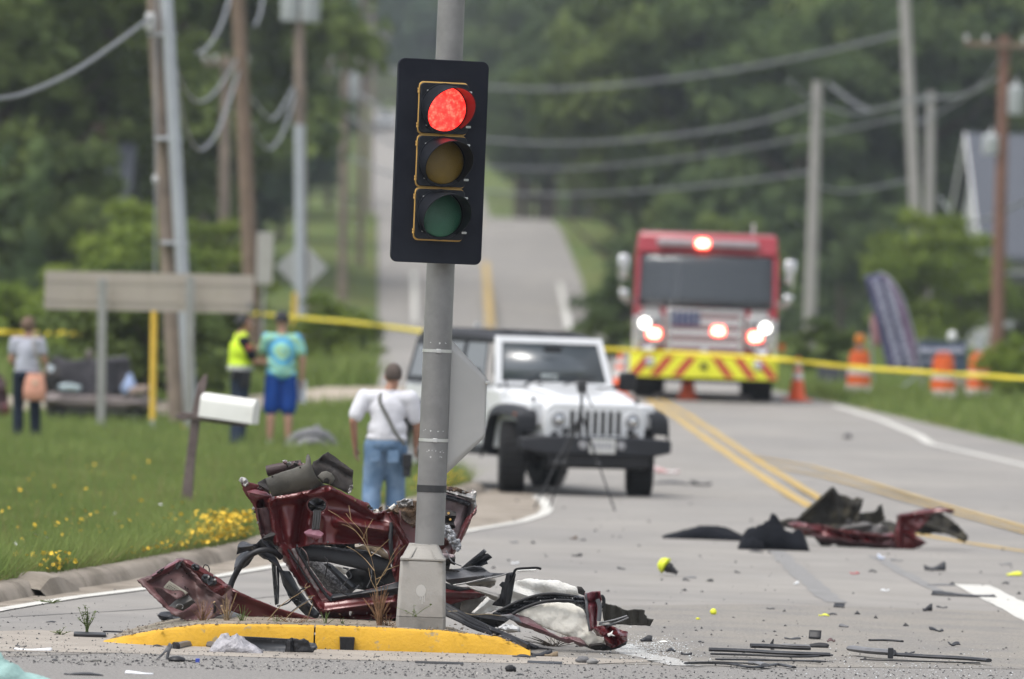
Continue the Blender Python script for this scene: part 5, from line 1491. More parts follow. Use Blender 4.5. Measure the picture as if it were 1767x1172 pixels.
# hardtop
top = J('hardtop', loft([ringsec(1.02, .665, 1.71, 1.80, .05), ringsec(1.6, .68, 1.71, 1.835, .05), ringsec(3.2, .68, 1.71, 1.85, .05), ringsec(3.58, .66, 1.68, 1.82, .06)]), M_TOP, bevel=.02)
for x in (-.35, 0, .35):
    J('roof_rib', MB().box((x, 2.3, 1.848), (.10, 2.2, .02)), M_TOP, top, bevel=.006)
J('roof_light', MB().box((-.18, 2.9, 1.90), (.05, .05, .06)), mat('pale_plastic', (.5, .5, .5), .5), top)
for s_ in (-1, 1):
    sd = J('side_panel', MB().hexa([Vector(q) for q in ((s_ * .785 - .02, 2.62, 1.2), (s_ * .785 + .02, 2.62, 1.2), (s_ * .785 + .02, 3.6, 1.2), (s_ * .785 - .02, 3.6, 1.2), (s_ * .68 - .02, 2.62, 1.72), (s_ * .68 + .02, 2.62, 1.72), (s_ * .66 + .02, 3.56, 1.72), (s_ * .66 - .02, 3.56, 1.72))]), M_TOP)
    J('rear_glass', MB().hexa([Vector(q) for q in ((s_ * .78 - .02, 2.72, 1.27), (s_ * .78 + .022, 2.72, 1.27), (s_ * .78 + .022, 3.45, 1.27), (s_ * .78 - .02, 3.45, 1.27), (s_ * .70 - .02, 2.72, 1.64), (s_ * .70 + .022, 2.72, 1.64), (s_ * .70 + .022, 3.42, 1.64), (s_ * .70 - .02, 3.42, 1.64))]), M_GLASS, sd)
    for ya, yb in ((.98, 1.80), (1.86, 2.56)):
        d = J('door', MB().box((s_ * .795, (ya + yb) / 2, .86), (.03, yb - ya, .66)), M_WPAINT, bevel=.015)
        J('window', MB().hexa([Vector(q) for q in ((s_ * .785 - .01, ya + .02, 1.20), (s_ * .785 + .01, ya + .02, 1.20), (s_ * .785 + .01, yb, 1.20), (s_ * .785 - .01, yb, 1.20), (s_ * .69 - .01, ya + (.18 if ya < 1 else .02), 1.70), (s_ * .69 + .01, ya + (.18 if ya < 1 else .02), 1.70), (s_ * .69 + .01, yb, 1.70), (s_ * .69 - .01, yb, 1.70))]), M_GLASS, d)
        J('handle', MB().box((s_ * .82, yb - .12, 1.08), (.03, .13, .03)), M_RUB, d, bevel=.006)
    J('pillar', MB().hexa([Vector(q) for q in ((s_ * .785 - .02, 1.80, 1.2), (s_ * .785 + .02, 1.80, 1.2), (s_ * .785 + .02, 1.87, 1.2), (s_ * .785 - .02, 1.87, 1.2), (s_ * .69 - .02, 1.80, 1.72), (s_ * .69 + .02, 1.80, 1.72), (s_ * .69 + .02, 1.87, 1.72), (s_ * .69 - .02, 1.87, 1.72))]), M_TOP)
    mr = J('mirror', MB().box((s_ * .97, .92, 1.30), (.20, .10, .22)), M_RUB, bevel=.03)
    J('mirror_arm', MB().box((s_ * .84, .92, 1.24), (.12, .05, .05)), M_RUB, mr)
    J('hinge', MB().box((s_ * .81, .94, 1.0), (.04, .10, .06)).box((s_ * .81, .94, .7), (.04, .10, .06)), M_WPAINT)
    # fenders and wide flares
    J('fender', MB().box((s_ * .68, .05, .92), (.20, .98, .28)), M_WPAINT, bevel=.03)
    fl = []
    for k in range(13):
        t = k / 12
        prof = [(-.50, .74), (-.52, .84), (-.50, .92), (-.40, .97), (-.20, .99), (0, 1.0), (.2, 1.0), (.36, .98), (.46, .93), (.53, .82), (.58, .70), (.62, .58), (.66, .48)][k]
        y, z = prof
        fl.append([(s_ * .70, y, z), (s_ * .70, y, z + .02), (s_ * .88, y, z + .015), (s_ * .925, y, z - .02), (s_ * .935, y, z - .10), (s_ * .91, y, z - .10), (s_ * .90, y, z - .03), (s_ * .70, y, z - .02)])
    J('flare', loft(fl), M_FLARE, bevel=0, sharp=50)
    fl2 = [[(x, y + 2.95, z - .02) for x, y, z in r] for r in fl]
    J('flare', loft(fl2), M_FLARE, sharp=50)
    J('side_marker', MB().box((s_ * .915, -.38, .90), (.03, .10, .04)), M_ORANGE)
    J('sill_step', MB().box((s_ * .78, 1.5, .46), (.12, 1.7, .10)), M_FLARE, bevel=.02)
    for y in (0, 2.95):
        ST = Matrix.Translation((s_ * .79, y, .41)) @ Matrix.Rotation(-JA * .9 if y == 0 else 0, 4, 'Z')
        M = ST @ Matrix.Rotation(math.pi / 2, 4, 'Y')
        w_ = J('wheel', MB().lathe([(.22, -.125), (.36, -.15), (.40, -.12), (.41, -.06), (.41, .06), (.40, .12), (.36, .15), (.22, .145)], 36, M, False), M_TYRE)
        M2 = ST @ Matrix.Translation((s_ * .10, 0, 0)) @ Matrix.Rotation(math.pi / 2 * s_, 4, 'Y')
        J('rim', MB().lathe([(.23, -.03), (.225, .02), (.19, .0), (.08, -.02), (.07, .01), (.004, .015)], 28, M2), M_RIM, w_)
        tr_ = MB()
        for k in range(30):
            a = 2 * math.pi * k / 30
            tr_.box(ST @ Vector((0, .408 * math.cos(a), .408 * math.sin(a))), (.27, .04, .022), M=ST.to_3x3() @ Matrix.Rotation(a - math.pi / 2, 3, 'X'))
        tb_ = J('tread', tr_, M_TYRE, w_); tb_['kind'] = 'stuff'
# bumper, skid, tow hooks, plate, fog lamps
bmp = J('bumper', loft([[(-.93, -.62, .52), (-.93, -.52, .50), (-.93, -.52, .66), (-.93, -.62, .655)], [(-.66, -.74, .47), (-.66, -.55, .45), (-.66, -.55, .68), (-.66, -.72, .675)], [(.66, -.74, .47), (.66, -.55, .45), (.66, -.55, .68), (.66, -.72, .675)], [(.93, -.62, .52), (.93, -.52, .50), (.93, -.52, .66), (.93, -.62, .655)]]), M_FLARE, bevel=.02)
J('air_dam', loft([[(-.62, -.70, .33), (-.62, -.55, .31), (-.62, -.55, .47), (-.62, -.71, .47)], [(.62, -.70, .33), (.62, -.55, .31), (.62, -.55, .47), (.62, -.71, .47)]]), M_RUB, bmp, bevel=.015)
pl = J('number_plate', MB().box((.02, -.755, .575), (.32, .012, .165)), M_PLATE, bmp, bevel=.004)
pr = random.Random(2)
for k in range(6):
    J('plate_character', MB().box((-.09 + k * .043, -.7625, .585), (.026, .003, .06)), mat('faded_plate_ink', (.30, .30, .33), .6), pl)
for s_ in (-1, 1):
    M = Matrix.Translation((.02 + s_ * .235, -.745, .585)) @ Matrix.Rotation(math.pi / 2, 4, 'X')
    J('fog_lamp', MB().lathe([(.05, -.02), (.05, .015), (.004, .02)], 18, M), mat('fog_lamp_glass', (.28, .28, .29), .2), bmp)
    J('tow_hook', MB().tube(curve([(s_ * .40, -.62, .68), (s_ * .40, -.72, .74), (s_ * .40, -.66, .77), (s_ * .40, -.58, .72)], 4), .018, 8), M_RUB, bmp)
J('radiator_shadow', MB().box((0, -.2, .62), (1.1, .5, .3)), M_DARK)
J('axle', MB().tube([(-.68, 0, .40), (.68, 0, .40)], .06, 10), M_RUB)
J('chassis', MB().box((0, 1.5, .46), (1.0, 3.8, .14)), M_DARK)
J('antenna', MB().tube([(-.70, .45, 1.19), (-.72, .5, 1.3)], .012, 6), M_RUB)

# surveyor's tripod standing in front of the bonnet
M_TRI = mat('tripod_black', (.015, .015, .017), .5)
tp = G(997, 880)
tri = thing('camera_tripod', 'thin black tripod with a small instrument standing before the white vehicle', 'tripod', tp)
Ht = 224 / FPX * tp.y
for a, e_ in ((rad(200), (-.47, 0)), (rad(-20), (.40, .12)), (rad(80), (-.30, .35))):
    foot = Vector((e_[0], e_[1], 0)); foot.z = gz(tp.x + foot.x, tp.y + foot.y) - tp.z
    lg = obj('leg', MB().tube([foot, foot.lerp(Vector((0, 0, Ht * .74)), .5)], .009, 8).tube([foot.lerp(Vector((0, 0, Ht * .74)), .45), (0, 0, Ht * .74)], .013, 8), M_TRI, tri)
    obj('leg_clamp', MB().ball(foot.lerp(Vector((0, 0, Ht * .74)), .48), .03, 8, 6), M_TRI, lg)
obj('centre_column', MB().tube([(0, 0, Ht * .55), (0, 0, Ht * .92)], .016, 8), M_TRI, tri)
obj('head', MB().box((0, 0, Ht * .94), (.10, .10, .10)).box((0, -.02, Ht * .99), (.14, .06, .03)), M_TRI, tri, bevel=.01)
obj('pan_handle', MB().tube([(.02, 0, Ht * .93), (.12, -.1, Ht * .80)], .009, 6), M_TRI, tri)

# ------------------------------------------------------------------ the fire engine
FA = rad(-1.3)
fp = G(1212, 692)
S = fp.y / FPX               # metres per photo pixel there
FZ = 1
fe = thing('fire_engine', 'red fire engine with lit headlights and a yellow and red striped bumper facing the camera', 'fire engine', fp, FA)
fe.scale = (.985, .985, .965)
def F_(name, mb, m, parent=None, **k):
    return obj(name, mb, m, parent or fe, **k)
M_FRED = mat('engine_red', (.31, .012, .024), .3, var=.06, scale=2, coat=.5)
M_FWHITE = mat('engine_white', (.62, .62, .63), .35, var=.05)
M_MAROON = mat('engine_dark_red', (.16, .02, .035), .4)
M_FLY = mat('fluor_yellow', (.72, .72, .03), .5, var=.05)
M_CHEV = mat('chevron_red', (.45, .03, .03), .45)
M_NAVY = mat('navy_canton', (.02, .03, .10), .5)
HW = 1.245
# cab shell: front at y = 0, windscreen leaning back slightly
cab = F_('cab', loft([
    [(-HW, .0, .88), (HW, .0, .88), (HW, .0, 1.62), (-HW, .0, 1.62)],
    [(-HW, 2.6, .6), (HW, 2.6, .6), (HW, 2.6, 1.62), (-HW, 2.6, 1.62)]]), M_FRED, bevel=.03)
F_('cab_top', loft([
    [(-HW + .02, .14, 2.56), (HW - .02, .14, 2.56), (HW - .05, .22, 2.93), (-HW + .05, .22, 2.93)],
    [(-HW + .02, 2.6, 2.56), (HW - .02, 2.6, 2.56), (HW - .05, 2.6, 2.98), (-HW + .05, 2.6, 2.98)]]), M_FRED, cab, bevel=.05)
for s_ in (-1, 1):
    F_('cab_pillar', MB().hexa([Vector(q) for q in ((s_ * 1.20 - .04, .02, 1.62), (s_ * 1.20 + .04, .02, 1.62), (s_ * 1.20 + .04, .2, 1.62), (s_ * 1.20 - .04, .2, 1.62), (s_ * 1.18 - .04, .14, 2.56), (s_ * 1.18 + .04, .14, 2.56), (s_ * 1.18 + .04, .3, 2.56), (s_ * 1.18 - .04, .3, 2.56))]), M_FRED, cab)
    d = F_('cab_side', MB().box((s_ * (HW - .03), 1.4, 2.09), (.05, 2.4, .94)), M_FRED, cab)
    F_('side_window', MB().box((s_ * HW, .75, 2.12), (.02, .8, .62)), M_GLASS, d)
mg = bpy.data.materials.new('cab_glass'); mg.use_nodes = True
p = mg.node_tree.nodes['Principled BSDF']
p.inputs['Base Color'].default_value = (.05, .06, .072, 1); p.inputs['Roughness'].default_value = .12; p.inputs['Alpha'].default_value = .62; p.inputs['Specular IOR Level'].default_value = .8
wsn = F_('windscreen', MB().grid([[(x * (1.16 - .02 * t), .03 + .13 * t - .16 * (1 - x * x), 1.66 + .89 * t) for x in np.linspace(-1, 1, 17)] for t in np.linspace(0, 1, 7)]), mg, thick=.012)
F_('dashboard', MB().box((0, .35, 1.66), (2.2, .5, .14)), mat('dash_grey', (.10, .105, .11), .7), bevel=.03)
for x in (-.62, .62):
    st = F_('seat', MB().box((x, 1.1, 1.85), (.52, .16, .75)), mat('seat_grey', (.05, .052, .06), .9), bevel=.05)
    F_('headrest', MB().box((x, 1.1, 2.32), (.3, .12, .2)), MATS['seat_grey'], st, bevel=.04)
F_('streak_pole', MB().tube([(-.52, .55, 1.66), (-.50, .6, 2.56)], .05, 10), M_FWHITE)  # pale pole added to stand in for the bright streak on the windscreen
F_('back_wall', MB().box((0, 2.4, 2.09), (2.3, .06, .94)), mat('cab_lining', (.07, .072, .08), .9))
F_('steering_wheel', MB().tube([(.62 + .2 * math.cos(a), .72, 1.86 + .2 * math.sin(a)) for a in np.linspace(0, 2 * math.pi, 17)], .02, 6), M_RUB)
for x in (-.55, .15):
    F_('wiper', MB().tube([(x, .0, 1.66), (x + .45, .03, 1.85)], .015, 6), M_RUB)
# light bar on the brow
lb = F_('light_bar', MB().box((0, .10, 2.77), (1.75, .14, .13)), mat('light_bar_grey', (.33, .29, .31), .35), bevel=.03)
EM_RED = emit('lit_red_flasher', (1.0, .10, .06), 2.6)
EM_CORE = emit('lit_flasher_core', (1.0, .62, .42), 4.0)
EM_HEAD = emit('lit_headlight', (1.0, .97, .9), 3.5)
def flasher(x, y, z, w, h, parent):
    f = F_('flasher', MB().prism(rrect(w, h, h * .35, 5, x, z), 'y', y - .02, y + .03), EM_RED, parent)
    F_('flasher_bulb', MB().prism(rrect(w * .72, h * .62, h * .25, 5, x, z), 'y', y - .03, y - .0205), EM_CORE, f)
flasher(-.09, .01, 2.77, .26, .19, lb)
for x in (-.85, -.05, .08, .21, .85):
    F_('clearance_light', MB().box((x, .12, 2.60), (.09, .03, .03)), mat('amber_red_marker', (.5, .12, .10), .4), lb)
# chromed face with the flag grille
face = F_('front_face', MB().prism(rrect(2.30, .74, .08, 4, 0, 1.23), 'y', -.06, .02), M_FRED, bevel=.01)
gr = F_('grille', MB().prism(rrect(1.36, .78, .05, 4, .0, 1.22), 'y', -.13, -.0605), M_CHROME, bevel=.01)
for k in range(7):
    z = .90 + k * .098
    F_('grille_bar', MB().box((.0, -.134, z), (1.18, .02, .048)), (M_MAROON if k % 2 == 0 else M_FWHITE), gr)
F_('flag_canton', MB().box((-.34, -.15, 1.44), (.50, .012, .24)), M_NAVY, gr)
_s = random.Random(3)
for r_ in range(4):
    for c_ in range(5):
        F_('star', MB().prism([(-.54 + c_ * .10 + .022 * math.cos(q) * (1 if i % 2 == 0 else .42), 1.355 + r_ * .057 + .022 * math.sin(q) * (1 if i % 2 == 0 else .42)) for i, q in enumerate(np.linspace(math.pi / 2, math.pi / 2 + 2 * math.pi * .9, 10))], 'y', -.1585, -.1565), M_FWHITE, gr)
F_('emblem', MB().lathe([(.07, -.01), (.07, .015), (.004, .02)], 16, Matrix.Translation((.0, -.16, .86)) @ Matrix.Rotation(math.pi / 2, 4, 'X')), M_CHROME, gr)
flasher(.23, -.155, 1.24, .25, .19, gr)
for s_ in (-1, 1):
    hb = F_('headlight_housing', MB().prism(rrect(.46, .56, .06, 4, s_ * .95, 1.22), 'y', -.12, -.0605), M_CHROME, bevel=.012)
    zz = 1.335 if s_ < 0 else 1.32
    M = Matrix.Translation((s_ * 1.04, -.122, zz)) @ Matrix.Rotation(math.pi / 2, 4, 'X')
    F_('headlight', MB().lathe([(.088, .0), (.075, .025), (.004, .035)], 20, M), EM_HEAD, hb)
    flasher(s_ * .875, -.135, 1.16, .26, .20, hb)
    M = Matrix.Translation((s_ * .86, -.122, 1.36)) @ Matrix.Rotation(math.pi / 2, 4, 'X')
    F_('spare_lamp', MB().lathe([(.085, .0), (.07, .02), (.004, .03)], 18, M), M_LAMPG, hb)
    F_('siren_bell', MB().lathe([(.10, .0), (.12, .06), (.06, .03), (.004, .02)], 18, Matrix.Translation((s_ * .98, -.14, .95)) @ Matrix.Rotation(math.pi / 2, 4, 'X')), M_CHROME, hb)
    F_('side_trim', MB().box((s_ * 1.20, -.02, 1.15), (.08, .06, .62)), M_FWHITE)
    F_('name_plate', MB().prism(rrect(.30, .14, .03, 3, s_ * .93, 1.545), 'y', -.085, -.0605), M_CHROME, face)
    # big chrome mirrors on bent arms
    ar = F_('mirror_arm', MB().tube(curve([(s_ * 1.22, -.02, 1.75), (s_ * 1.36, -.22, 1.70), (s_ * 1.46, -.30, 1.95), (s_ * 1.44, -.30, 2.35)], 6), .028, 8), M_CHROME)
    F_('mirror', MB().box((s_ * 1.43, -.30, 2.32), (.20, .12, .42)), M_CHROME, ar, bevel=.05, seg=3)
    F_('lower_mirror', MB().box((s_ * 1.41, -.28, 1.83), (.17, .10, .18)), M_CHROME, ar, bevel=.04, seg=3)
    # wheels
    for y, xx in ((1.25, s_ * 1.02), (6.3, s_ * .97)):
        M = Matrix.Translation((xx, y, .53)) @ Matrix.Rotation(math.pi / 2, 4, 'Y')
        wd = .19 if y < 2 else .29
        w_ = F_('wheel', MB().lathe([(.28, -wd), (.47, -wd), (.525, -wd * .8), (.53, 0), (.525, wd * .8), (.47, wd), (.28, wd)], 32, M, False), M_TYRE)
        F_('rim', MB().lathe([(.29, -.02), (.27, .03), (.12, -.02), (.10, .08), (.004, .09)], 24, Matrix.Translation((xx + s_ * wd * .8, y, .53)) @ Matrix.Rotation(math.pi / 2 * s_, 4, 'Y')), M_CHROME, w_)
F_('body', loft([[(-HW, 2.7, .62), (HW, 2.7, .62), (HW, 2.7, 2.75), (-HW, 2.7, 2.75)], [(-HW, 8.6, .62), (HW, 8.6, .62), (HW, 8.6, 2.75), (-HW, 8.6, 2.75)]]), M_FRED, bevel=.03)
F_('ladder_rack', MB().box((.3, 5.6, 2.86), (1.4, 5.0, .16)), M_RIM, bevel=.02)
F_('antenna', MB().tube([(.78, .6, 2.95), (.78, .6, 3.15)], .02, 6), M_FWHITE)
# bumper with chevrons built as slats of the two colours
bz0, bz1 = .40, .83
bp2 = F_('bumper', loft([[(-1.27, -.38, bz0), (-1.27, .0, bz0), (-1.27, .0, bz1), (-1.27, -.38, bz1)], [(-1.12, -.56, bz0), (-1.12, .0, bz0), (-1.12, .0, bz1), (-1.12, -.56, bz1)], [(1.12, -.56, bz0), (1.12, .0, bz0), (1.12, .0, bz1), (1.12, -.56, bz1)], [(1.27, -.38, bz0), (1.27, .0, bz0), (1.27, .0, bz1), (1.27, -.38, bz1)]]), M_FLY, bevel=.012)
for s_ in (-1, 1):
    for x in (.12, .50, .86):
        a, b = s_ * (x + .20), s_ * x
        w = s_ * .16
        # leaning away from the middle towards the bottom
        F_('chevron', MB().add([(b if True else a, -.5645, bz1 - .06), (b + w, -.5645, bz1 - .06), (a + w + s_ * .06, -.5645, bz0 + .03), (a + s_ * .06, -.5645, bz0 + .03)], [(0, 1, 2, 3)]), M_CHEV, bp2)
    F_('fog_lamp', MB().lathe([(.09, .0), (.08, .02), (.004, .03)], 16, Matrix.Translation((s_ * .93, -.565, .66)) @ Matrix.Rotation(math.pi / 2, 4, 'X')), M_CHROME, bp2)
F_('tow_eye', MB().box((.0, -.58, .62), (.12, .04, .10)), M_RUB, bp2, bevel=.01)
F_('bumper_deck', MB().box((.0, -.28, .845), (2.2, .5, .03)), M_MAROON, bp2)
F_('undercarriage', MB().box((0, 1.0, .50), (1.9, 2.2, .34)), M_DARK)
F_('front_axle', MB().tube([(-.9, 1.25, .5), (.9, 1.25, .5)], .12, 10), M_RUB)
F_('chassis', MB().box((0, 4.6, .62), (1.1, 7.4, .26)), M_DARK)
F_('amber_reflector', MB().box((HW + .09, .3, .98), (.12, .02, .14)), M_ORANGE)

# ------------------------------------------------------------------ cones and barrels
M_CONE = mat('cone_orange', (.82, .12, .03), .5, var=.08, scale=5)
M_CWHITE = mat('reflective_white', (.60, .58, .56), .5, var=.08)
M_BORANGE = mat('barrel_orange', (.70, .12, .02), .55, var=.08, scale=5)
def cone(px, py, label, h):
    g = G(px, py)
    t = thing('traffic_cone', label, 'traffic cone', g, random.uniform(0, 1), 'cones round the fire engine')
    obj('base', MB().box((0, 0, .02), (.38, .38, .04)), M_CONE, t, bevel=.01)
    R0, R1 = .15, .03
    def rz_(z): return R0 + (R1 - R0) * (z - .04) / (h - .04)
    body = obj('body', MB().lathe([(rz_(.04), .04), (rz_(h), h), (.012, h + .002)], 24), M_CONE, t)
    for z0, z1 in ((h * .48, h * .66), (h * .76, h * .88)):
        obj('collar', MB().lathe([(rz_(z0) + .001, z0), (rz_(z0) + .004, z0 + .003), (rz_(z1) + .004, z1 - .003), (rz_(z1) + .001, z1)], 24), M_CWHITE, body)
    return t
cone(1068, 690, 'orange traffic cone at the left front wheel of the fire engine', .78)
cone(1186, 690, 'orange traffic cone under the middle of the fire engine bumper', .72)
cone(1375, 692, 'orange traffic cone on the road edge right of the fire engine', .76)
def barrel(px, py, label, light, D):
    g = W(px, py, D); g.z = interp(g.y, ROAD_Z) + .04
    t = thing('traffic_barrel', label, 'traffic barrel', g, 0, 'traffic barrels on the right verge')
    obj('base', MB().lathe([(.34, .0), (.34, .06), (.29, .09)], 24), M_RUB, t)
    prof = [(.285, .08), (.285, .26), (.27, .27), (.27, .45), (.255, .46), (.255, .64), (.24, .65), (.24, .84), (.22, .86), (.225, .98), (.10, 1.0)]
    body = obj('drum', MB().lathe(prof, 28), M_BORANGE, t)
    for z0, z1, r in ((.10, .25, .286), (.47, .63, .256)):
        obj('band', MB().lathe([(r + .001, z0), (r + .005, z0 + .003), (r + .005, z1 - .003), (r + .001, z1)], 28), M_CWHITE, body)
    obj('handle', MB().tube(curve([(-.12, 0, .99), (-.1, 0, 1.06), (.1, 0, 1.06), (.12, 0, .99)], 4), .02, 8), M_BORANGE, t)
    if light:
        lt = obj('warning_light', MB().lathe([(.10, 0), (.12, .1), (.10, .2), (.02, .22)], 16, Matrix.Translation((0, 0, 1.18))), mat('amber_lamp', (.6, .20, .02), .3), t)
        obj('light_base', MB().box((0, 0, 1.11), (.16, .12, .16)), mat('grey_lamp_box', (.25, .24, .26), .5), lt, bevel=.02)
    t.scale = (.80,) * 3
    return t
barrel(1481, 676, 'striped orange barrel with an amber light left of the feather banner', True, 140)
barrel(1626, 682, 'striped orange barrel in front of the blue sign board', False, 137)
barrel(1688, 690, 'striped orange barrel at the foot of the red brown pole', False, 141)
# ------------------------------------------------------------------ poles, wires, signs
M_WOODP = mat('weathered_pole_wood', (.21, .165, .13), .9, var=.25, scale=3, bump=.3, bscale=20, second=(.15, .12, .10), mscale=1)
M_WOODB = mat('brown_pole_wood', (.165, .118, .085), .9, var=.25, scale=3, bump=.3, bscale=20)
M_WOODR = mat('red_brown_pole_wood', (.165, .085, .06), .9, var=.25, scale=3, bump=.3, bscale=20)
M_GREYPOLE = mat('pale_grey_pole', (.30, .285, .27), .85, var=.12, scale=2)
M_GALV = mat('galvanised_steel', (.36, .38, .41), .5, .3, var=.08, scale=3)
M_TRANSF = mat('transformer_grey', (.34, .36, .37), .5, var=.06)
M_CABLE = mat('cable_grey', (.17, .178, .19), .6, var=.05)
M_INSUL = mat('porcelain', (.45, .45, .45), .3)
def post(px0, py0, px1, py1, D, r0, r1, m, name, parent):
    a, b = W(px0, py0, D), W(px1, py1, D)
    return obj(name, MB().tube([a, a.lerp(b, .33), a.lerp(b, .66), b], [r0, r0 * .67 + r1 * .33, r0 * .33 + r1 * .67, r1], n=14), m, parent, world=True, sharp=60)
def pole(label, px0, py0, px1, py1, D, r, m, arms=(), cans=(), name='utility_pole'):
    """a wooden pole from its foot (px0, py0) to its top; arms = (py, half width m); cans = (dx m, py)"""
    base = W(px0, py0, D)
    foot = base.copy(); foot.z = gz(base.x, base.y) - .1
    ext = .25
    tx, ty = px1 + (px1 - px0) * ext, py1 + (py1 - py0) * ext
    if py1 > 40: tx, ty = px1, py1
    t = thing(name, label, 'utility pole', foot)
    a, b = foot, W(tx, ty, D)
    obj('shaft', MB().tube([a, a.lerp(b, .33), a.lerp(b, .66), b], [r * 1.15, r * 1.05, r * .95, r * .85], n=14), m, t, world=True, sharp=60)
    for py, hw in arms:
        f = (py0 - py) / (py0 - py1); c = W(px0 + (px1 - px0) * f, py, D)
        ar = obj('crossarm', MB().box(c + Vector((0, -r - .06, 0)), (hw * 2, .10, .13)), M_WOODB if m is M_WOODR else m, t, world=True)
        for k in (-1, -.5, .5, 1):
            obj('insulator', MB().lathe([(.03, 0), (.06, .03), (.04, .06), (.06, .09), (.04, .14), (.02, .16)], 10, Matrix.Translation(c + Vector((k * hw * .95, -r - .06, .065)))), M_INSUL, ar, world=True)
    for dx, py, hh in cans:
        f = (py0 - py) / (py0 - py1); c = W(px0 + (px1 - px0) * f, py, D) + Vector((dx, 0, 0))
        cn = obj('transformer', MB().lathe([(.05, -hh / 2), (.22, -hh / 2), (.23, -hh / 2 + .03), (.23, hh / 2 - .05), (.19, hh / 2), (.04, hh / 2 + .02)], 16, Matrix.Translation(c)), M_TRANSF, t, world=True)
        obj('bushing', MB().tube([c + Vector((0, 0, hh / 2)), c + Vector((0, 0, hh / 2 + .2))], [.05, .03], 8), M_INSUL, cn, world=True)
    return t
p1 = pole('leaning weathered wooden pole with a pale steel conduit behind the long sign board', 312, 742, 268, 0, 116, .14, M_WOODP)
post(331, 742, 284, -60, 115.6, .10, .095, M_GALV, 'conduit', p1)
for py in (60, 240, 420):
    f = (742 - py) / 742
    c = W(322 - 46 * f, py, 115.7)
    obj('strap', MB().box(c, (.42, .3, .05)), M_GALV, p1, world=True, bevel=.01)
c = W(259, 38, 115.5)
obj('bracket', MB().box(c, (.14, .14, .28)), M_INSUL, p1, world=True, bevel=.03)
pole('straight brown wooden pole behind the officer', 441, 652, 411, 0, 150, .145, M_WOODB)
p3 = pole('wooden pole with two pale transformers above the diamond sign', 522, 630, 516, 0, 170, .13, M_WOODP, cans=((-.17, 2, .9), (.24, 2, .9)))
post(519, 630, 517, 215, 169.7, .12, .12, M_GALV, 'steel_sleeve', p3)
pole('thin grey pole between the leaning pole and the brown pole', 386, 560, 390, 95, 208, .15, M_WOODP, arms=((110, .6),))
pole('distant pole with crossarms left of the signal', 592, 505, 597, 20, 300, .16, M_WOODP, arms=((60, 1.1), (110, 1.1)), cans=((.35, 150, 1.0),))
pole('far pole beside the rising road', 622, 440, 626, 40, 400, .17, M_WOODP, arms=((70, 1.2), (95, 1.2)))
pole('farthest pole near the top of the rise', 640, 330, 643, 40, 520, .17, M_WOODP, arms=((62, 1.2), (85, 1.2)))
pole('hazy far pole left of the distant crossarm pole', 566, 400, 570, 20, 470, .17, M_WOODP, arms=((50, 1.2), (90, 1.2)), cans=((.4, 110, 1.2),))
pole('lone pale pole standing right of the fire engine', 1396, 612, 1411, 140, 240, .18, M_GREYPOLE)
pole('tall pale pole rising out of the bushes right of the lone pole', 1592, 640, 1561, 0, 255, .19, M_GREYPOLE, cans=())
pole('shorter grey pole just right of the tall pale pole', 1600, 640, 1607, 158, 290, .18, M_GREYPOLE)
pr_ = pole('red brown pole with a crossarm and transformer at the right edge', 1719, 640, 1734, 62, 200, .16, M_WOODR, arms=((78, 1.05),), cans=((.32, 172, .75), (-.28, 250, .5)))
for px, py in ((1574, 42), (1574, 190), (1576, 292)):
    pass

def wire(label, pts, r, name='overhead_cable', group=None):
    P = curve([W(*p) for p in pts], 10)
    return tag(obj(name, MB().tube(P, r, n=6), M_CABLE, sharp=80), label, 'cable', group)
wire('thick pale cable hanging from the leaning pole to the top left', [(-160, 182, 96), (0, 170, 101), (60, 155, 104), (130, 122, 108), (200, 75, 112), (258, 32, 115.5)], .028)
wire('upper of two looped cables between the leaning pole and the brown pole', [(304, 118, 116), (322, 160, 124), (345, 176, 132), (372, 158, 140), (408, 104, 150)], .026)
wire('lower of two looped cables between the leaning pole and the brown pole', [(306, 150, 116), (322, 225, 124), (346, 259, 132), (378, 222, 141), (412, 122, 150)], .029)
wire('upper looped cable between the brown and the transformer pole', [(434, 170, 150), (455, 196, 156), (475, 203, 161), (508, 150, 170)], .034)
wire('lower looped cable between the brown and the transformer pole', [(436, 215, 150), (452, 249, 156), (470, 255, 161), (492, 220, 166), (510, 160, 170)], .034)
wire('short cable swinging up above the brown pole', [(340, 92, 135), (360, 80, 138), (385, 35, 144), (402, -30, 150)], .032)
wire('short cable swinging up left of the transformers', [(440, 45, 152), (450, 20, 158), (455, -30, 165)], .03)
wire('highest pale cable crossing above the fire engine', [(600, 90, 300), (720, 135, 292), (850, 151, 285), (1000, 152, 278), (1200, 131, 270), (1400, 95, 262), (1565, 55, 255)], .055)
wire('second pale cable crossing above the fire engine', [(600, 150, 300), (720, 220, 285), (850, 242, 275), (1000, 247, 265), (1150, 236, 256), (1300, 213, 248), (1408, 180, 240)], .05)
wire('third thin cable crossing above the fire engine', [(600, 200, 300), (720, 268, 290), (850, 288, 285), (1000, 290, 278), (1200, 270, 270), (1400, 235, 262), (1570, 200, 255)], .04)
wire('fourth cable crossing just above the fire engine roof', [(600, 270, 300), (720, 315, 288), (850, 331, 278), (1000, 335, 268), (1200, 322, 255), (1404, 297, 242)], .042)
wire('lowest thin cable crossing behind the lone pale pole', [(1404, 320, 245), (1470, 330, 252), (1580, 308, 258)], .04)
wire('cable sagging from the lone pale pole to the short grey pole', [(1362, 140, 236), (1400, 172, 240), (1470, 196, 262), (1540, 185, 280), (1605, 172, 290)], .05)
wire('cable sagging between the tall pale pole and the red brown pole', [(1430, 145, 250), (1500, 190, 245), (1580, 170, 235), (1660, 165, 215), (1732, 130, 200)], .045)
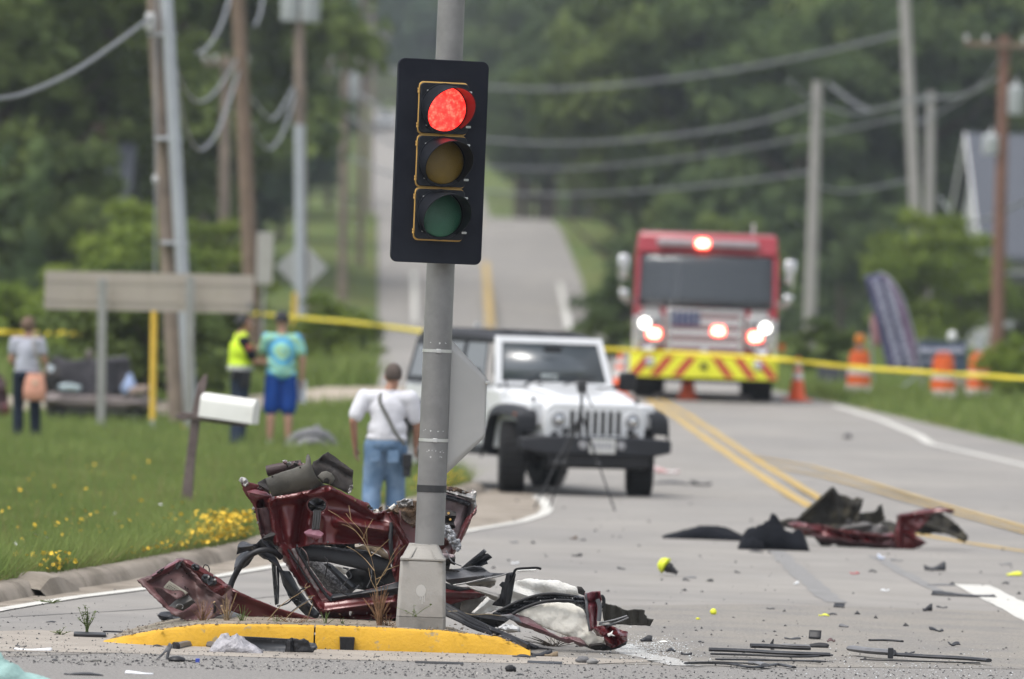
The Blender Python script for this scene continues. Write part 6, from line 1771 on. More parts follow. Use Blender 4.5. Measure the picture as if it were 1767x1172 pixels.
wire('cable running down to the house at the right', [(1575, 215, 255), (1620, 195, 270), (1690, 150, 230), (1733, 90, 200)], .04)
wire('thin cable sloping down right of the red brown pole', [(1620, 340, 250), (1660, 385, 230), (1720, 370, 210), (1800, 330, 195)], .04)
# guy wire with a white insulator and its yellow guard
gw = thing('guy_wire', 'thin guy wire with a yellow plastic guard standing behind the sign board', 'guy wire', G(264, 748))
obj('cable', MB().tube([W(265, 745, 112.6), W(268, 300, 113.5), W(270, -40, 114.5)], .013, 6), M_CABLE, gw, world=True)
obj('insulator', MB().ball(W(268, 310, 113.5), (.045, .045, .07), 10, 8), M_INSUL, gw, world=True)
M_GUARD = mat('yellow_guard', (.62, .40, .03), .5, var=.06)
obj('guard', MB().tube([W(263, 725, 112.4), W(266, 535, 112.8)], .047, 14), M_GUARD, gw, world=True)
obj('foot', MB().tube([W(262.5, 750, 112.4), W(263, 722, 112.4)], .04, 12), M_INSUL, gw, world=True)
gw2 = thing('guy_guard', 'yellow guard post beside the steel sleeved pole', 'guy wire', G(508, 640))
obj('guard', MB().tube([W(507, 590, 164), W(509, 505, 164)], .055, 12), M_GUARD, gw2, world=True)
obj('stem', MB().tube([W(506, 632, 164), W(507, 590, 164)], .03, 8), M_GALV, gw2, world=True)

# the long sign board, seen from behind
M_BOARD = mat('sign_board_back', (.37, .325, .275), .75, var=.05, scale=4, second=(.34, .30, .26), mscale=1)
sb = thing('long_sign_board', 'long blank sign board seen from behind on two grey posts in the grass', 'sign', G(250, 750))
ca, cb = W(77, 500, 112), W(437, 508, 112)
n_ = 6
for k in range(n_):
    a = ca.lerp(cb, k / n_); b = ca.lerp(cb, (k + 1) / n_)
    u = (b - a).normalized()
    h = Vector((0, 0, .277))
    a2 = a + u * .002; b2 = b - u * .002
    d = Vector((0, .004, 0))
    obj('panel', MB().hexa([a2 - h - d, b2 - h - d, b2 - h + d, a2 - h + d, a2 + h - d, b2 + h - d, b2 + h + d, a2 + h + d]), M_BOARD, sb, world=True)
for dz in (-.14, .14):
    obj('stiffener', MB().hexa([q + Vector((0, dy, dz + e)) for e in (-.018, .018) for q, dy in ((ca, -.012), (cb, -.012), (cb, -.005), (ca, -.005))]), M_BOARD, sb, world=True)
M_POST = mat('grey_sign_post', (.27, .27, .255), .7, .2, var=.1, scale=4)
for px0, px1, y1 in ((174, 177, 481), (325, 329, 477)):
    a, b = W(px0, 752, 111.8), W(px1, y1, 111.8)
    a.z = gz(a.x, a.y) - .05
    obj('post', MB().hexa([a + Vector(q) for q in ((-.062, -.045, 0), (.062, -.045, 0), (.062, .045, 0), (-.062, .045, 0))] + [b + Vector(q) for q in ((-.062, -.045, 0), (.062, -.045, 0), (.062, .045, 0), (-.062, .045, 0))]), M_POST, sb, world=True, bevel=.01)
obj('sticker', MB().box(W(431, 527, 111.95), (.08, .004, .10)), mat('grey_sticker', (.22, .21, .2), .6), sb, world=True)
# diamond and oblong sign backs farther off
dm = thing('diamond_sign', 'grey back of a diamond road sign behind the transformer pole', 'sign', G(521, 632))
c = W(521, 461, 172)
r_ = 44 / FPX * 172
obj('plate', MB().prism([(c.x + r_ * u, c.z + r_ * v) for u, v in ((0, 1), (.06, .97), (.97, .06), (1, 0), (.97, -.06), (.06, -.97), (0, -1), (-.06, -.97), (-.97, -.06), (-1, 0), (-.97, .06), (-.06, .97))], 'y', 172, 172.02), mat('dull_sign_back', (.33, .335, .33), .6, .2), dm, world=True)
obj('post', MB().box((c.x, 172.08, c.z - .9), (.06, .06, 2.6)), M_POST, dm, world=True)
ob = thing('oblong_sign', 'pale oblong sign back fixed beside the brown pole', 'sign', G(455, 655))
c = W(457, 446, 149)
obj('plate', MB().box(c, (.31, .02, 1.0)), mat('pale_sign_back', (.36, .35, .32), .6, .1), ob, world=True, bevel=.01)
obj('post', MB().box(c + Vector((0, .06, -1.2)), (.06, .06, 3.0)), M_POST, ob, world=True)

# caution tape
M_CT = mat('caution_tape_yellow', (.72, .58, .02), .45, var=.05)
def tape(label, pts, h):
    P = curve([W(*p) for p in pts], 14)
    rows = []
    for i, p in enumerate(P):
        a = math.sin(i * .22) * .5 + .3 * math.sin(i * .61)
        rows.append([p + Vector((0, math.sin(a) * h / 2, math.cos(a) * h / 2)), p - Vector((0, math.sin(a) * h / 2, math.cos(a) * h / 2))])
    return tag(obj('caution_tape', MB().grid(rows), M_CT, thick=.002), label, 'tape')
tape('yellow caution tape strung behind the fire scene from the sign board across the road', [(400, 538, 142), (437, 541, 141), (520, 549, 138), (610, 557, 135), (690, 567, 132), (800, 582, 130), (920, 592, 128.5), (1030, 602, 127.5), (1140, 608, 126.5), (1330, 619, 125), (1450, 632, 124), (1560, 640, 122), (1680, 648, 120), (1800, 655, 118), (1960, 662, 116)], .072)
tape('yellow caution tape behind the woman at the left edge', [(-120, 571, 130), (0, 573, 130), (60, 576, 130), (130, 575, 129), (215, 579, 128)], .072)

# ------------------------------------------------------------------ mailbox
mw = mat('mailbox_white', (.66, .66, .63), .5, var=.05, scale=5, second=(.5, .49, .45), mscale=3, mix=(.6, .75))
mwood = mat('grey_purple_wood', (.13, .10, .095), .9, var=.3, scale=9, bump=.5, bscale=40, second=(.09, .065, .06), mscale=3)
mbx = thing('mailbox', 'white mailbox on a leaning weathered wooden post in the grass', 'mailbox', G(319, 880))
MD = 75.2
def wbox(name, pts, depth, m, D=MD, **k):
    """a beam with the outline (px, py), depth metres thick"""
    o2 = [W(x, y, D) for x, y in pts]
    n = len(o2)
    mb = MB().add(o2 + [p + Vector((0, depth, 0)) for p in o2], [tuple(reversed(range(n))), tuple(range(n, 2 * n))] + [(i, (i + 1) % n, n + (i + 1) % n, n + i) for i in range(n)])
    return obj(name, mb, m, mbx, world=True, **k)
wbox('post', [(310, 884), (330, 884), (336, 800), (346, 720), (357, 655), (357, 646), (351, 648), (340, 664), (330, 720), (320, 800)], .10, mwood, bevel=.008)
wbox('cross_arm', [(300, 719), (312, 711), (330, 713), (356, 716), (420, 727), (436, 729), (424, 737), (400, 734), (356, 728), (330, 724), (314, 726)], .09, mwood, D=MD - .03, bevel=.008)
# box: rounded top, swung so that its door end shows a little at the right
ua = W(350, 700, MD); ub = W(440, 712, MD)
u_ = (ub - ua); u_ = Vector((u_.x, -.20, u_.z)); ln = u_.length; u_.normalize()
v_ = u_.cross(Vector((0, 0, 1))).normalized() * -1
w_ = v_.cross(u_).normalized()
if w_.z < 0: w_ = -w_
prof = [(-.085, -.105), (.085, -.105), (.085, .045)] + [(.085 * math.cos(a), .045 + .085 * math.sin(a)) for a in np.linspace(.2, math.pi - .2, 9)] + [(-.085, .045)]
def mbx_ring(t, k=1.0):
    return [ua + u_ * t + v_ * (a * k) + w_ * (b * k) for a, b in prof]
bx = obj('box', loft([mbx_ring(0, .97), mbx_ring(.012), mbx_ring(ln - .012), mbx_ring(ln, .98)]), mw, mbx, world=True, sharp=30)
obj('door', loft([mbx_ring(ln + .001, 1.03), mbx_ring(ln + .02, 1.03)]), mw, bx, world=True, sharp=30)

# ------------------------------------------------------------------ houses, far car, banner, boards
M_ROOF = mat('grey_shingle', (.075, .082, .10), .9, var=.12, scale=6, bump=.3)
M_SIDING = mat('pale_siding', (.42, .43, .43), .8, var=.05)
def house(label, c, rz, w, d, hw, hr, siding=M_SIDING, roofm=M_ROOF):
    t = thing('house', label, 'house', c, rz)
    obj('wall', MB().prism([(-w / 2, 0), (w / 2, 0), (w / 2, hw), (-w / 2, hw)], 'y', -d / 2, d / 2), siding, t)
    for s_ in (-1, 1):
        obj('gable', MB().prism([(-d / 2, hw + .002), (d / 2, hw + .002), (0, hw + hr - .05)], 'x', s_ * w / 2 - .06, s_ * w / 2 + .06), siding, t)
    rf = obj('roof', MB().prism([(-d / 2 - .5, hw - .25), (0, hw + hr), (d / 2 + .5, hw - .25), (d / 2 + .5, hw - .05), (0, hw + hr + .22), (-d / 2 - .5, hw - .05)], 'x', -w / 2 - .4, w / 2 + .4), roofm, t)
    obj('chimney', MB().box((w * .2, .4, hw + hr), (.7, .7, 1.4)), mat('chimney_brick', (.2, .11, .08), .9), rf)
    obj('barge_board', MB().prism([(-d / 2 - .52, hw - .3), (0, hw + hr - .05), (d / 2 + .52, hw - .3), (d / 2 + .52, hw - .05), (0, hw + hr + .24), (-d / 2 - .52, hw - .05)], 'x', -w / 2 - .46, -w / 2 - .402), M_FWHITE, rf)
    for k in range(3):
        x = -w / 2 + w * (k + .5) / 3
        f = obj('window', MB().box((x, -d / 2 - .02, hw * .6), (1.3, .10, 1.5)), M_FWHITE, t)
        obj('pane', MB().box((x, -d / 2 - .08, hw * .6), (1.1, .03, 1.3)), M_GLASS, f)
    obj('door', MB().box((-w / 2 + w / 3, -d / 2 - .03, 1.05), (1.0, .08, 2.1)), M_FLARE, t)
    return t
c = W(1795, 480, 262); c.z = interp(262, ROAD_Z) + .2
house('grey roofed house with pale walls behind the red brown pole', c, rad(4), 4.6, 9, 3.2, 3.9)
c = W(158, 300, 212); c.z = gz(c.x, 212)
house('house with only its pale grey roof showing among the left trees', c, rad(0), 1.6, 5, 3.6, 1.5)
# far pale car coming down the hill
cc = W(664, 222, 690); cc.z = interp(690, ROAD_Z) + .05
fc = thing('far_car', 'tiny pale car far up the road left of the signal', 'car', cc)
obj('body', loft([ringsec(0, .85, .35, .95, .12), ringsec(4.2, .85, .35, 1.0, .12)]), M_WPAINT, fc, bevel=.05)
obj('cabin', loft([ringsec(1.1, .74, .95, 1.0, .02), ringsec(1.7, .66, .95, 1.5, .08), ringsec(3.3, .66, .95, 1.5, .08), ringsec(4.0, .74, .95, 1.05, .02)]), M_GLASS, fc, bevel=.03)
for s_ in (-1, 1):
    for y in (.8, 3.4):
        obj('wheel', MB().lathe([(.2, -.1), (.33, -.1), (.33, .1), (.2, .1)], 16, Matrix.Translation((s_ * .75, y, .33)) @ Matrix.Rotation(math.pi / 2, 4, 'Y')), M_TYRE, fc)
# feather banner
M_BAN = mat('banner_navy', (.055, .055, .12), .7, var=.1, scale=3)
M_BANP = mat('banner_purple', (.14, .085, .15), .7, var=.1, scale=3)
M_LET = mat('banner_letters', (.42, .43, .53), .7)
fb_ = thing('feather_banner', 'leaning navy feather banner with two columns of pale letters on the verge', 'banner', G(1560, 655))
BD = 146
def bplate(name, outl, m, D, parent=fb_, amp=.05, seed=1):
    return plate(name, outl, D, m, parent, depth=dents([], amp, .02, seed), step=9, thick=.006)
bn = bplate('cloth', [(1491, 478), (1500, 474), (1520, 472), (1534, 480), (1550, 502), (1564, 536), (1575, 576), (1582, 612), (1584, 640), (1534, 645), (1524, 610), (1514, 565), (1503, 522)], M_BAN, BD)
bplate('purple_edge', [(1520, 472), (1534, 480), (1550, 502), (1564, 536), (1575, 576), (1582, 612), (1584, 640), (1572, 640), (1566, 605), (1556, 560), (1545, 520), (1532, 490)], M_BANP, BD - .02, bn)
lr = random.Random(6)
for col in (0, 1):
    for k in range(12):
        t_ = k / 12
        x = 1503 + col * 20 + t_ * 42 + 2; y = 484 + t_ * 150 + col * 2
        if col and 4 < k < 5: continue
        for q in range(3):
            wtube('letter_stroke', [(x + lr.uniform(0, 3), y + q * 3.5 + lr.uniform(-1, 1), BD - .07), (x + 12 + lr.uniform(-2, 2), y + q * 3.5 + lr.uniform(-1, 1), BD - .07)], .013, M_LET, bn, n=4)
wtube('pole', [(1556, 668, BD + .05), (1584, 645, BD + .05), (1583, 612, BD + .05), (1573, 565, BD + .05), (1556, 512, BD + .05), (1535, 480, BD + .05), (1515, 471, BD + .05)], .02, M_GALV, fb_)
fl_ = thing('small_flag', 'small faded red flag hanging left of the feather banner', 'flag', G(1512, 668))
plate('cloth', [(1503, 545), (1511, 540), (1518, 560), (1521, 592), (1508, 602), (1504, 575)], 147.5, mat('faded_red_cloth', (.30, .14, .15), .8, var=.2), fl_, depth=dents([], .05, .05, 3), step=7)
wtube('pole', [(1506, 662, 147.6), (1503, 545, 147.6)], .015, M_GALV, fl_)
# blue sign board and small boards
bs = thing('blue_sign_board', 'dark blue sign board with pale script lettering behind the barrels', 'sign', G(1625, 670))
c0_, c1_ = W(1583, 612, 147), W(1668, 617, 147)
m_ = (c0_ + c1_) / 2
bb = obj('board', MB().box(m_, ((c1_ - c0_).x, .05, .56)), mat('sign_navy', (.045, .065, .11), .6, var=.1), bs, world=True, bevel=.01)
for row, (y0, hgt) in enumerate(((604, 13), (622, 7))):
    x = 1588
    while x < (1660 if row == 0 else 1640):
        w = lr.uniform(4, 9)
        wtube('script_stroke', [(x, y0 + hgt * .5, 146.95), (x + w * .4, y0 - hgt * .3 * lr.random(), 146.95), (x + w * .7, y0 + hgt * .5 * lr.random(), 146.95), (x + w, y0 + lr.uniform(-2, 3), 146.95)], .022 if row == 0 else .012, M_LET, bb, n=4)
        x += w
for px in (1592, 1660):
    wtube('post', [(px, 668, 147.1), (px, 592, 147.1)], .035, M_POST, bs)
wl_ = thing('white_lamp_post', 'small white headed post standing behind the blue sign board', 'post', G(1643, 668))
obj('head', MB().ball(W(1643, 581, 149), (.09, .09, .11), 12, 8), M_FWHITE, wl_, world=True)
wtube('stem', [(1643, 668, 149), (1643, 588, 149)], .03, M_POST, wl_)
gp = thing('grey_post', 'plain grey post standing left of the red brown pole', 'post', G(1689, 668))
wtube('stem', [(1689, 665, 150), (1690, 578, 150)], .055, M_GALV, gp)
sbx = thing('low_dark_board', 'low dark board with faint lettering right of the fire engine', 'sign', G(1430, 668))
for k in range(2):
    obj('panel', MB().box(W(1430 + k * 42, 646, 150 + k), (.44, .04, .30)), mat('dark_blue_board', (.05, .05, .075), .7, var=.2), sbx, world=True)
obj('legs', MB().box(W(1430, 663, 150), (.04, .04, .3)), M_POST, sbx, world=True)
gb = thing('concrete_block', 'pale concrete block between the two far barrels', 'block', G(1660, 682))
obj('block', MB().box(W(1660, 668, 143) , (.55, .4, .30)), M_CONC, gb, world=True, bevel=.04)

# ------------------------------------------------------------------ the burnt car remains on the left lawn
BC = 117.5
rc = thing('burnt_car', 'dark wrecked car remains standing in the grass behind the woman', 'car wreck', G(165, 745))
M_BURN = mat('burnt_dark', (.055, .052, .06), .85, var=.25, scale=4, bump=.2)
M_BROWN = mat('dull_brown_grey', (.15, .125, .12), .7, var=.2, scale=4)
def R_(name, outl, m, D=0.0, amp=.05, th=.03, cre=(), seed=1, step=7):
    return plate(name, outl, BC + D, m, rc, depth=dents(cre, amp, .03, seed), step=step, thick=th)
R_('seat_back', [(88, 626), (92, 616), (104, 616), (112, 622), (150, 622), (156, 620), (200, 618), (222, 616), (226, 640), (230, 682), (100, 684), (94, 660)], M_BURN, .3, .06, .12, [((186, 620), (190, 684), 6, .1)])
R_('head_rest', [(148, 606), (156, 602), (161, 610), (158, 622), (148, 622)], M_BROWN, .3, .02, .08)
R_('torn_side', [(70, 668), (76, 640), (84, 624), (96, 618), (102, 640), (108, 690), (72, 694)], M_TRIM2, -.3, .15, .05, [((80, 630), (100, 690), 8, .15)], 3, 6)
R_('floor_sill', [(74, 683), (110, 680), (180, 682), (262, 690), (274, 696), (258, 704), (180, 700), (80, 698)], M_BROWN, -.6, .03, .12, [((76, 690), (270, 697), 7, .12)])
R_('rear_beam', [(80, 699), (180, 701), (256, 705), (250, 716), (160, 718), (84, 712)], mat('grey_beam', (.11, .11, .115), .6, var=.2), -.5, .03, .10, [((82, 705), (252, 711), 6, .10)])
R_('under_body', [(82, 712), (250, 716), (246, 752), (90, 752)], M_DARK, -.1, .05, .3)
for px, rr in ((100, .26), (232, .24)):
    obj('wheel', MB().lathe([(.12, -.1), (rr, -.11), (rr + .02, 0), (rr, .11), (.12, .1)], 20, Matrix.Translation(W(px, 728, BC - .5)) @ Matrix.Rotation(math.pi / 2, 4, 'Y')), M_TYRE, rc, world=True)
R_('pale_paper', [(100, 664), (118, 661), (140, 666), (138, 675), (104, 674)], mat('blue_white_paper', (.42, .50, .54), .8, var=.2), -.7, .05, .02)
R_('blue_cloth', [(208, 668), (214, 660), (222, 644), (228, 646), (236, 668), (222, 676), (212, 681)], mat('pale_blue_cloth', (.30, .38, .58), .8, var=.2), -.7, .08, .03)
R_('tan_roll', [(222, 674), (235, 667), (256, 664), (262, 672), (246, 680), (226, 682)], mat('tan_cloth', (.26, .20, .17), .9, var=.3), -.7, .08, .06)
rr_2 = thing('red_car_fragment', 'dark red crumpled car fragment at the left edge beside the woman', 'car wreck', G(2, 735))
plate('panel', [(-30, 650), (-5, 642), (8, 655), (14, 690), (18, 726), (4, 740), (-30, 738)], 116, M_PINK if False else M_DKRED, rr_2, depth=dents([((-20, 660), (14, 720), 10, .2)], .12, .03, 4), step=7, thick=.03)
plate('trim', [(2, 700), (14, 694), (20, 722), (10, 728)], 115.7, M_PINK, rr_2, depth=dents([], .08, .06, 2), step=5, thick=.02)
# grey wheel-arch cover lying in the grass
ac = thing('arch_cover', 'grey plastic wheel arch cover lying in the grass right of the tie dye shirt', 'car part', G(535, 772))
def arch_d(x, y):
    return .5 * ((x - 536) / 44) ** 2 + .012 * (y - 742) * -1 + .05 * nz3(x, y, 3, .08)
plate('shell', [(492, 776), (493, 764), (500, 754), (512, 746), (528, 741), (541, 738), (545, 734), (551, 735), (553, 741), (566, 746), (576, 756), (584, 768), (588, 776), (566, 777), (556, 768), (540, 764), (524, 768), (514, 777)], 100, mat('dusty_grey_plastic', (.12, .12, .125), .6, var=.35, scale=4), ac, depth=arch_d, step=4, thick=.03, ragged=.4)
wtube('rib', [(503, 764, 99.6), (520, 752, 99.5), (548, 750, 99.5), (574, 766, 99.6)], .02, M_RUB, ac)
# ------------------------------------------------------------------ people
M_SKIN = mat('skin_light', (.40, .22, .155), .55, var=.08, scale=20)
M_SKIN2 = mat('skin_tan', (.33, .17, .11), .55, var=.08, scale=20)
M_HAIRB = mat('hair_brown', (.14, .085, .055), .7, var=.3, scale=50, bump=.5, bscale=160)
M_HAIRK = mat('hair_black', (.012, .011, .011), .6, var=.3, scale=50, bump=.5, bscale=160)
M_HAIRG = mat('hair_grey_brown', (.075, .055, .045), .75, var=.3, scale=50, bump=.5, bscale=160)
def cloth_mat(name, rgb, second=None):
    return mat(name, rgb, .9, var=.10, scale=9, bump=.35, bscale=18, second=second, mscale=4, spec=.15)
M_JEANS = mat('blue_denim', (.10, .165, .26), .95, var=.22, scale=7, bump=.4, bscale=20, second=(.15, .22, .32), mscale=5, spec=.1)
M_SHIRTW = cloth_mat('white_shirt_cotton', (.58, .58, .62))
M_TEE = cloth_mat('pale_grey_tee', (.36, .37, .43))
M_NAVYP = cloth_mat('navy_trousers', (.012, .018, .032))
M_SHORT = cloth_mat('blue_shorts_cloth', (.012, .055, .26))
M_UNIF = cloth_mat('black_uniform', (.010, .011, .016))
M_VEST = cloth_mat('hi_vis_yellow', (.52, .70, .04))
M_REFL = mat('reflective_tape', (.42, .43, .42), .4, var=.1)
M_PEACH = mat('peach_leather', (.56, .27, .19), .7, var=.1, scale=6, bump=.2)
M_SHOE = mat('white_trainer', (.55, .56, .58), .6, var=.1)
M_BOOT = mat('dark_boot', (.02, .02, .022), .5, var=.2)
M_EYE = mat('eye_white', (.6, .58, .55), .3)
M_LIP = mat('lip', (.30, .11, .09), .5)
# tie dye: swirl of aqua, blue, green and yellow about the middle of the back
mtd = bpy.data.materials.new('tie_dye'); mtd.use_nodes = True
N, L = mtd.node_tree.nodes, mtd.node_tree.links
p = N['Principled BSDF']; p.inputs['Roughness'].default_value = .9
tc = N.new('ShaderNodeTexCoord'); mp = N.new('ShaderNodeMapping'); mp.inputs['Location'].default_value = (0, 0, -1.26)
L.new(tc.outputs['Object'], mp.inputs['Vector'])
nz = N.new('ShaderNodeTexNoise'); nz.inputs['Scale'].default_value = 7; nz.inputs['Detail'].default_value = 4
L.new(mp.outputs[0], nz.inputs['Vector'])
wv = N.new('ShaderNodeTexWave'); wv.wave_type = 'RINGS'; wv.rings_direction = 'Y'; wv.inputs['Scale'].default_value = 1.9; wv.inputs['Distortion'].default_value = 5; wv.inputs['Detail'].default_value = 3
L.new(mp.outputs[0], wv.inputs['Vector'])
av = N.new('ShaderNodeMath'); av.operation = 'MULTIPLY_ADD'; av.inputs[1].default_value = .55; L.new(wv.outputs[1], av.inputs[0])
sb_ = N.new('ShaderNodeMath'); sb_.operation = 'MULTIPLY'; sb_.inputs[1].default_value = .5; L.new(nz.outputs[0], sb_.inputs[0]); L.new(sb_.outputs[0], av.inputs[2])
cr = N.new('ShaderNodeValToRGB'); L.new(av.outputs[0], cr.inputs[0])
cr.color_ramp.elements[0].position = .18; cr.color_ramp.elements[0].color = (.05, .18, .42, 1)
cr.color_ramp.elements[1].position = .80; cr.color_ramp.elements[1].color = (.16, .48, .55, 1)
for ps, c in ((.33, (.10, .42, .58, 1)), (.45, (.30, .60, .62, 1)), (.56, (.16, .45, .20, 1)), (.66, (.42, .52, .18, 1))):
    e_ = cr.color_ramp.elements.new(ps); e_.color = c
L.new(cr.outputs[0], p.inputs['Base Color'])

def remesh(name, mb, m, parent, voxel, smooth_it=4, noise_amp=0.0, nscale=9.0, seed=0.0):
    """one continuous skin round overlapping solids"""
    me = bpy.data.meshes.new('tmp'); me.from_pydata(mb.v, [], mb.f); fix_normals(me)
    t = bpy.data.objects.new('tmp', me); COL.objects.link(t)
    r = t.modifiers.new('r', 'REMESH'); r.mode = 'VOXEL'; r.voxel_size = voxel
    s = t.modifiers.new('s', 'SMOOTH'); s.iterations = smooth_it; s.factor = .5
    dg = bpy.context.evaluated_depsgraph_get()
    out = bpy.data.meshes.new_from_object(t.evaluated_get(dg))
    bpy.data.objects.remove(t); bpy.data.meshes.remove(me)
    if noise_amp:
        n = len(out.vertices)
        co = np.empty(n * 3); out.vertices.foreach_get('co', co); co = co.reshape(-1, 3)
        no = np.empty(n * 3); out.vertices.foreach_get('normal', no); no = no.reshape(-1, 3)
        d = np.array([nz3(c[0], c[2] * .55, seed + c[1], nscale) for c in co]) * noise_amp
        co = co + no * d[:, None]
        out.vertices.foreach_set('co', co.ravel()); out.update()
    out.name = name
    out.materials.clear(); out.materials.append(m)
    out.polygons.foreach_set('use_smooth', [True] * len(out.polygons))
    o = bpy.data.objects.new(name, out); COL.objects.link(o); o.parent = parent
    return o
def cap(mb, a, b, ra, rb, n=14):
    a, b = Vector(a), Vector(b)
    mb.tube([a, a.lerp(b, .5), b], [ra, (ra + rb) / 2, rb], n=n)
    mb.ball(a, ra * .995, n, 8); mb.ball(b, rb * .995, n, 8)
def limb(mb, pts, rs):
    for i in range(len(pts) - 1):
        cap(mb, pts[i], pts[i + 1], rs[i], rs[i + 1])
def hand(mb, wrist, dirv, side, curl=.35):
    """palm, four unequal bent fingers and a thumb; side = which way the thumb points"""
    d = Vector(dirv).normalized(); s_ = Vector(side).normalized(); nrm = d.cross(s_).normalized()
    w = Vector(wrist)
    pm = w + d * .045
    for k in (-1, -.33, .33, 1):
        cap(mb, w + s_ * k * .018, w + d * .085 + s_ * k * .030, .015, .012, 8)
    for k, L in ((1, .068), (.35, .078), (-.35, .072), (-1, .055)):
        b = w + d * .085 + s_ * k * .030
        q1 = b + d * L * .5 * math.cos(curl * .6) + nrm * L * .5 * math.sin(curl * .6)
        q2 = q1 + d * L * .5 * math.cos(curl * 1.6) + nrm * L * .5 * math.sin(curl * 1.6)
        limb(mb, [b, q1, q2], [.0095, .0088, .0075])
    t0 = w + d * .025 + s_ * .024
    t1 = t0 + s_ * .028 + d * .026 + nrm * .012; t2 = t1 + d * .032 + s_ * .006 + nrm * .010
    limb(mb, [t0, t1, t2], [.014, .011, .009])
def head_parts(root, hc, turn, skin, k=1.0):
    """face features as children: eyes, brows, lips; hc = head centre; turn about z"""
    R = Matrix.Rotation(turn, 4, 'Z')
    def at(x, y, z): return Vector(hc) + (R @ Vector((x, y, z))) * k
    for s_ in (-1, 1):
        e = obj('eye', MB().ball(at(s_ * .031, .082, .005), .0125 * k, 10, 8), M_EYE, root)
        obj('pupil', MB().ball(at(s_ * .031, .0925, .005), .006 * k, 8, 6), M_HAIRK, e)
        obj('brow', MB().tube([at(s_ * .016, .094, .025), at(s_ * .033, .093, .031), at(s_ * .050, .082, .026)], .004 * k, 6), M_HAIRK, root)
    obj('mouth', MB().tube([at(-.022, .086, -.062), at(0, .094, -.060), at(.022, .086, -.062)], .005 * k, 6), M_LIP, root)
def head_solid(mb, hc, turn, neck, k=1.0):
    R = Matrix.Rotation(turn, 3, 'Z')
    def at(x, y, z): return Vector(hc) + (R @ Vector((x, y, z))) * k
    mb.ball(at(0, -.008, .022), (.076 * k, .096 * k, .098 * k), 18, 12, R)
    mb.ball(at(0, .022, -.045), (.060 * k, .070 * k, .068 * k), 16, 10, R)
    mb.ball(at(0, .062, -.088), (.026 * k, .024 * k, .022 * k), 12, 8, R)
    limb(mb, [at(0, .088, .018), at(0, .106, -.022)], [.010 * k, .015 * k])
    for s_ in (-1, 1):
        mb.ball(at(s_ * .078, -.004, -.005), (.012 * k, .020 * k, .032 * k), 10, 8, R)
        mb.ball(at(s_ * .042, .062, -.02), (.026 * k, .024 * k, .022 * k), 10, 8, R)
    cap(mb, neck, at(0, -.012, -.07), .060 * k, .056 * k)

def person(label, loc, rz, H, J_, skin, hair, turn=0.0, hand_side=None, voxel=.009):
    """J_: joints in metres for a 1.75 m figure that faces +y; scaled to H"""
    k = H / 1.75
    root = thing('person', label, 'person', loc, rz)
    j = {a: Vector(b) * k for a, b in J_.items()}
    mb = MB()
    hc = j['head']
    head_solid(mb, hc, turn, j['neck'], k)
    mb.ball(j['chest'], (.165 * k, .105 * k, .17 * k), 18, 12); mb.ball(j['waist'], (.145 * k, .10 * k, .14 * k), 18, 12); mb.ball(j['pelvis'], (.158 * k, .11 * k, .12 * k), 18, 12)
    cap(mb, j['chest'], j['waist'], .11 * k, .11 * k)
    cap(mb, j['chest'], j['neck'], .08 * k, .058 * k)
    for s_ in 'lr':
        limb(mb, [j['neck'] + Vector((0, 0, -.06)) * k, j['sh_' + s_], j['el_' + s_], j['wr_' + s_]], [.06 * k, .055 * k, .042 * k, .028 * k])
        limb(mb, [j['hip_' + s_], j['kn_' + s_], j['an_' + s_]], [.085 * k, .055 * k, .038 * k])
        mid = j['kn_' + s_].lerp(j['an_' + s_], .3) + Vector((0, -.02, 0)) * k
        limb(mb, [j['kn_' + s_], mid, j['an_' + s_]], [.05 * k, .056 * k, .036 * k])
        limb(mb, [j['an_' + s_] + Vector((0, -.03, -.045)) * k, j['toe_' + s_]], [.034 * k, .026 * k])
        d = (j['wr_' + s_] - j['el_' + s_]).normalized()
        side = (hand_side or {}).get(s_, Vector((0, 1, .3)))
        hand(mb, j['wr_' + s_], d, side)
    body = remesh('body', mb, skin, root, voxel, 3)
    head_parts(root, hc, turn, skin, k)
    return root, j, k
def STAND():
    return dict(pelvis=(0, 0, .93), waist=(0, 0, 1.08), chest=(0, .01, 1.27), neck=(0, -.005, 1.46), head=(0, .02, 1.625),
                sh_l=(-.185, 0, 1.415), sh_r=(.185, 0, 1.415), el_l=(-.25, -.03, 1.13), el_r=(.25, -.03, 1.13), wr_l=(-.275, .05, .90), wr_r=(.275, .05, .90),
                hip_l=(-.095, 0, .91), hip_r=(.095, 0, .91), kn_l=(-.11, .02, .49), kn_r=(.11, .02, .49), an_l=(-.12, -.01, .09), an_r=(.12, -.01, .09), toe_l=(-.14, .15, .035), toe_r=(.14, .15, .035))
def hair_cap(root, hc, turn, m, k, low=-.02, back=.0, grow=1.10, front=.02):
    R = Matrix.Rotation(turn, 3, 'Z')
    mb = MB()
    mb.ball(Vector(hc) + (R @ Vector((0, -.016, .028))) * k, (.080 * k * grow, .098 * k * grow, .098 * k * grow), 20, 14, R)
    me = MB(); me.v = mb.v
    keep = []
    for f in mb.f:
        c = sum((Vector(mb.v[i]) for i in f), Vector()) / len(f)
        l = R.inverted() @ (c - Vector(hc))
        lim = low + (0.10 if l.y > front * k else 0) + (.03 if l.y > -.02 * k else 0)
        if l.y < -.03 * k: lim = low - .035 + back
        if l.z > lim * k: keep.append(f)
    me.f = keep
    return obj('hair', me, m, root, thick=.008, sharp=180)
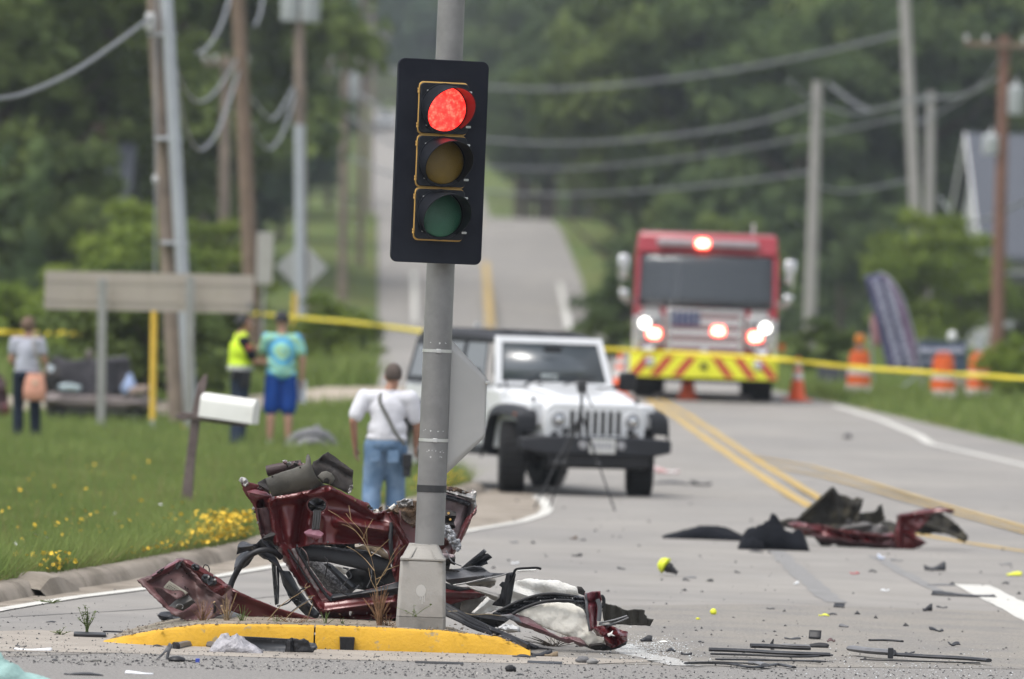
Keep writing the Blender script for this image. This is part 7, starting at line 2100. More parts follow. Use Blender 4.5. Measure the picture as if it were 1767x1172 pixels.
def torso_cloth(name, root, j, k, m, low, sleeve=.5, puff=.022, noise=.008, seed=1.0, belly=0.0):
    mb = MB(); e = puff * k
    mb.ball(j['chest'], (.160 * k + e * .6, .108 * k + e * .7, .18 * k), 20, 14); mb.ball(j['waist'] + Vector((0, belly, 0)), (.150 * k + e, .108 * k + e + belly, .15 * k), 20, 14)
    w0 = Vector((j['pelvis'].x, j['pelvis'].y, low))
    mb.ball(w0 + Vector((0, 0, .06 * k)), (.158 * k + e, .112 * k + e, .07 * k), 20, 12)
    cap(mb, j['chest'], w0 + Vector((0, 0, .1 * k)), .115 * k + e, .115 * k + e)
    cap(mb, j['chest'], j['neck'] + Vector((0, 0, -.045 * k)), .085 * k + e, .062 * k + e * .3)
    for s_ in 'lr':
        end = j['sh_' + s_].lerp(j['el_' + s_], sleeve) if sleeve <= 1 else j['el_' + s_].lerp(j['wr_' + s_], sleeve - 1)
        pts = [j['neck'] + Vector((0, 0, -.075)) * k, j['sh_' + s_] + Vector((0, 0, -.02)) * k]
        rs = [.066 * k + e * .25, .063 * k + e * .4]
        if sleeve > 1: pts.append(j['el_' + s_]); rs.append(.048 * k + e)
        pts.append(end); rs.append(.054 * k + e * .5 if sleeve <= 1 else .036 * k + e)
        limb(mb, pts, rs)
    return remesh(name, mb, m, root, .013, 4, noise, 9, seed)
def leg_cloth(name, root, j, k, m, frac, e=.02, top=None, noise=.008, seed=2.0, seat=.0):
    """frac 1 = to the ankle, .55 = to the knee"""
    mb = MB()
    mb.ball(j['pelvis'] + Vector((0, -seat * .5, 0)), (.160 * k + e * .5, .115 * k + e * .5 + seat, .115 * k), 20, 12)
    for s_ in 'lr':
        kn, an, hp = j['kn_' + s_], j['an_' + s_], j['hip_' + s_]
        if frac <= .6:
            q = hp.lerp(kn, frac / .5)
            limb(mb, [hp, hp.lerp(kn, .5), q], [.088 * k + e, .082 * k + e * 1.4, .074 * k + e * 1.8])
        else:
            limb(mb, [hp, hp.lerp(kn, .5), kn, kn.lerp(an, .45), an + Vector((0, 0, -.02))], [.090 * k + e, .078 * k + e, .060 * k + e, .058 * k + e, .050 * k + e * 1.2])
    return remesh(name, mb, m, root, .013, 3, noise, 9, seed)
def shoes(root, j, k, m):
    for s_ in 'lr':
        mb = MB()
        limb(mb, [j['an_' + s_] + Vector((0, -.045, -.045)) * k, j['an_' + s_] + Vector((0, .02, -.03)) * k, j['toe_' + s_] + Vector((0, .03, 0)) * k], [.042 * k, .044 * k, .036 * k])
        limb(mb, [j['an_' + s_] + Vector((0, 0, .0)) * k, j['an_' + s_] + Vector((0, 0, -.05)) * k], [.042 * k, .042 * k])
        remesh('shoe', mb, m, root, .010, 3)

def at_ground(px, D, z=None):
    p = W(px, 800, D)
    # slide along so that the feet sit under the photo column px
    zz = gz(p.x, p.y) + lawn_off(p.y) if z is None else z
    py = 586 + (CAMZ - zz) * FPX / D - HOR
    p = W(px, py, D)
    return Vector((p.x, p.y, zz))
# man in the white shirt, walking away
j = STAND()
j.update(head=(.045, .035, 1.60), neck=(.02, .01, 1.45), el_l=(-.325, -.06, 1.15), wr_l=(-.31, .05, .90), el_r=(.30, .06, 1.14), wr_r=(.28, .18, .93), sh_l=(-.225, 0, 1.41), sh_r=(.225, 0, 1.41), kn_l=(-.12, .0, .49), an_l=(-.13, -.10, .12), kn_r=(.10, .10, .50), an_r=(.11, .08, .09), toe_l=(-.14, .03, .03), toe_r=(.12, .24, .035))
root, jj, k = person('man in a white shirt and blue jeans walking away with a camera on a strap', at_ground(660, 71.5, 0.0), rad(-4), 1.64, j, M_SKIN2, M_HAIRG, .25, {'l': Vector((.2, 1, 0)), 'r': Vector((-.2, 1, 0))})
torso_cloth('shirt', root, jj, k, M_SHIRTW, jj['pelvis'].z + .0, .78, .05, .012, 1.0, .02)
leg_cloth('jeans', root, jj, k, M_JEANS, 1, .034, seat=.02, noise=.014)
obj('belt', MB().lathe([(.19 * k, -.02), (.195 * k, -.018), (.195 * k, .018), (.19 * k, .02)], 28, Matrix.Translation(jj['pelvis'] + Vector((0, 0, .035))) @ Matrix.Diagonal((1, .72, 1, 1))), M_RUB, root)
for s_ in (-1, 1):
    obj('pocket', MB().box(jj['pelvis'] + Vector((s_ * .085, -.158, -.11)), (.10, .004, .11)), M_JEANS, root, bevel=.004)
shoes(root, jj, k, M_BOOT)
hair_cap(root, jj['head'], .25, M_HAIRG, k, -.02, .02, 1.03)
for s_ in (-1, 1):
    pass
mbc = MB(); mbc.lathe([(.066, -.02), (.078, -.018), (.068, .035), (.058, .035)], 20, Matrix.Translation(jj['neck'] + Vector((0, -.0, -.02)))); obj('collar', mbc, M_SHIRTW, root)
strap_pts = [jj['neck'] + Vector((-.07, -.02, .0)), jj['chest'] + Vector((-.06, -.163, .08)), jj['chest'] + Vector((.02, -.17, -.06)), jj['waist'] + Vector((.10, -.168, -.03)), jj['pelvis'] + Vector((.19, -.13, .0))]
obj('camera_strap', MB().tube(curve(strap_pts, 5), .016, 8, squash=(1, .35)), mat('strap_grey', (.10, .10, .09), .8), root)
cmr = tag(obj('camera', MB().box(root.location + Vector((.205, -.14, .73)), (.09, .10, .12)).tube([root.location + Vector((.205, -.14, .70)), root.location + Vector((.205, -.15, .58))], .038, 12), M_RUB, bevel=.008), 'black camera hanging at the hip of the man in the white shirt', 'camera')

# man in the tie-dye shirt and blue shorts
j = STAND()
j.update(el_r=(.27, -.02, 1.14), wr_r=(.27, .02, .89), el_l=(-.24, .10, 1.16), wr_l=(-.10, .27, 1.12), head=(-.01, .02, 1.62))
root, jj, k = person('man in a tie dye shirt, blue shorts and dark cap standing with his back turned', at_ground(480, 102), rad(6), 1.80, j, M_SKIN, M_HAIRK, -.25, {'l': Vector((0, .2, 1)), 'r': Vector((-.2, 1, 0))})
torso_cloth('tie_dye_shirt', root, jj, k, mtd, jj['pelvis'].z - .03, .62, .05, .012, 3.0, .03)
leg_cloth('shorts', root, jj, k, M_SHORT, .46, .022)
shoes(root, jj, k, M_SHOE)
hc = jj['head']
cp = hair_cap(root, hc, -.25, mat('dark_cap', (.022, .022, .028), .85, var=.2), k, .02, .01, 1.12, .2); cp.name = 'cap'
obj('cap_peak', MB().prism([(-.075 * k, .0), (.075 * k, .0), (.06 * k, .075 * k), (-.06 * k, .075 * k)], 'z', hc.z + .045 * k, hc.z + .055 * k), MATS['dark_cap'], root).location = Vector((hc.x, hc.y + .07 * k, 0))
w = root.matrix_basis @ (jj['wr_r'] + Vector((-.005, .05, -.14)))
tag(obj('paper_sheet', MB().box(w + Vector((-.01, 0, -.02)), (.012, .22, .30), rz=rad(50)), mat('paper', (.62, .63, .66), .8)), 'white paper held down by the man in the tie dye shirt', 'paper')

# the officer, in profile facing right
j = STAND()
j.update(el_l=(-.22, .10, 1.17), wr_l=(-.16, .30, 1.33), el_r=(.22, .14, 1.14), wr_r=(.14, .36, 1.13), head=(0, .035, 1.615))
root, jj, k = person('police officer in a yellow hi-vis vest over a black uniform holding up a phone', at_ground(409, 102.0), rad(-74), 1.78, j, M_SKIN2, M_HAIRK, 0.0, {'l': Vector((1, 0, .3)), 'r': Vector((-1, 0, .6))})
torso_cloth('uniform_shirt', root, jj, k, M_UNIF, jj['pelvis'].z + .0, .72, .028, .008, 5.0)
leg_cloth('trousers', root, jj, k, cloth_mat('dark_blue_trousers', (.025, .035, .06)), 1, .02)
mb = MB(); e = .045
mb.ball(jj['chest'], (.165 * k + e, .118 * k + e, .19 * k), 20, 14); mb.ball(jj['waist'], (.150 * k + e, .115 * k + e, .16 * k), 20, 14)
cap(mb, jj['chest'], jj['pelvis'] + Vector((0, 0, .10)), .118 * k + e, .115 * k + e)
for s_ in 'lr': limb(mb, [jj['neck'] + Vector((0, 0, -.06)), jj['sh_' + s_].lerp(jj['neck'], .35) + Vector((0, 0, .02))], [.055 + e * .4, .055 + e * .4])
remesh('hi_vis_vest', mb, M_VEST, root, .013, 4, .006, 9, 7.0)
for z_, in ((jj['waist'].z - .03,), ):
    obj('reflective_band', MB().lathe([(.203, -.03), (.208, -.028), (.208, .028), (.203, .03)], 28, Matrix.Translation(Vector((jj['waist'].x, jj['waist'].y, z_))) @ Matrix.Diagonal((1, .83, 1, 1))), M_REFL, root)
obj('duty_belt', MB().lathe([(.18, -.04), (.192, -.038), (.192, .038), (.18, .04)], 28, Matrix.Translation(jj['pelvis'] + Vector((0, 0, .06))) @ Matrix.Diagonal((1, .78, 1, 1))).box(jj['pelvis'] + Vector((.20, .02, -.02)), (.07, .14, .22)).box(jj['pelvis'] + Vector((.18, -.12, .03)), (.08, .08, .12)).box(jj['pelvis'] + Vector((-.19, .05, .02)), (.07, .1, .14)), M_RUB, root)
obj('shoulder_patch', MB().ball(jj['sh_r'].lerp(jj['el_r'], .35) + Vector((.066, 0, 0)), (.014, .045, .05), 12, 8), mat('patch_red', (.35, .10, .06), .7), root)
shoes(root, jj, k, M_BOOT)
hair_cap(root, jj['head'], 0, M_HAIRK, k, -.01, -.02, 1.07)
w = root.matrix_basis @ (jj['wr_l'] + Vector((.01, .085, .10)))
tag(obj('phone', MB().box(w, (.085, .03, .17), rz=rad(-82)), M_RUB, bevel=.008), 'black phone held up by the officer in the hi-vis vest', 'phone')

# the woman with the peach bag
j = STAND()
j.update(head=(.0, .03, 1.60), el_r=(.25, .02, 1.14), wr_r=(.20, .24, 1.02), el_l=(-.23, .0, 1.13), wr_l=(-.18, .20, 1.00), an_l=(-.09, -.03, .09), an_r=(.14, .06, .09), kn_r=(.12, .06, .49), toe_r=(.17, .22, .035), toe_l=(-.10, .13, .035))
root, jj, k = person('woman in a pale grey tee and navy trousers carrying a peach shoulder bag', at_ground(41, 103), rad(-14), 1.68, j, M_SKIN, M_HAIRB, -.35, {'l': Vector((.3, 0, 1)), 'r': Vector((-.3, 0, 1))})
torso_cloth('tee', root, jj, k, M_TEE, jj['pelvis'].z + .0, .55, .03, .009, 9.0, .01)
leg_cloth('trousers', root, jj, k, M_NAVYP, 1, .02, seat=.025)
shoes(root, jj, k, M_BOOT)
hair_cap(root, jj['head'], -.35, M_HAIRB, k, -.05, -.02, 1.16)
M_ = root.matrix_basis
bgt = thing('shoulder_bag', 'peach leather shoulder bag hanging at the right hip of the woman', 'bag', M_ @ Vector((.16, -.13, .56)), root.rotation_euler.z)
bmb = []
for z, w_, d_ in ((0, .13, .035), (.02, .155, .055), (.15, .16, .06), (.33, .125, .04), (.36, .12, .03)):
    bmb.append([(w_ * math.cos(a), d_ * math.sin(a), z) for a in np.linspace(0, 2 * math.pi, 20, endpoint=False)])
bgb = obj('bag_body', loft(bmb), M_PEACH, bgt, sharp=60)
obj('tag_disc', MB().lathe([(.032, 0), (.03, .006), (.004, .008)], 16, Matrix.Translation((.02, -.058, .24)) @ Matrix.Rotation(math.pi / 2, 4, 'X')), mat('bag_charm', (.55, .45, .33), .5), bgb)
obj('strap', MB().tube(curve([(.09, 0, .34), (.05, -.02, .5), (-.02, -.04, .72), (-.03, -.02, .88), (-.02, .05, .91), (.0, .16, .86), (.10, .16, .5), (.10, .03, .34)], 5), .009, 6, squash=(1.2, .5)), mat('strap_tan', (.33, .28, .24), .7), bgt)
w = M_ @ (jj['wr_r'] + Vector((-.0, .12, .02)))
tag(obj('leaflet', MB().box(w, (.14, .012, .10), rz=rad(-20), M=Euler((rad(-30), rad(25), 0)).to_matrix()), mat('pale_leaflet', (.42, .48, .52), .7)), 'pale folded leaflet in the hand of the woman', 'paper')

# ------------------------------------------------------------------ things lying on the road
M_CLOTHK = mat('black_fabric', (.007, .008, .011), .95, spec=.12, var=.3, scale=6, bump=.5, bscale=25)
def mound(name, px0, px1, py0, py1, m, parent, seed, lump=.25, depth=.5, pts=None, flatten=1.0):
    """a crumpled heap: footprint between the columns, height from the rows"""
    g0, g1 = G(px0, py1), G(px1, py1)
    c = (g0 + g1) / 2; w = (g1 - g0).length; h = (py1 - py0) / FPX * c.y
    rows = []
    for i in range(13):
        v = i / 12
        r = []
        for q in range(25):
            u = q / 24
            prof = (abs(math.sin(math.pi * u)) ** .3) * abs(math.sin(math.pi * v)) ** .5
            if pts: prof *= interp(u, pts)
            z = h * prof * (1 + lump * nz3(u * 5, v * 4, seed, 1.0) + lump * .6 * abs(nz3(u * 11, v * 6, seed + 4, 1.0)))
            x = (u - .5) * w; y = (v - .5) * depth * (1 + .2 * nz3(u * 3, 7, seed))
            r.append(c + Vector((x, y, max(.002, z))))
        rows.append(r)
    return obj(name, MB().grid(rows), m, parent, world=parent is not None, thick=.004, sharp=70)
tag(mound('jacket', 1168, 1268, 908, 930, M_CLOTHK, None, 2.0, .35, .6, [(0, .35), (.2, .55), (.45, 1), (.7, .9), (1, .4)]), 'flat black jacket lying on the road left of the black bag', 'jacket')
bgk = thing('black_bag', 'upright black bag slumped on the road beside the crumpled red bumper', 'bag', G(1330, 948))
mound('bag_body', 1294, 1376, 904, 948, M_CLOTHK, bgk, 5.0, .6, .45, [(0, .55), (.15, .8), (.35, 1.05), (.6, .95), (.85, .75), (1, .55)])
mound('bag_flap', 1281, 1312, 932, 948, M_CLOTHK, bgk, 8.0, .4, .3)
wtube('handle', [(1318, 908, 73.4), (1321, 902, 73.4), (1327, 901, 73.4), (1330, 906, 73.4)], .012, M_CLOTHK, bgk)
# fluorescent cap with a black base, lying on its side
yc = thing('yellow_black_fixture', 'bright yellow dome with a black base lying on its side on the road', 'car part', G(1152, 994))
D_ = G(1152, 994).y
ax = (W(1172, 992, D_) - W(1140, 972, D_)); ax = Vector((ax.x, -.05, ax.z)).normalized()
Mx = Matrix.Translation(W(1148, 976, D_)) @ ax.to_track_quat('Z', 'Y').to_matrix().to_4x4()
M_FLU = mat('fluor_lime', (.56, .62, .02), .5, var=.1, scale=20)
obj('dome', MB().lathe([(.01, -.062), (.035, -.058), (.058, -.035), (.066, 0), (.060, .012), (.03, .016)], 20, Mx), M_FLU, yc, world=True, sharp=60)
obj('flange', MB().lathe([(.07, -.004), (.075, .0), (.07, .008), (.04, .009)], 20, Mx), M_FLU, yc, world=True)
obj('base', MB().lathe([(.042, .01), (.045, .05), (.032, .055), (.028, .085), (.02, .09), (.018, .12), (.005, .122)], 16, Mx), M_RUB, yc, world=True)
# crumpled red bumper piece
CD = 73.7
cb_ = thing('crumpled_bumper', 'crumpled dark red bumper piece with black foam lying across the far lane', 'car part', G(1510, 946))
def B_(name, outl, m, D=0.0, cre=(), amp=.03, ns=.05, seed=1, step=4, **k):
    return plate(name, outl, CD + D, m, cb_, depth=dents(cre, amp, ns, seed), step=step, **k)
M_FOAM = mat('black_foam', (.020, .018, .014), .95, var=.4, scale=12, bump=.6, second=(.06, .05, .025), mscale=4, mix=(.5, .7))
B_('upright_sheet', [(1372, 898), (1390, 880), (1415, 858), (1432, 843), (1438, 839), (1444, 846), (1446, 853), (1462, 856), (1472, 862), (1480, 858), (1490, 862), (1486, 876), (1482, 886), (1500, 884), (1510, 882), (1516, 874), (1522, 870), (1524, 884), (1528, 896), (1516, 902), (1480, 904), (1440, 904), (1400, 906)], M_FOAM, .2, [((1380, 894), (1438, 842), 8, .08), ((1440, 850), (1450, 900), 12, .08), ((1490, 862), (1480, 900), 9, .08)], .06, ragged=.8)
mound('foam_heap', 1405, 1548, 882, 928, M_FOAM, cb_, 4.0, 1.1, .5, [(0, .3), (.15, .8), (.4, 1), (.6, .6), (.8, .5), (1, .3)])
B_('left_arm', [(1329, 899), (1345, 899), (1362, 894), (1378, 896), (1392, 908), (1376, 914), (1356, 910), (1332, 906)], M_FOAM, .05, (), .05, ragged=.5)
B_('red_skin', [(1358, 903), (1376, 900), (1398, 905), (1420, 906), (1446, 914), (1470, 916), (1500, 920), (1524, 922), (1540, 918), (1546, 932), (1528, 944), (1500, 940), (1470, 936), (1446, 930), (1420, 926), (1396, 924), (1374, 914)], M_RED, -.1, [((1362, 906), (1540, 926), 9, .10), ((1400, 908), (1450, 920), 7, -.08), ((1470, 918), (1500, 938), 7, .08)], .10, ragged=1.0)
B_('red_lower', [(1392, 920), (1420, 925), (1470, 934), (1520, 938), (1540, 930), (1546, 944), (1520, 948), (1480, 942), (1440, 938), (1412, 932)], M_DKRED, -.16, [((1400, 924), (1530, 940), 8, .06)], .03)
B_('grey_web', [(1448, 912), (1458, 906), (1462, 895), (1468, 896), (1476, 904), (1492, 900), (1510, 906), (1530, 908), (1534, 916), (1516, 922), (1490, 918), (1466, 918)], mat('grey_web_plastic', (.09, .085, .082), .7, var=.3, scale=9), .08, [((1452, 912), (1500, 906), 6, .06)], .05, ragged=.6)
B_('right_red', [(1548, 888), (1562, 886), (1580, 882), (1600, 877), (1622, 876), (1647, 880), (1645, 886), (1630, 884), (1608, 888), (1600, 900), (1592, 908), (1580, 918), (1580, 926), (1600, 936), (1588, 944), (1570, 950), (1546, 948), (1530, 944), (1540, 930), (1546, 910)], M_RED, -.05, [((1552, 890), (1640, 880), 9, .08), ((1552, 900), (1550, 945), 9, .08), ((1566, 920), (1598, 938), 8, .06)], .05, ragged=.6)
B_('right_foam', [(1578, 900), (1590, 890), (1606, 884), (1626, 886), (1646, 900), (1660, 912), (1671, 926), (1664, 938), (1652, 930), (1636, 922), (1620, 920), (1604, 922), (1590, 922), (1576, 918)], M_FOAM, .15, [((1584, 900), (1660, 930), 9, .08)], .06, ragged=1.2)
B_('dark_feet', [(1404, 926), (1428, 930), (1470, 938), (1530, 944), (1540, 949), (1500, 947), (1484, 944), (1470, 947), (1450, 946), (1440, 938), (1428, 944), (1418, 944)], M_DARK, .0, (), .05, ragged=.6)
B_('pale_scrap', [(1513, 907), (1520, 904), (1524, 910), (1516, 913)], M_BARE, -.1, (), .02, step=3)

# smaller pieces, each lying on its own spot
def shard(label, px, py, wpx, hpx, m, name='debris_piece', rz=0.0, depth=None, seed=None, cat='debris', kind=0):
    """a bent piece of plastic or metal with thickness, wpx wide and standing hpx high"""
    r = random.Random(seed if seed is not None else int(px * 7 + py))
    g = G(px, py)
    s = g.y / FPX
    w, h = wpx * s, max(.006, hpx * s * .85)
    d = depth or min(.5, max(.04, w * r.uniform(.35, .7)))
    nx, ny = 9, 5
    a, b, c = r.uniform(0, 6), r.uniform(.6, 1.4), r.uniform(-.5, .5)
    rows = []
    for i in range(ny):
        v = i / (ny - 1)
        row = []
        for q in range(nx):
            u = q / (nx - 1)
            taper = 1 - .7 * abs(u - .5 - c * .3) ** 1.5 * (1.2 if kind != 1 else .2)
            y = (v - .5) * d * taper + .1 * d * math.sin(a + u * 5)
            z = h * (.12 + .88 * (abs(math.sin(a + u * 3.1 * b)) * (.4 + .6 * v) if kind == 0 else (v if kind == 1 else math.sin(math.pi * v) * (.6 + .4 * math.sin(a + u * 4)))))
            x = (u - .5) * w + (r.uniform(-.04, .04) * w if kind != 1 else 0)
            row.append((x, y, z))
        rows.append(row)
    o = obj(name, MB().grid(rows), m, sharp=25, thick=max(.003, min(.012, h * .25)))
    o.location = g + Vector((0, 0, .003)); o.rotation_euler = (0, 0, rz)
    return tag(o, label, cat)
def strip_(label, pts, r, m, name='trim_strip', squash=(1.6, .5), extra=()):
    P = [G(x, y) + Vector((0, 0, r * .6)) for x, y in pts]
    o = obj(name, MB().tube(curve(P, 5), r, n=7, squash=squash), m, sharp=50)
    return tag(o, label, 'debris')
def lump(label, px, py, wpx, hpx, m, name='debris_lump', seed=0, cat='debris'):
    g = G(px, py); s = g.y / FPX
    mb = MB().ball((0, 0, 0), (wpx * s / 2, wpx * s * .4, hpx * s / 2), 14, 10)
    mb.v = [tuple(Vector(v) * (1 + .28 * nz3(v[0] * 9 / (wpx * s), v[2] * 9 / (hpx * s), seed + v[1] * 5))) for v in mb.v]
    o = obj(name, mb, m, sharp=70); o.location = g + Vector((0, 0, hpx * s * .42))
    return tag(o, label, cat)
M_YB = mat('lime_plastic', (.60, .62, .03), .5)
M_WB = mat('white_plastic', (.62, .63, .65), .5, var=.1)
M_REDB = mat('red_lens_bit', (.35, .03, .03), .35)
M_BLUEB = mat('blue_plug', (.03, .06, .35), .4)
M_TEAL = mat('teal_cloth', (.23, .36, .34), .9, var=.25, scale=8, bump=.5)
# wiper assemblies in the right foreground
def bundle(name, label, px, py, parts, cat='car part'):
    t = thing(name, label, cat, G(px, py))
    for nm, pts, r, m, lift in parts:
        P = [G(x, y) + Vector((0, 0, lift)) for x, y in pts]
        obj(nm, MB().tube(curve(P, 4), r, n=8, squash=(1.3, .6)), m, t, world=True, sharp=50)
    return t
wb = bundle('grille_slats', 'bundle of long dark plastic slats lying in the right foreground left of the single blade', 1328, 1142, [
    ('slat', [(1223, 1134), (1280, 1136), (1350, 1140), (1432, 1143)], .022, M_CHAR, .05), ('slat', [(1226, 1139), (1300, 1141), (1380, 1144), (1434, 1141)], .012, M_RUB, .04), ('slat', [(1235, 1143), (1300, 1144), (1400, 1146), (1424, 1147)], .010, M_CHAR, .02),
    ('frame', [(1295, 1130), (1330, 1131), (1370, 1133), (1398, 1134)], .026, M_CHAR, .06), ('frame', [(1350, 1134), (1368, 1135), (1396, 1136)], .016, M_GREYP, .08), ('foot', [(1405, 1146), (1412, 1147), (1414, 1147)], .014, M_RUB, .02)])
bundle('broken_strut', 'single long grey strut with a broken square end lying in the right foreground', 1585, 1146, [
    ('blade', [(1470, 1132), (1500, 1136), (1540, 1139)], .035, M_GREYP, .05), ('blade', [(1538, 1138), (1600, 1142), (1660, 1145), (1706, 1149)], .022, M_CHAR, .035), ('edge', [(1484, 1142), (1540, 1144), (1620, 1146), (1690, 1148)], .008, M_RUB, .015),
    ('spine', [(1500, 1128), (1530, 1128), (1556, 1130)], .012, M_RUB, .09)])
bx_ = G(1536, 1140); tag(obj('square_clip', MB().box(bx_ + Vector((0, -.02, .05)), (.035, .05, .07)), M_CHAR, bevel=.004), 'small square grey clip beside the broken end of the long strut', 'debris')
bundle('bent_wiper', 'thin bent wiper arm lying nearest the camera in the right foreground', 1280, 1156, [
    ('arm', [(1184, 1150), (1215, 1149), (1260, 1151), (1300, 1157), (1340, 1152), (1370, 1157)], .014, M_CHAR, .02), ('rod', [(1188, 1153), (1240, 1152), (1300, 1155)], .008, M_RUB, .035), ('joint', [(1290, 1152), (1310, 1153), (1320, 1156)], .022, M_GREYP, .03)])
tag(obj('wiper_pin', MB().tube([G(1333, 1122) + Vector((0, 0, 0)), G(1333, 1122) + Vector((-.006, 0, .045)), G(1333, 1122) + Vector((.004, 0, .075))], [.014, .012, .003], 8), M_RUB), 'small upright black pin behind the bundle of slats', 'debris')
SH = [
 ('black u shaped bracket lying right of the crumpled bumper', 1613, 986, 36, 20, M_CHAR, 2), ('lime yellow strip at the right edge of the road', 1750, 994, 26, 8, M_YB, 2), ('small dark chip above the thick white line', 1735, 1009, 12, 5, M_RUB, 0), ('thin grey sliver at the right edge behind the lime strip', 1735, 976, 22, 4, M_GREYP, 0),
 ('black wedge standing on the road before the thick white line', 1600, 1056, 15, 15, M_CHAR, 2), ('flat dark sliver right of the black wedge', 1625, 1050, 18, 4, M_RUB, 0), ('black square of plastic standing behind the slats', 1406, 1104, 21, 17, M_RUB, 1), ('dark flat strip left of the black square', 1367, 1104, 28, 4, M_CHAR, 0),
 ('black curved cover just behind the slats', 1410, 1118, 40, 9, M_RUB, 2), ('small dark red chip right of the black square', 1434, 1109, 14, 8, M_REDIN, 0), ('lime yellow sliver beside a dark flake in the middle of the lane', 1422, 1064, 18, 5, M_YB, 0), ('dark flake beside the lime yellow sliver', 1434, 1062, 20, 4, M_RUB, 0),
 ('long dark strip lying before the thick white line', 1662, 1029, 106, 8, M_CHAR, 2), ('thin grey sliver behind the long dark strip', 1624, 1011, 46, 3, M_GREYP, 0), ('small red lens chip right of the skid mark', 1475, 992, 15, 5, M_REDB, 0), ('small dark chip beside the red lens chip', 1505, 988, 14, 5, M_RUB, 0), ('dark sliver below the crumpled bumper', 1547, 969, 20, 4, M_GREYP, 0),
 ('dark flat flake before the black bag', 1305, 954, 24, 4, M_RUB, 0), ('dark shard left of the lime plug', 1184, 1003, 12, 4, M_RUB, 0), ('thin dark shard right of the yellow dome', 1190, 998, 24, 3, M_GREYP, 0), ('small dark ring on the road right of the yellow dome', 1225, 1004, 11, 5, M_RUB, 2), ('small dark chip above the skid mark', 1272, 990, 9, 5, M_RUB, 0),
 ('dark wedge right of the red crumpled end', 1115, 1108, 20, 12, M_CHAR, 2), ('cream sliver right of the dark wedge', 1143, 1110, 17, 4, M_WHITE, 0), ('dark chip in the lane above the slats', 1210, 1110, 10, 4, M_RUB, 0), ('forked dark shard left of the slats', 1158, 1126, 16, 8, M_CHAR, 0), ('dark leaf like shard left of the slats', 1184, 1131, 18, 7, M_CHAR, 2),
 ('dark bit in the lane above the black square', 1456, 1083, 16, 6, M_GREYP, 2), ('dark twig like shard right of the black square', 1615, 1091, 24, 9, M_CHAR, 0), ('dark curl of plastic near the broken strut', 1646, 1116, 20, 9, M_CHAR, 0), ('small dark chip behind the broken strut', 1570, 1129, 16, 5, M_RUB, 0), ('dark chip near the road joint', 1448, 1049, 18, 8, M_CHAR, 1), ('dark sliver near the road joint', 1330, 1052, 14, 3, M_RUB, 0),
 ('dark chip far down the lane', 1462, 757, 14, 9, M_RUB, 2), ('dark flat piece far right of the white vehicle', 1210, 838, 34, 10, M_RUB, 2), ('long dark piece lying right of the white vehicle tyre', 1160, 836, 64, 6, M_CHAR, 0), ('red and white rag right of the white vehicle bumper', 1148, 817, 46, 14, mat('red_white_rag', (.45, .20, .19), .9, second=(.6, .58, .58), mscale=14, var=.2), 2),
 ('white chip on the road behind the yellow dome', 889, 974, 12, 6, M_WB, 2), ('brown clod on the road right of the white line corner', 990, 931, 11, 7, M_RUST, 2), ('dark flake on the road right of the brown clod', 1006, 934, 9, 4, M_RUB, 0), ('dark flake on the road left of the yellow dome', 997, 961, 14, 6, M_RUB, 2), ('dark sliver on the road near the dark flake', 1072, 983, 14, 4, M_RUB, 0), ('dark flat sliver right of the signal pole', 887, 938, 14, 4, M_GREYP, 0),
 ('white blue chip below the crumpled bumper', 1520, 966, 11, 11, mat('pale_blue_chip', (.55, .60, .72), .4), 2), ('white chip in the middle of the near lane', 1374, 1009, 8, 6, M_WB, 2), ('white flake near the thick white line', 1527, 1021, 14, 4, M_WB, 0),
 ('grey leaf shaped shard on the yellow kerb', 713, 1112, 34, 10, M_CHAR, 0), ('dark shards at the right end of the yellow kerb', 935, 1133, 36, 12, M_CHAR, 2), ('dark flat shard by the end of the yellow kerb', 905, 1135, 40, 5, M_CHAR, 0), ('thin black strip before the yellow kerb', 758, 1146, 84, 3, M_RUB, 1), ('thin dark strip right of the black strip', 940, 1146, 60, 4, M_CHAR, 1), ('brown scrap at the right end of the yellow kerb', 951, 1134, 22, 10, M_TAN, 2),
 ('small black flake at the bottom near the rock', 898, 1166, 12, 3, M_RUB, 0), ('white flake before the yellow kerb', 753, 1106, 10, 3, M_WB, 0), ('white paper strip in the left foreground', 58, 1123, 64, 6, M_WB, 2), ('thin dark strip above the white paper strip', 36, 1117, 20, 3, M_RUB, 0), ('dark strip in the left foreground', 145, 1166, 66, 5, M_RUB, 0), ('crumpled white paper in the left foreground', 240, 1164, 48, 6, M_WB, 2),
 ('dark flake left of the yellow kerb', 87, 1075, 16, 3, M_RUB, 0), ('small stone coloured flake in the left foreground', 160, 1143, 28, 4, M_TRIM, 0), ('dark flake before the left end of the yellow kerb', 273, 1117, 16, 4, M_CHAR, 0), ('dark flakes in the left foreground below the paper', 95, 1142, 10, 4, M_RUB, 0)]
for lab, x, y, w_, h_, m, kd in SH:
    shard(lab, x, y, w_, h_, m, kind=kd, rz=random.uniform(-.25, .25) if w_ < 50 else random.uniform(-.04, .04))
lump('lime yellow plug lying on the near lane', 1231, 1061, 12, 12, M_YB, 'yellow_plug', 3)
lump('tiny lime bead left of the lime plug', 1204, 1070, 7, 5, M_YB, 'yellow_bead', 4)
lump('grey rounded stone right of the yellow kerb end', 1006, 1145, 26, 14, mat('grey_stone', (.12, .12, .125), .9, var=.3, bump=.5), 'stone', 5, 'stone')
lump('paler grey stone touching the rounded stone', 1022, 1147, 20, 12, mat('pale_stone', (.19, .185, .18), .9, var=.3, bump=.5), 'stone', 6, 'stone')
lump('black lump of rubber near the bottom edge', 881, 1160, 20, 14, M_RUB, 'rubber_lump', 7)
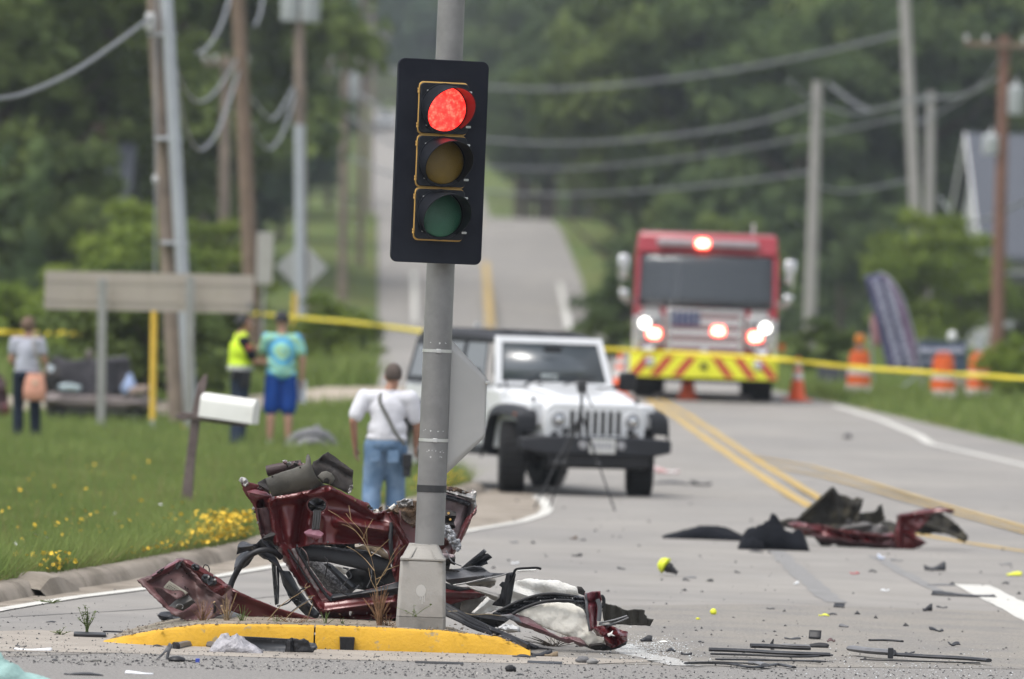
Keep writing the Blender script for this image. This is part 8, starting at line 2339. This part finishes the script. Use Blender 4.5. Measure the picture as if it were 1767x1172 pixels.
lump('white stone on the island left of the pedestal', 641, 1088, 15, 9, mat('white_stone', (.55, .54, .5), .9), 'stone', 8, 'stone')
lump('white stone on the island under the wreck', 568, 1085, 12, 7, MATS['white_stone'], 'stone', 9, 'stone')
# in front of the yellow kerb on the left
strip_('grey rubber hose lying before the left end of the yellow kerb', [(303, 1121), (320, 1117), (345, 1115), (376, 1120)], .026, M_GREYP, 'rubber_hose', (1, 1))
tag(obj('hose_end', MB().tube([G(300, 1121) + Vector((0, 0, .018)), G(306, 1121) + Vector((0, 0, .018))], .030, 12), M_RUB), 'black open end of the grey rubber hose', 'debris')
fk = thing('broken_fork', 'grey forked blade with a black cap and blue plug in the left foreground', 'car part', G(295, 1142))
Df = G(295, 1142).y
plate('blade', [(267, 1140), (280, 1127), (288, 1116), (292, 1109), (298, 1113), (294, 1124), (290, 1138), (286, 1136), (288, 1124), (278, 1134)], Df, M_GREYP, fk, depth=dents([], .01, .1, 2), step=3)
obj('cap', MB().ball(W(305, 1138, Df), (.055, .06, .022), 14, 8), M_RUB, fk, world=True)
obj('cable', MB().tube([W(318, 1139, Df), W(330, 1140.5, Df), W(338, 1140, Df)], .004, 6), M_RUB, fk, world=True)
obj('plug', MB().box(W(341, 1140, Df), (.026, .03, .026)), M_BLUEB, fk, world=True, bevel=.003)
mound('crumpled_film', 369, 446, 1098, 1126, mat('crumpled_grey_film', (.30, .29, .31), .35, var=.45, scale=22, bump=1.0, bscale=40), None, 3.0, .55, .22, [(0, .35), (.2, .9), (.5, .9), (.8, .6), (1, .3)])
tag(bpy.data.objects['crumpled_film'], 'crumpled grey plastic film against the yellow kerb', 'plastic film')
ch = thing('gutter_trim', 'long dark channel shaped trim with a black clip lying before the yellow kerb', 'car part', G(470, 1126))
Dg = G(470, 1126).y
plate('channel', [(396, 1099), (430, 1100), (470, 1103), (500, 1105), (545, 1110), (548, 1118), (540, 1124), (500, 1126), (450, 1125), (436, 1124)], Dg, mat('blue_black_plastic', (.035, .038, .045), .4, var=.15), ch, depth=lambda x, y: .10 * math.cos((y - 1112) / 13) , step=4)
wtube('rim', [(396, 1099, Dg - .02), (440, 1100.5, Dg - .02), (500, 1104, Dg - .02)], .006, M_RUB, ch)
plate('clip', [(492, 1125), (494, 1106), (502, 1101), (512, 1102), (517, 1104), (524, 1102), (532, 1106), (536, 1116), (546, 1118), (540, 1126)], Dg - .08, M_RUB, ch, depth=dents([((500, 1104), (500, 1126), 5, .03)], .01, .1, 2), step=3, thick=.015)
blk = G(598, 1122)
tag(obj('plastic_block', MB().box(blk + Vector((0, 0, .043)), (.086, .07, .085), taper=1.12, rz=.1), M_RUB, bevel=.004), 'small black plastic block standing before the crack in the yellow kerb', 'debris')
plt = tag(obj('dark_plate', MB().box(G(155, 1099) + Vector((0, 0, .015)), (.21, .3, .02), rz=.05), M_RUB, bevel=.005), 'flat black plate under the green weed left of the island', 'debris')
strip_('thin black rod lying left of the yellow kerb', [(178, 1091), (210, 1092), (248, 1095)], .010, M_RUB, 'black_rod')
mound('teal_rag', -40, 88, 1136, 1178, M_TEAL, None, 6.0, .5, .35, [(0, .9), (.3, 1), (.6, .45), (1, .2)])
tag(bpy.data.objects['teal_rag'], 'pale teal rag in the bottom left corner', 'cloth')
sg = thing('grey_mirror_shell', 'grey plastic mirror shell lying under the left tail of the wreck', 'car part', G(292, 1073))
Ds = G(292, 1073).y
plate('shell', [(272, 1062), (278, 1057), (290, 1056), (302, 1058), (314, 1068), (310, 1073), (292, 1073), (280, 1071)], Ds, M_CHAR, sg, depth=dents([((275, 1062), (312, 1070), 8, .08)], .01, .1, 2), step=3, thick=.01)
plate('hollow', [(287, 1062), (302, 1061), (312, 1069), (308, 1072), (294, 1072)], Ds - .06, M_DARK, sg, step=3)
plate('tongue', [(287, 1062), (297, 1062), (298, 1071), (292, 1072)], Ds - .075, M_CHAR, sg, step=3)

# ------------------------------------------------------------------ weeds on the island
M_STRAW = mat('dry_stem', (.24, .165, .085), .9, var=.3, scale=20)
M_STRAWD = mat('dark_dry_stem', (.16, .085, .04), .9, var=.3, scale=20)
def weed(label, px, py, stems, m, name='dry_weed', leaves=0, lm=None, seed=1, D=None, r=.0035):
    if D is None and 330 < px < 760 and py > 1070: D = 50.3
    base = G(px, py) if D is None else W(px, py, D)
    t = thing(name, label, 'plant', base)
    rr = random.Random(seed)
    mb = MB(); lv = MB()
    for pts in stems:
        P = curve([W(x, y, base.y + rr.uniform(-.06, .04)) for x, y in pts], 4)
        n = len(P)
        mb.tube(P, [r * (1 - .65 * i / n) for i in range(n)], n=5)
        for _ in range(leaves):
            i = rr.randrange(n // 3, n)
            q = P[i]; a = rr.uniform(0, 6.28); s_ = rr.uniform(.012, .024)
            d = Vector((math.cos(a), math.sin(a) * .7, rr.uniform(-.3, .6))).normalized(); b = d.cross(Vector((0, 0, 1))).normalized()
            lv.add([q, q + d * s_ * .5 + b * s_ * .4, q + d * s_ * 1.1, q + d * s_ * .5 - b * s_ * .4], [(0, 1, 2, 3)])
    obj('stems', mb, m, t, world=True, keep=True)
    if leaves:
        l_ = obj('leaves', lv, lm or m, t, world=True, keep=True); l_['kind'] = 'stuff'
    return t
ML_WEED = leaf_mat('weed_leaves', (.10, .14, .05), (.16, .20, .08), 0, .3)
_w = random.Random(12)
def fan(cx, cy, n, w, h0, h1, bend=.3):
    out = []
    for _ in range(n):
        dx = _w.gauss(0, w); h = _w.uniform(h0, h1)
        out.append([(cx + _w.uniform(-w, w) * .35, cy), (cx + dx * .5, cy - h * .6), (cx + dx + _w.uniform(-4, 4) * bend, cy - h)])
    return out
weed('tall branching dry weed standing before the wreck window', 652, 1080, [
    [(652, 1080), (650, 1020), (646, 985), (640, 960), (634, 938)], [(650, 1010), (664, 985), (680, 962), (700, 940)], [(646, 985), (630, 965), (612, 950), (598, 943)], [(640, 960), (628, 935), (612, 915), (590, 895), (566, 880)], [(634, 938), (622, 915), (606, 898), (597, 886)], [(634, 938), (632, 915), (630, 900)],
    [(626, 930), (634, 912), (644, 895)], [(612, 915), (600, 908), (590, 905)], [(606, 898), (604, 885), (602, 872)], [(664, 985), (676, 980), (690, 975)], [(640, 960), (656, 945), (672, 930)], [(648, 1000), (664, 990), (676, 960), (690, 940)], [(650, 1020), (640, 1000), (636, 980)]], M_STRAW, r=.003)
weed('clump of dry brown leaves at the foot of the tall weed', 655, 1082, fan(655, 1082, 46, 11, 30, 72), M_STRAWD, seed=3, r=.004)
weed('dry weed clump before the left tail panel', 352, 1078, fan(350, 1079, 22, 16, 16, 46), M_STRAWD, leaves=2, seed=4, r=.0028)
weed('dry weed clump before the wing strip', 393, 1078, fan(392, 1079, 20, 10, 16, 58), M_STRAW, leaves=2, seed=5, r=.0028)
weed('dry stalks leaning before the sill of the wreck', 520, 1080, [[(456, 1078), (486, 1044), (520, 1022), (535, 1010)], [(480, 1080), (510, 1052), (538, 1034)], [(528, 1075), (535, 1055), (540, 1040)], [(535, 1012), (526, 1014), (530, 1006)], [(538, 1034), (532, 1030), (544, 1028)]], M_STRAW, seed=6, r=.0035)
weed('low dry tuft under the sill of the wreck', 505, 1082, fan(505, 1083, 24, 26, 6, 24), M_STRAWD, leaves=1, seed=7, r=.0028)
weed('dry wisps beside the pedestal', 680, 1083, fan(668, 1084, 22, 18, 6, 26), M_STRAWD, leaves=1, seed=8, r=.0028)
for i, (x, y, n, w_, h0, h1, lab) in enumerate(((418, 1077, 12, 9, 14, 34, 'green grass tuft under the wing strip'), (474, 1080, 10, 7, 10, 20, 'small green tuft right of the wing strip'), (590, 1084, 9, 6, 8, 20, 'small green tuft under the wreck sill'), (562, 1081, 8, 5, 12, 26, 'green blades left of the white stone'), (736, 1086, 24, 16, 4, 16, 'low green weed at the foot of the pedestal'))):
    weed(lab, x, y, fan(x, y, n, w_, h0, h1), ML_WEED, 'grass_tuft', leaves=1 if i == 4 else 0, lm=ML_WEED, seed=20 + i, r=.0032)
weed('small bushy green weed growing left of the island', 152, 1096, fan(150, 1097, 9, 9, 22, 50, .2) + [[(150, 1097), (149, 1070), (147, 1046)], [(150, 1085), (160, 1070), (164, 1056)], [(149, 1080), (140, 1072), (136, 1066)]], ML_WEED, 'green_weed', leaves=16, lm=ML_WEED, seed=31)
weed('low green weed left of the bushy weed', 104, 1096, fan(104, 1097, 8, 10, 4, 14), ML_WEED, 'green_weed', leaves=6, lm=ML_WEED, seed=32)
weed('dry black weed beneath the maroon flap', 960, 1116, fan(955, 1117, 30, 34, 5, 22), mat('black_dry_stem', (.04, .03, .02), .9), seed=33, r=.003)
weed('low grass by the edge line on the left', 88, 1041, fan(88, 1042, 30, 14, 3, 8), ML_WEED, 'grass_tuft', seed=34)
weed('green sprigs growing on the pedestal lip', 720, 1062, fan(716, 1064, 6, 14, 6, 22) , ML_WEED, 'green_weed', leaves=4, lm=ML_WEED, seed=35, D=50.06, r=.002)

# ------------------------------------------------------------------ grit on the near road
def grit(name, n, m, s0, s1, fpos, seed):
    r = np.random.default_rng(seed)
    P = fpos(r, n)
    tet = np.array([(0, 0, 1), (.94, 0, -.33), (-.47, .82, -.33), (-.47, -.82, -.33)])
    s = (s0 + (s1 - s0) * r.uniform(size=n) ** 3)[:, None, None]
    a = r.uniform(0, 6.28, n); ca, sa = np.cos(a), np.sin(a)
    v = np.repeat(tet[None], n, 0) * r.uniform(.5, 1.5, (n, 4, 1))
    v = np.stack([v[..., 0] * ca[:, None] - v[..., 1] * sa[:, None], v[..., 0] * sa[:, None] + v[..., 1] * ca[:, None], v[..., 2] * .6], -1) * s + P[:, None]
    f = np.array([(0, 1, 2), (0, 2, 3), (0, 3, 1), (1, 3, 2)])
    F = (f[None] + (np.arange(n) * 4)[:, None, None]).reshape(-1, 3)
    me = bpy.data.meshes.new(name)
    me.vertices.add(n * 4); me.vertices.foreach_set('co', v.ravel())
    me.loops.add(len(F) * 3); me.loops.foreach_set('vertex_index', F.ravel())
    me.polygons.add(len(F)); me.polygons.foreach_set('loop_start', np.arange(len(F)) * 3); me.polygons.foreach_set('loop_total', np.full(len(F), 3))
    me.update(); me.materials.append(m)
    o = bpy.data.objects.new(name, me); COL.objects.link(o)
    return tag(o, kind='stuff')
def near_road(r, n):
    D = 46.5 + r.exponential(2.3, n); x = r.uniform(-3.8, 4.2, n)
    return np.stack([x * D / 50, D, np.full(n, .006)], 1)
def white_spot(r, n):
    c = np.array([G(1120, 1120), G(1480, 1155), G(1640, 1162)])
    k = r.choice(3, n, p=[.6, .2, .2])
    return c[k] + r.normal(size=(n, 3)) * np.array([.16, .8, 0]) * np.where(k == 0, 1, 2)[:, None] + np.array([0, 0, .006])
def island_grit(r, n):
    out = []
    for _ in range(n):
        p_, h = island_at(r.uniform(.05, .97)); out.append((p_.x, p_.y + .02 + r.uniform(0, 1.2) ** 2, h + .004))
    return np.array(out)
grit('road_grit', 7500, mat('dark_grit', (.05, .05, .052), .9, var=.3), .002, .013, near_road, 1)
grit('road_grit', 2200, mat('pale_grit', (.42, .40, .37), .9, var=.3), .003, .010, near_road, 2)
grit('glass_crumbs', 1500, mat('glass_crumb', (.62, .64, .64), .2, var=.1), .003, .010, white_spot, 3)
grit('island_grit', 700, mat('brown_grit', (.16, .13, .10), .9, var=.4), .004, .016, island_grit, 4)
def far_road(r, n):
    D = r.uniform(52, 92, n); x = np.array([W(q, 900, d).x for q, d in zip(r.uniform(820, 1800, n), D)])
    return np.stack([x, D, np.full(n, .008)], 1)
grit('scattered_crumbs', 260, MATS['dark_grit'], .006, .03, far_road, 5)
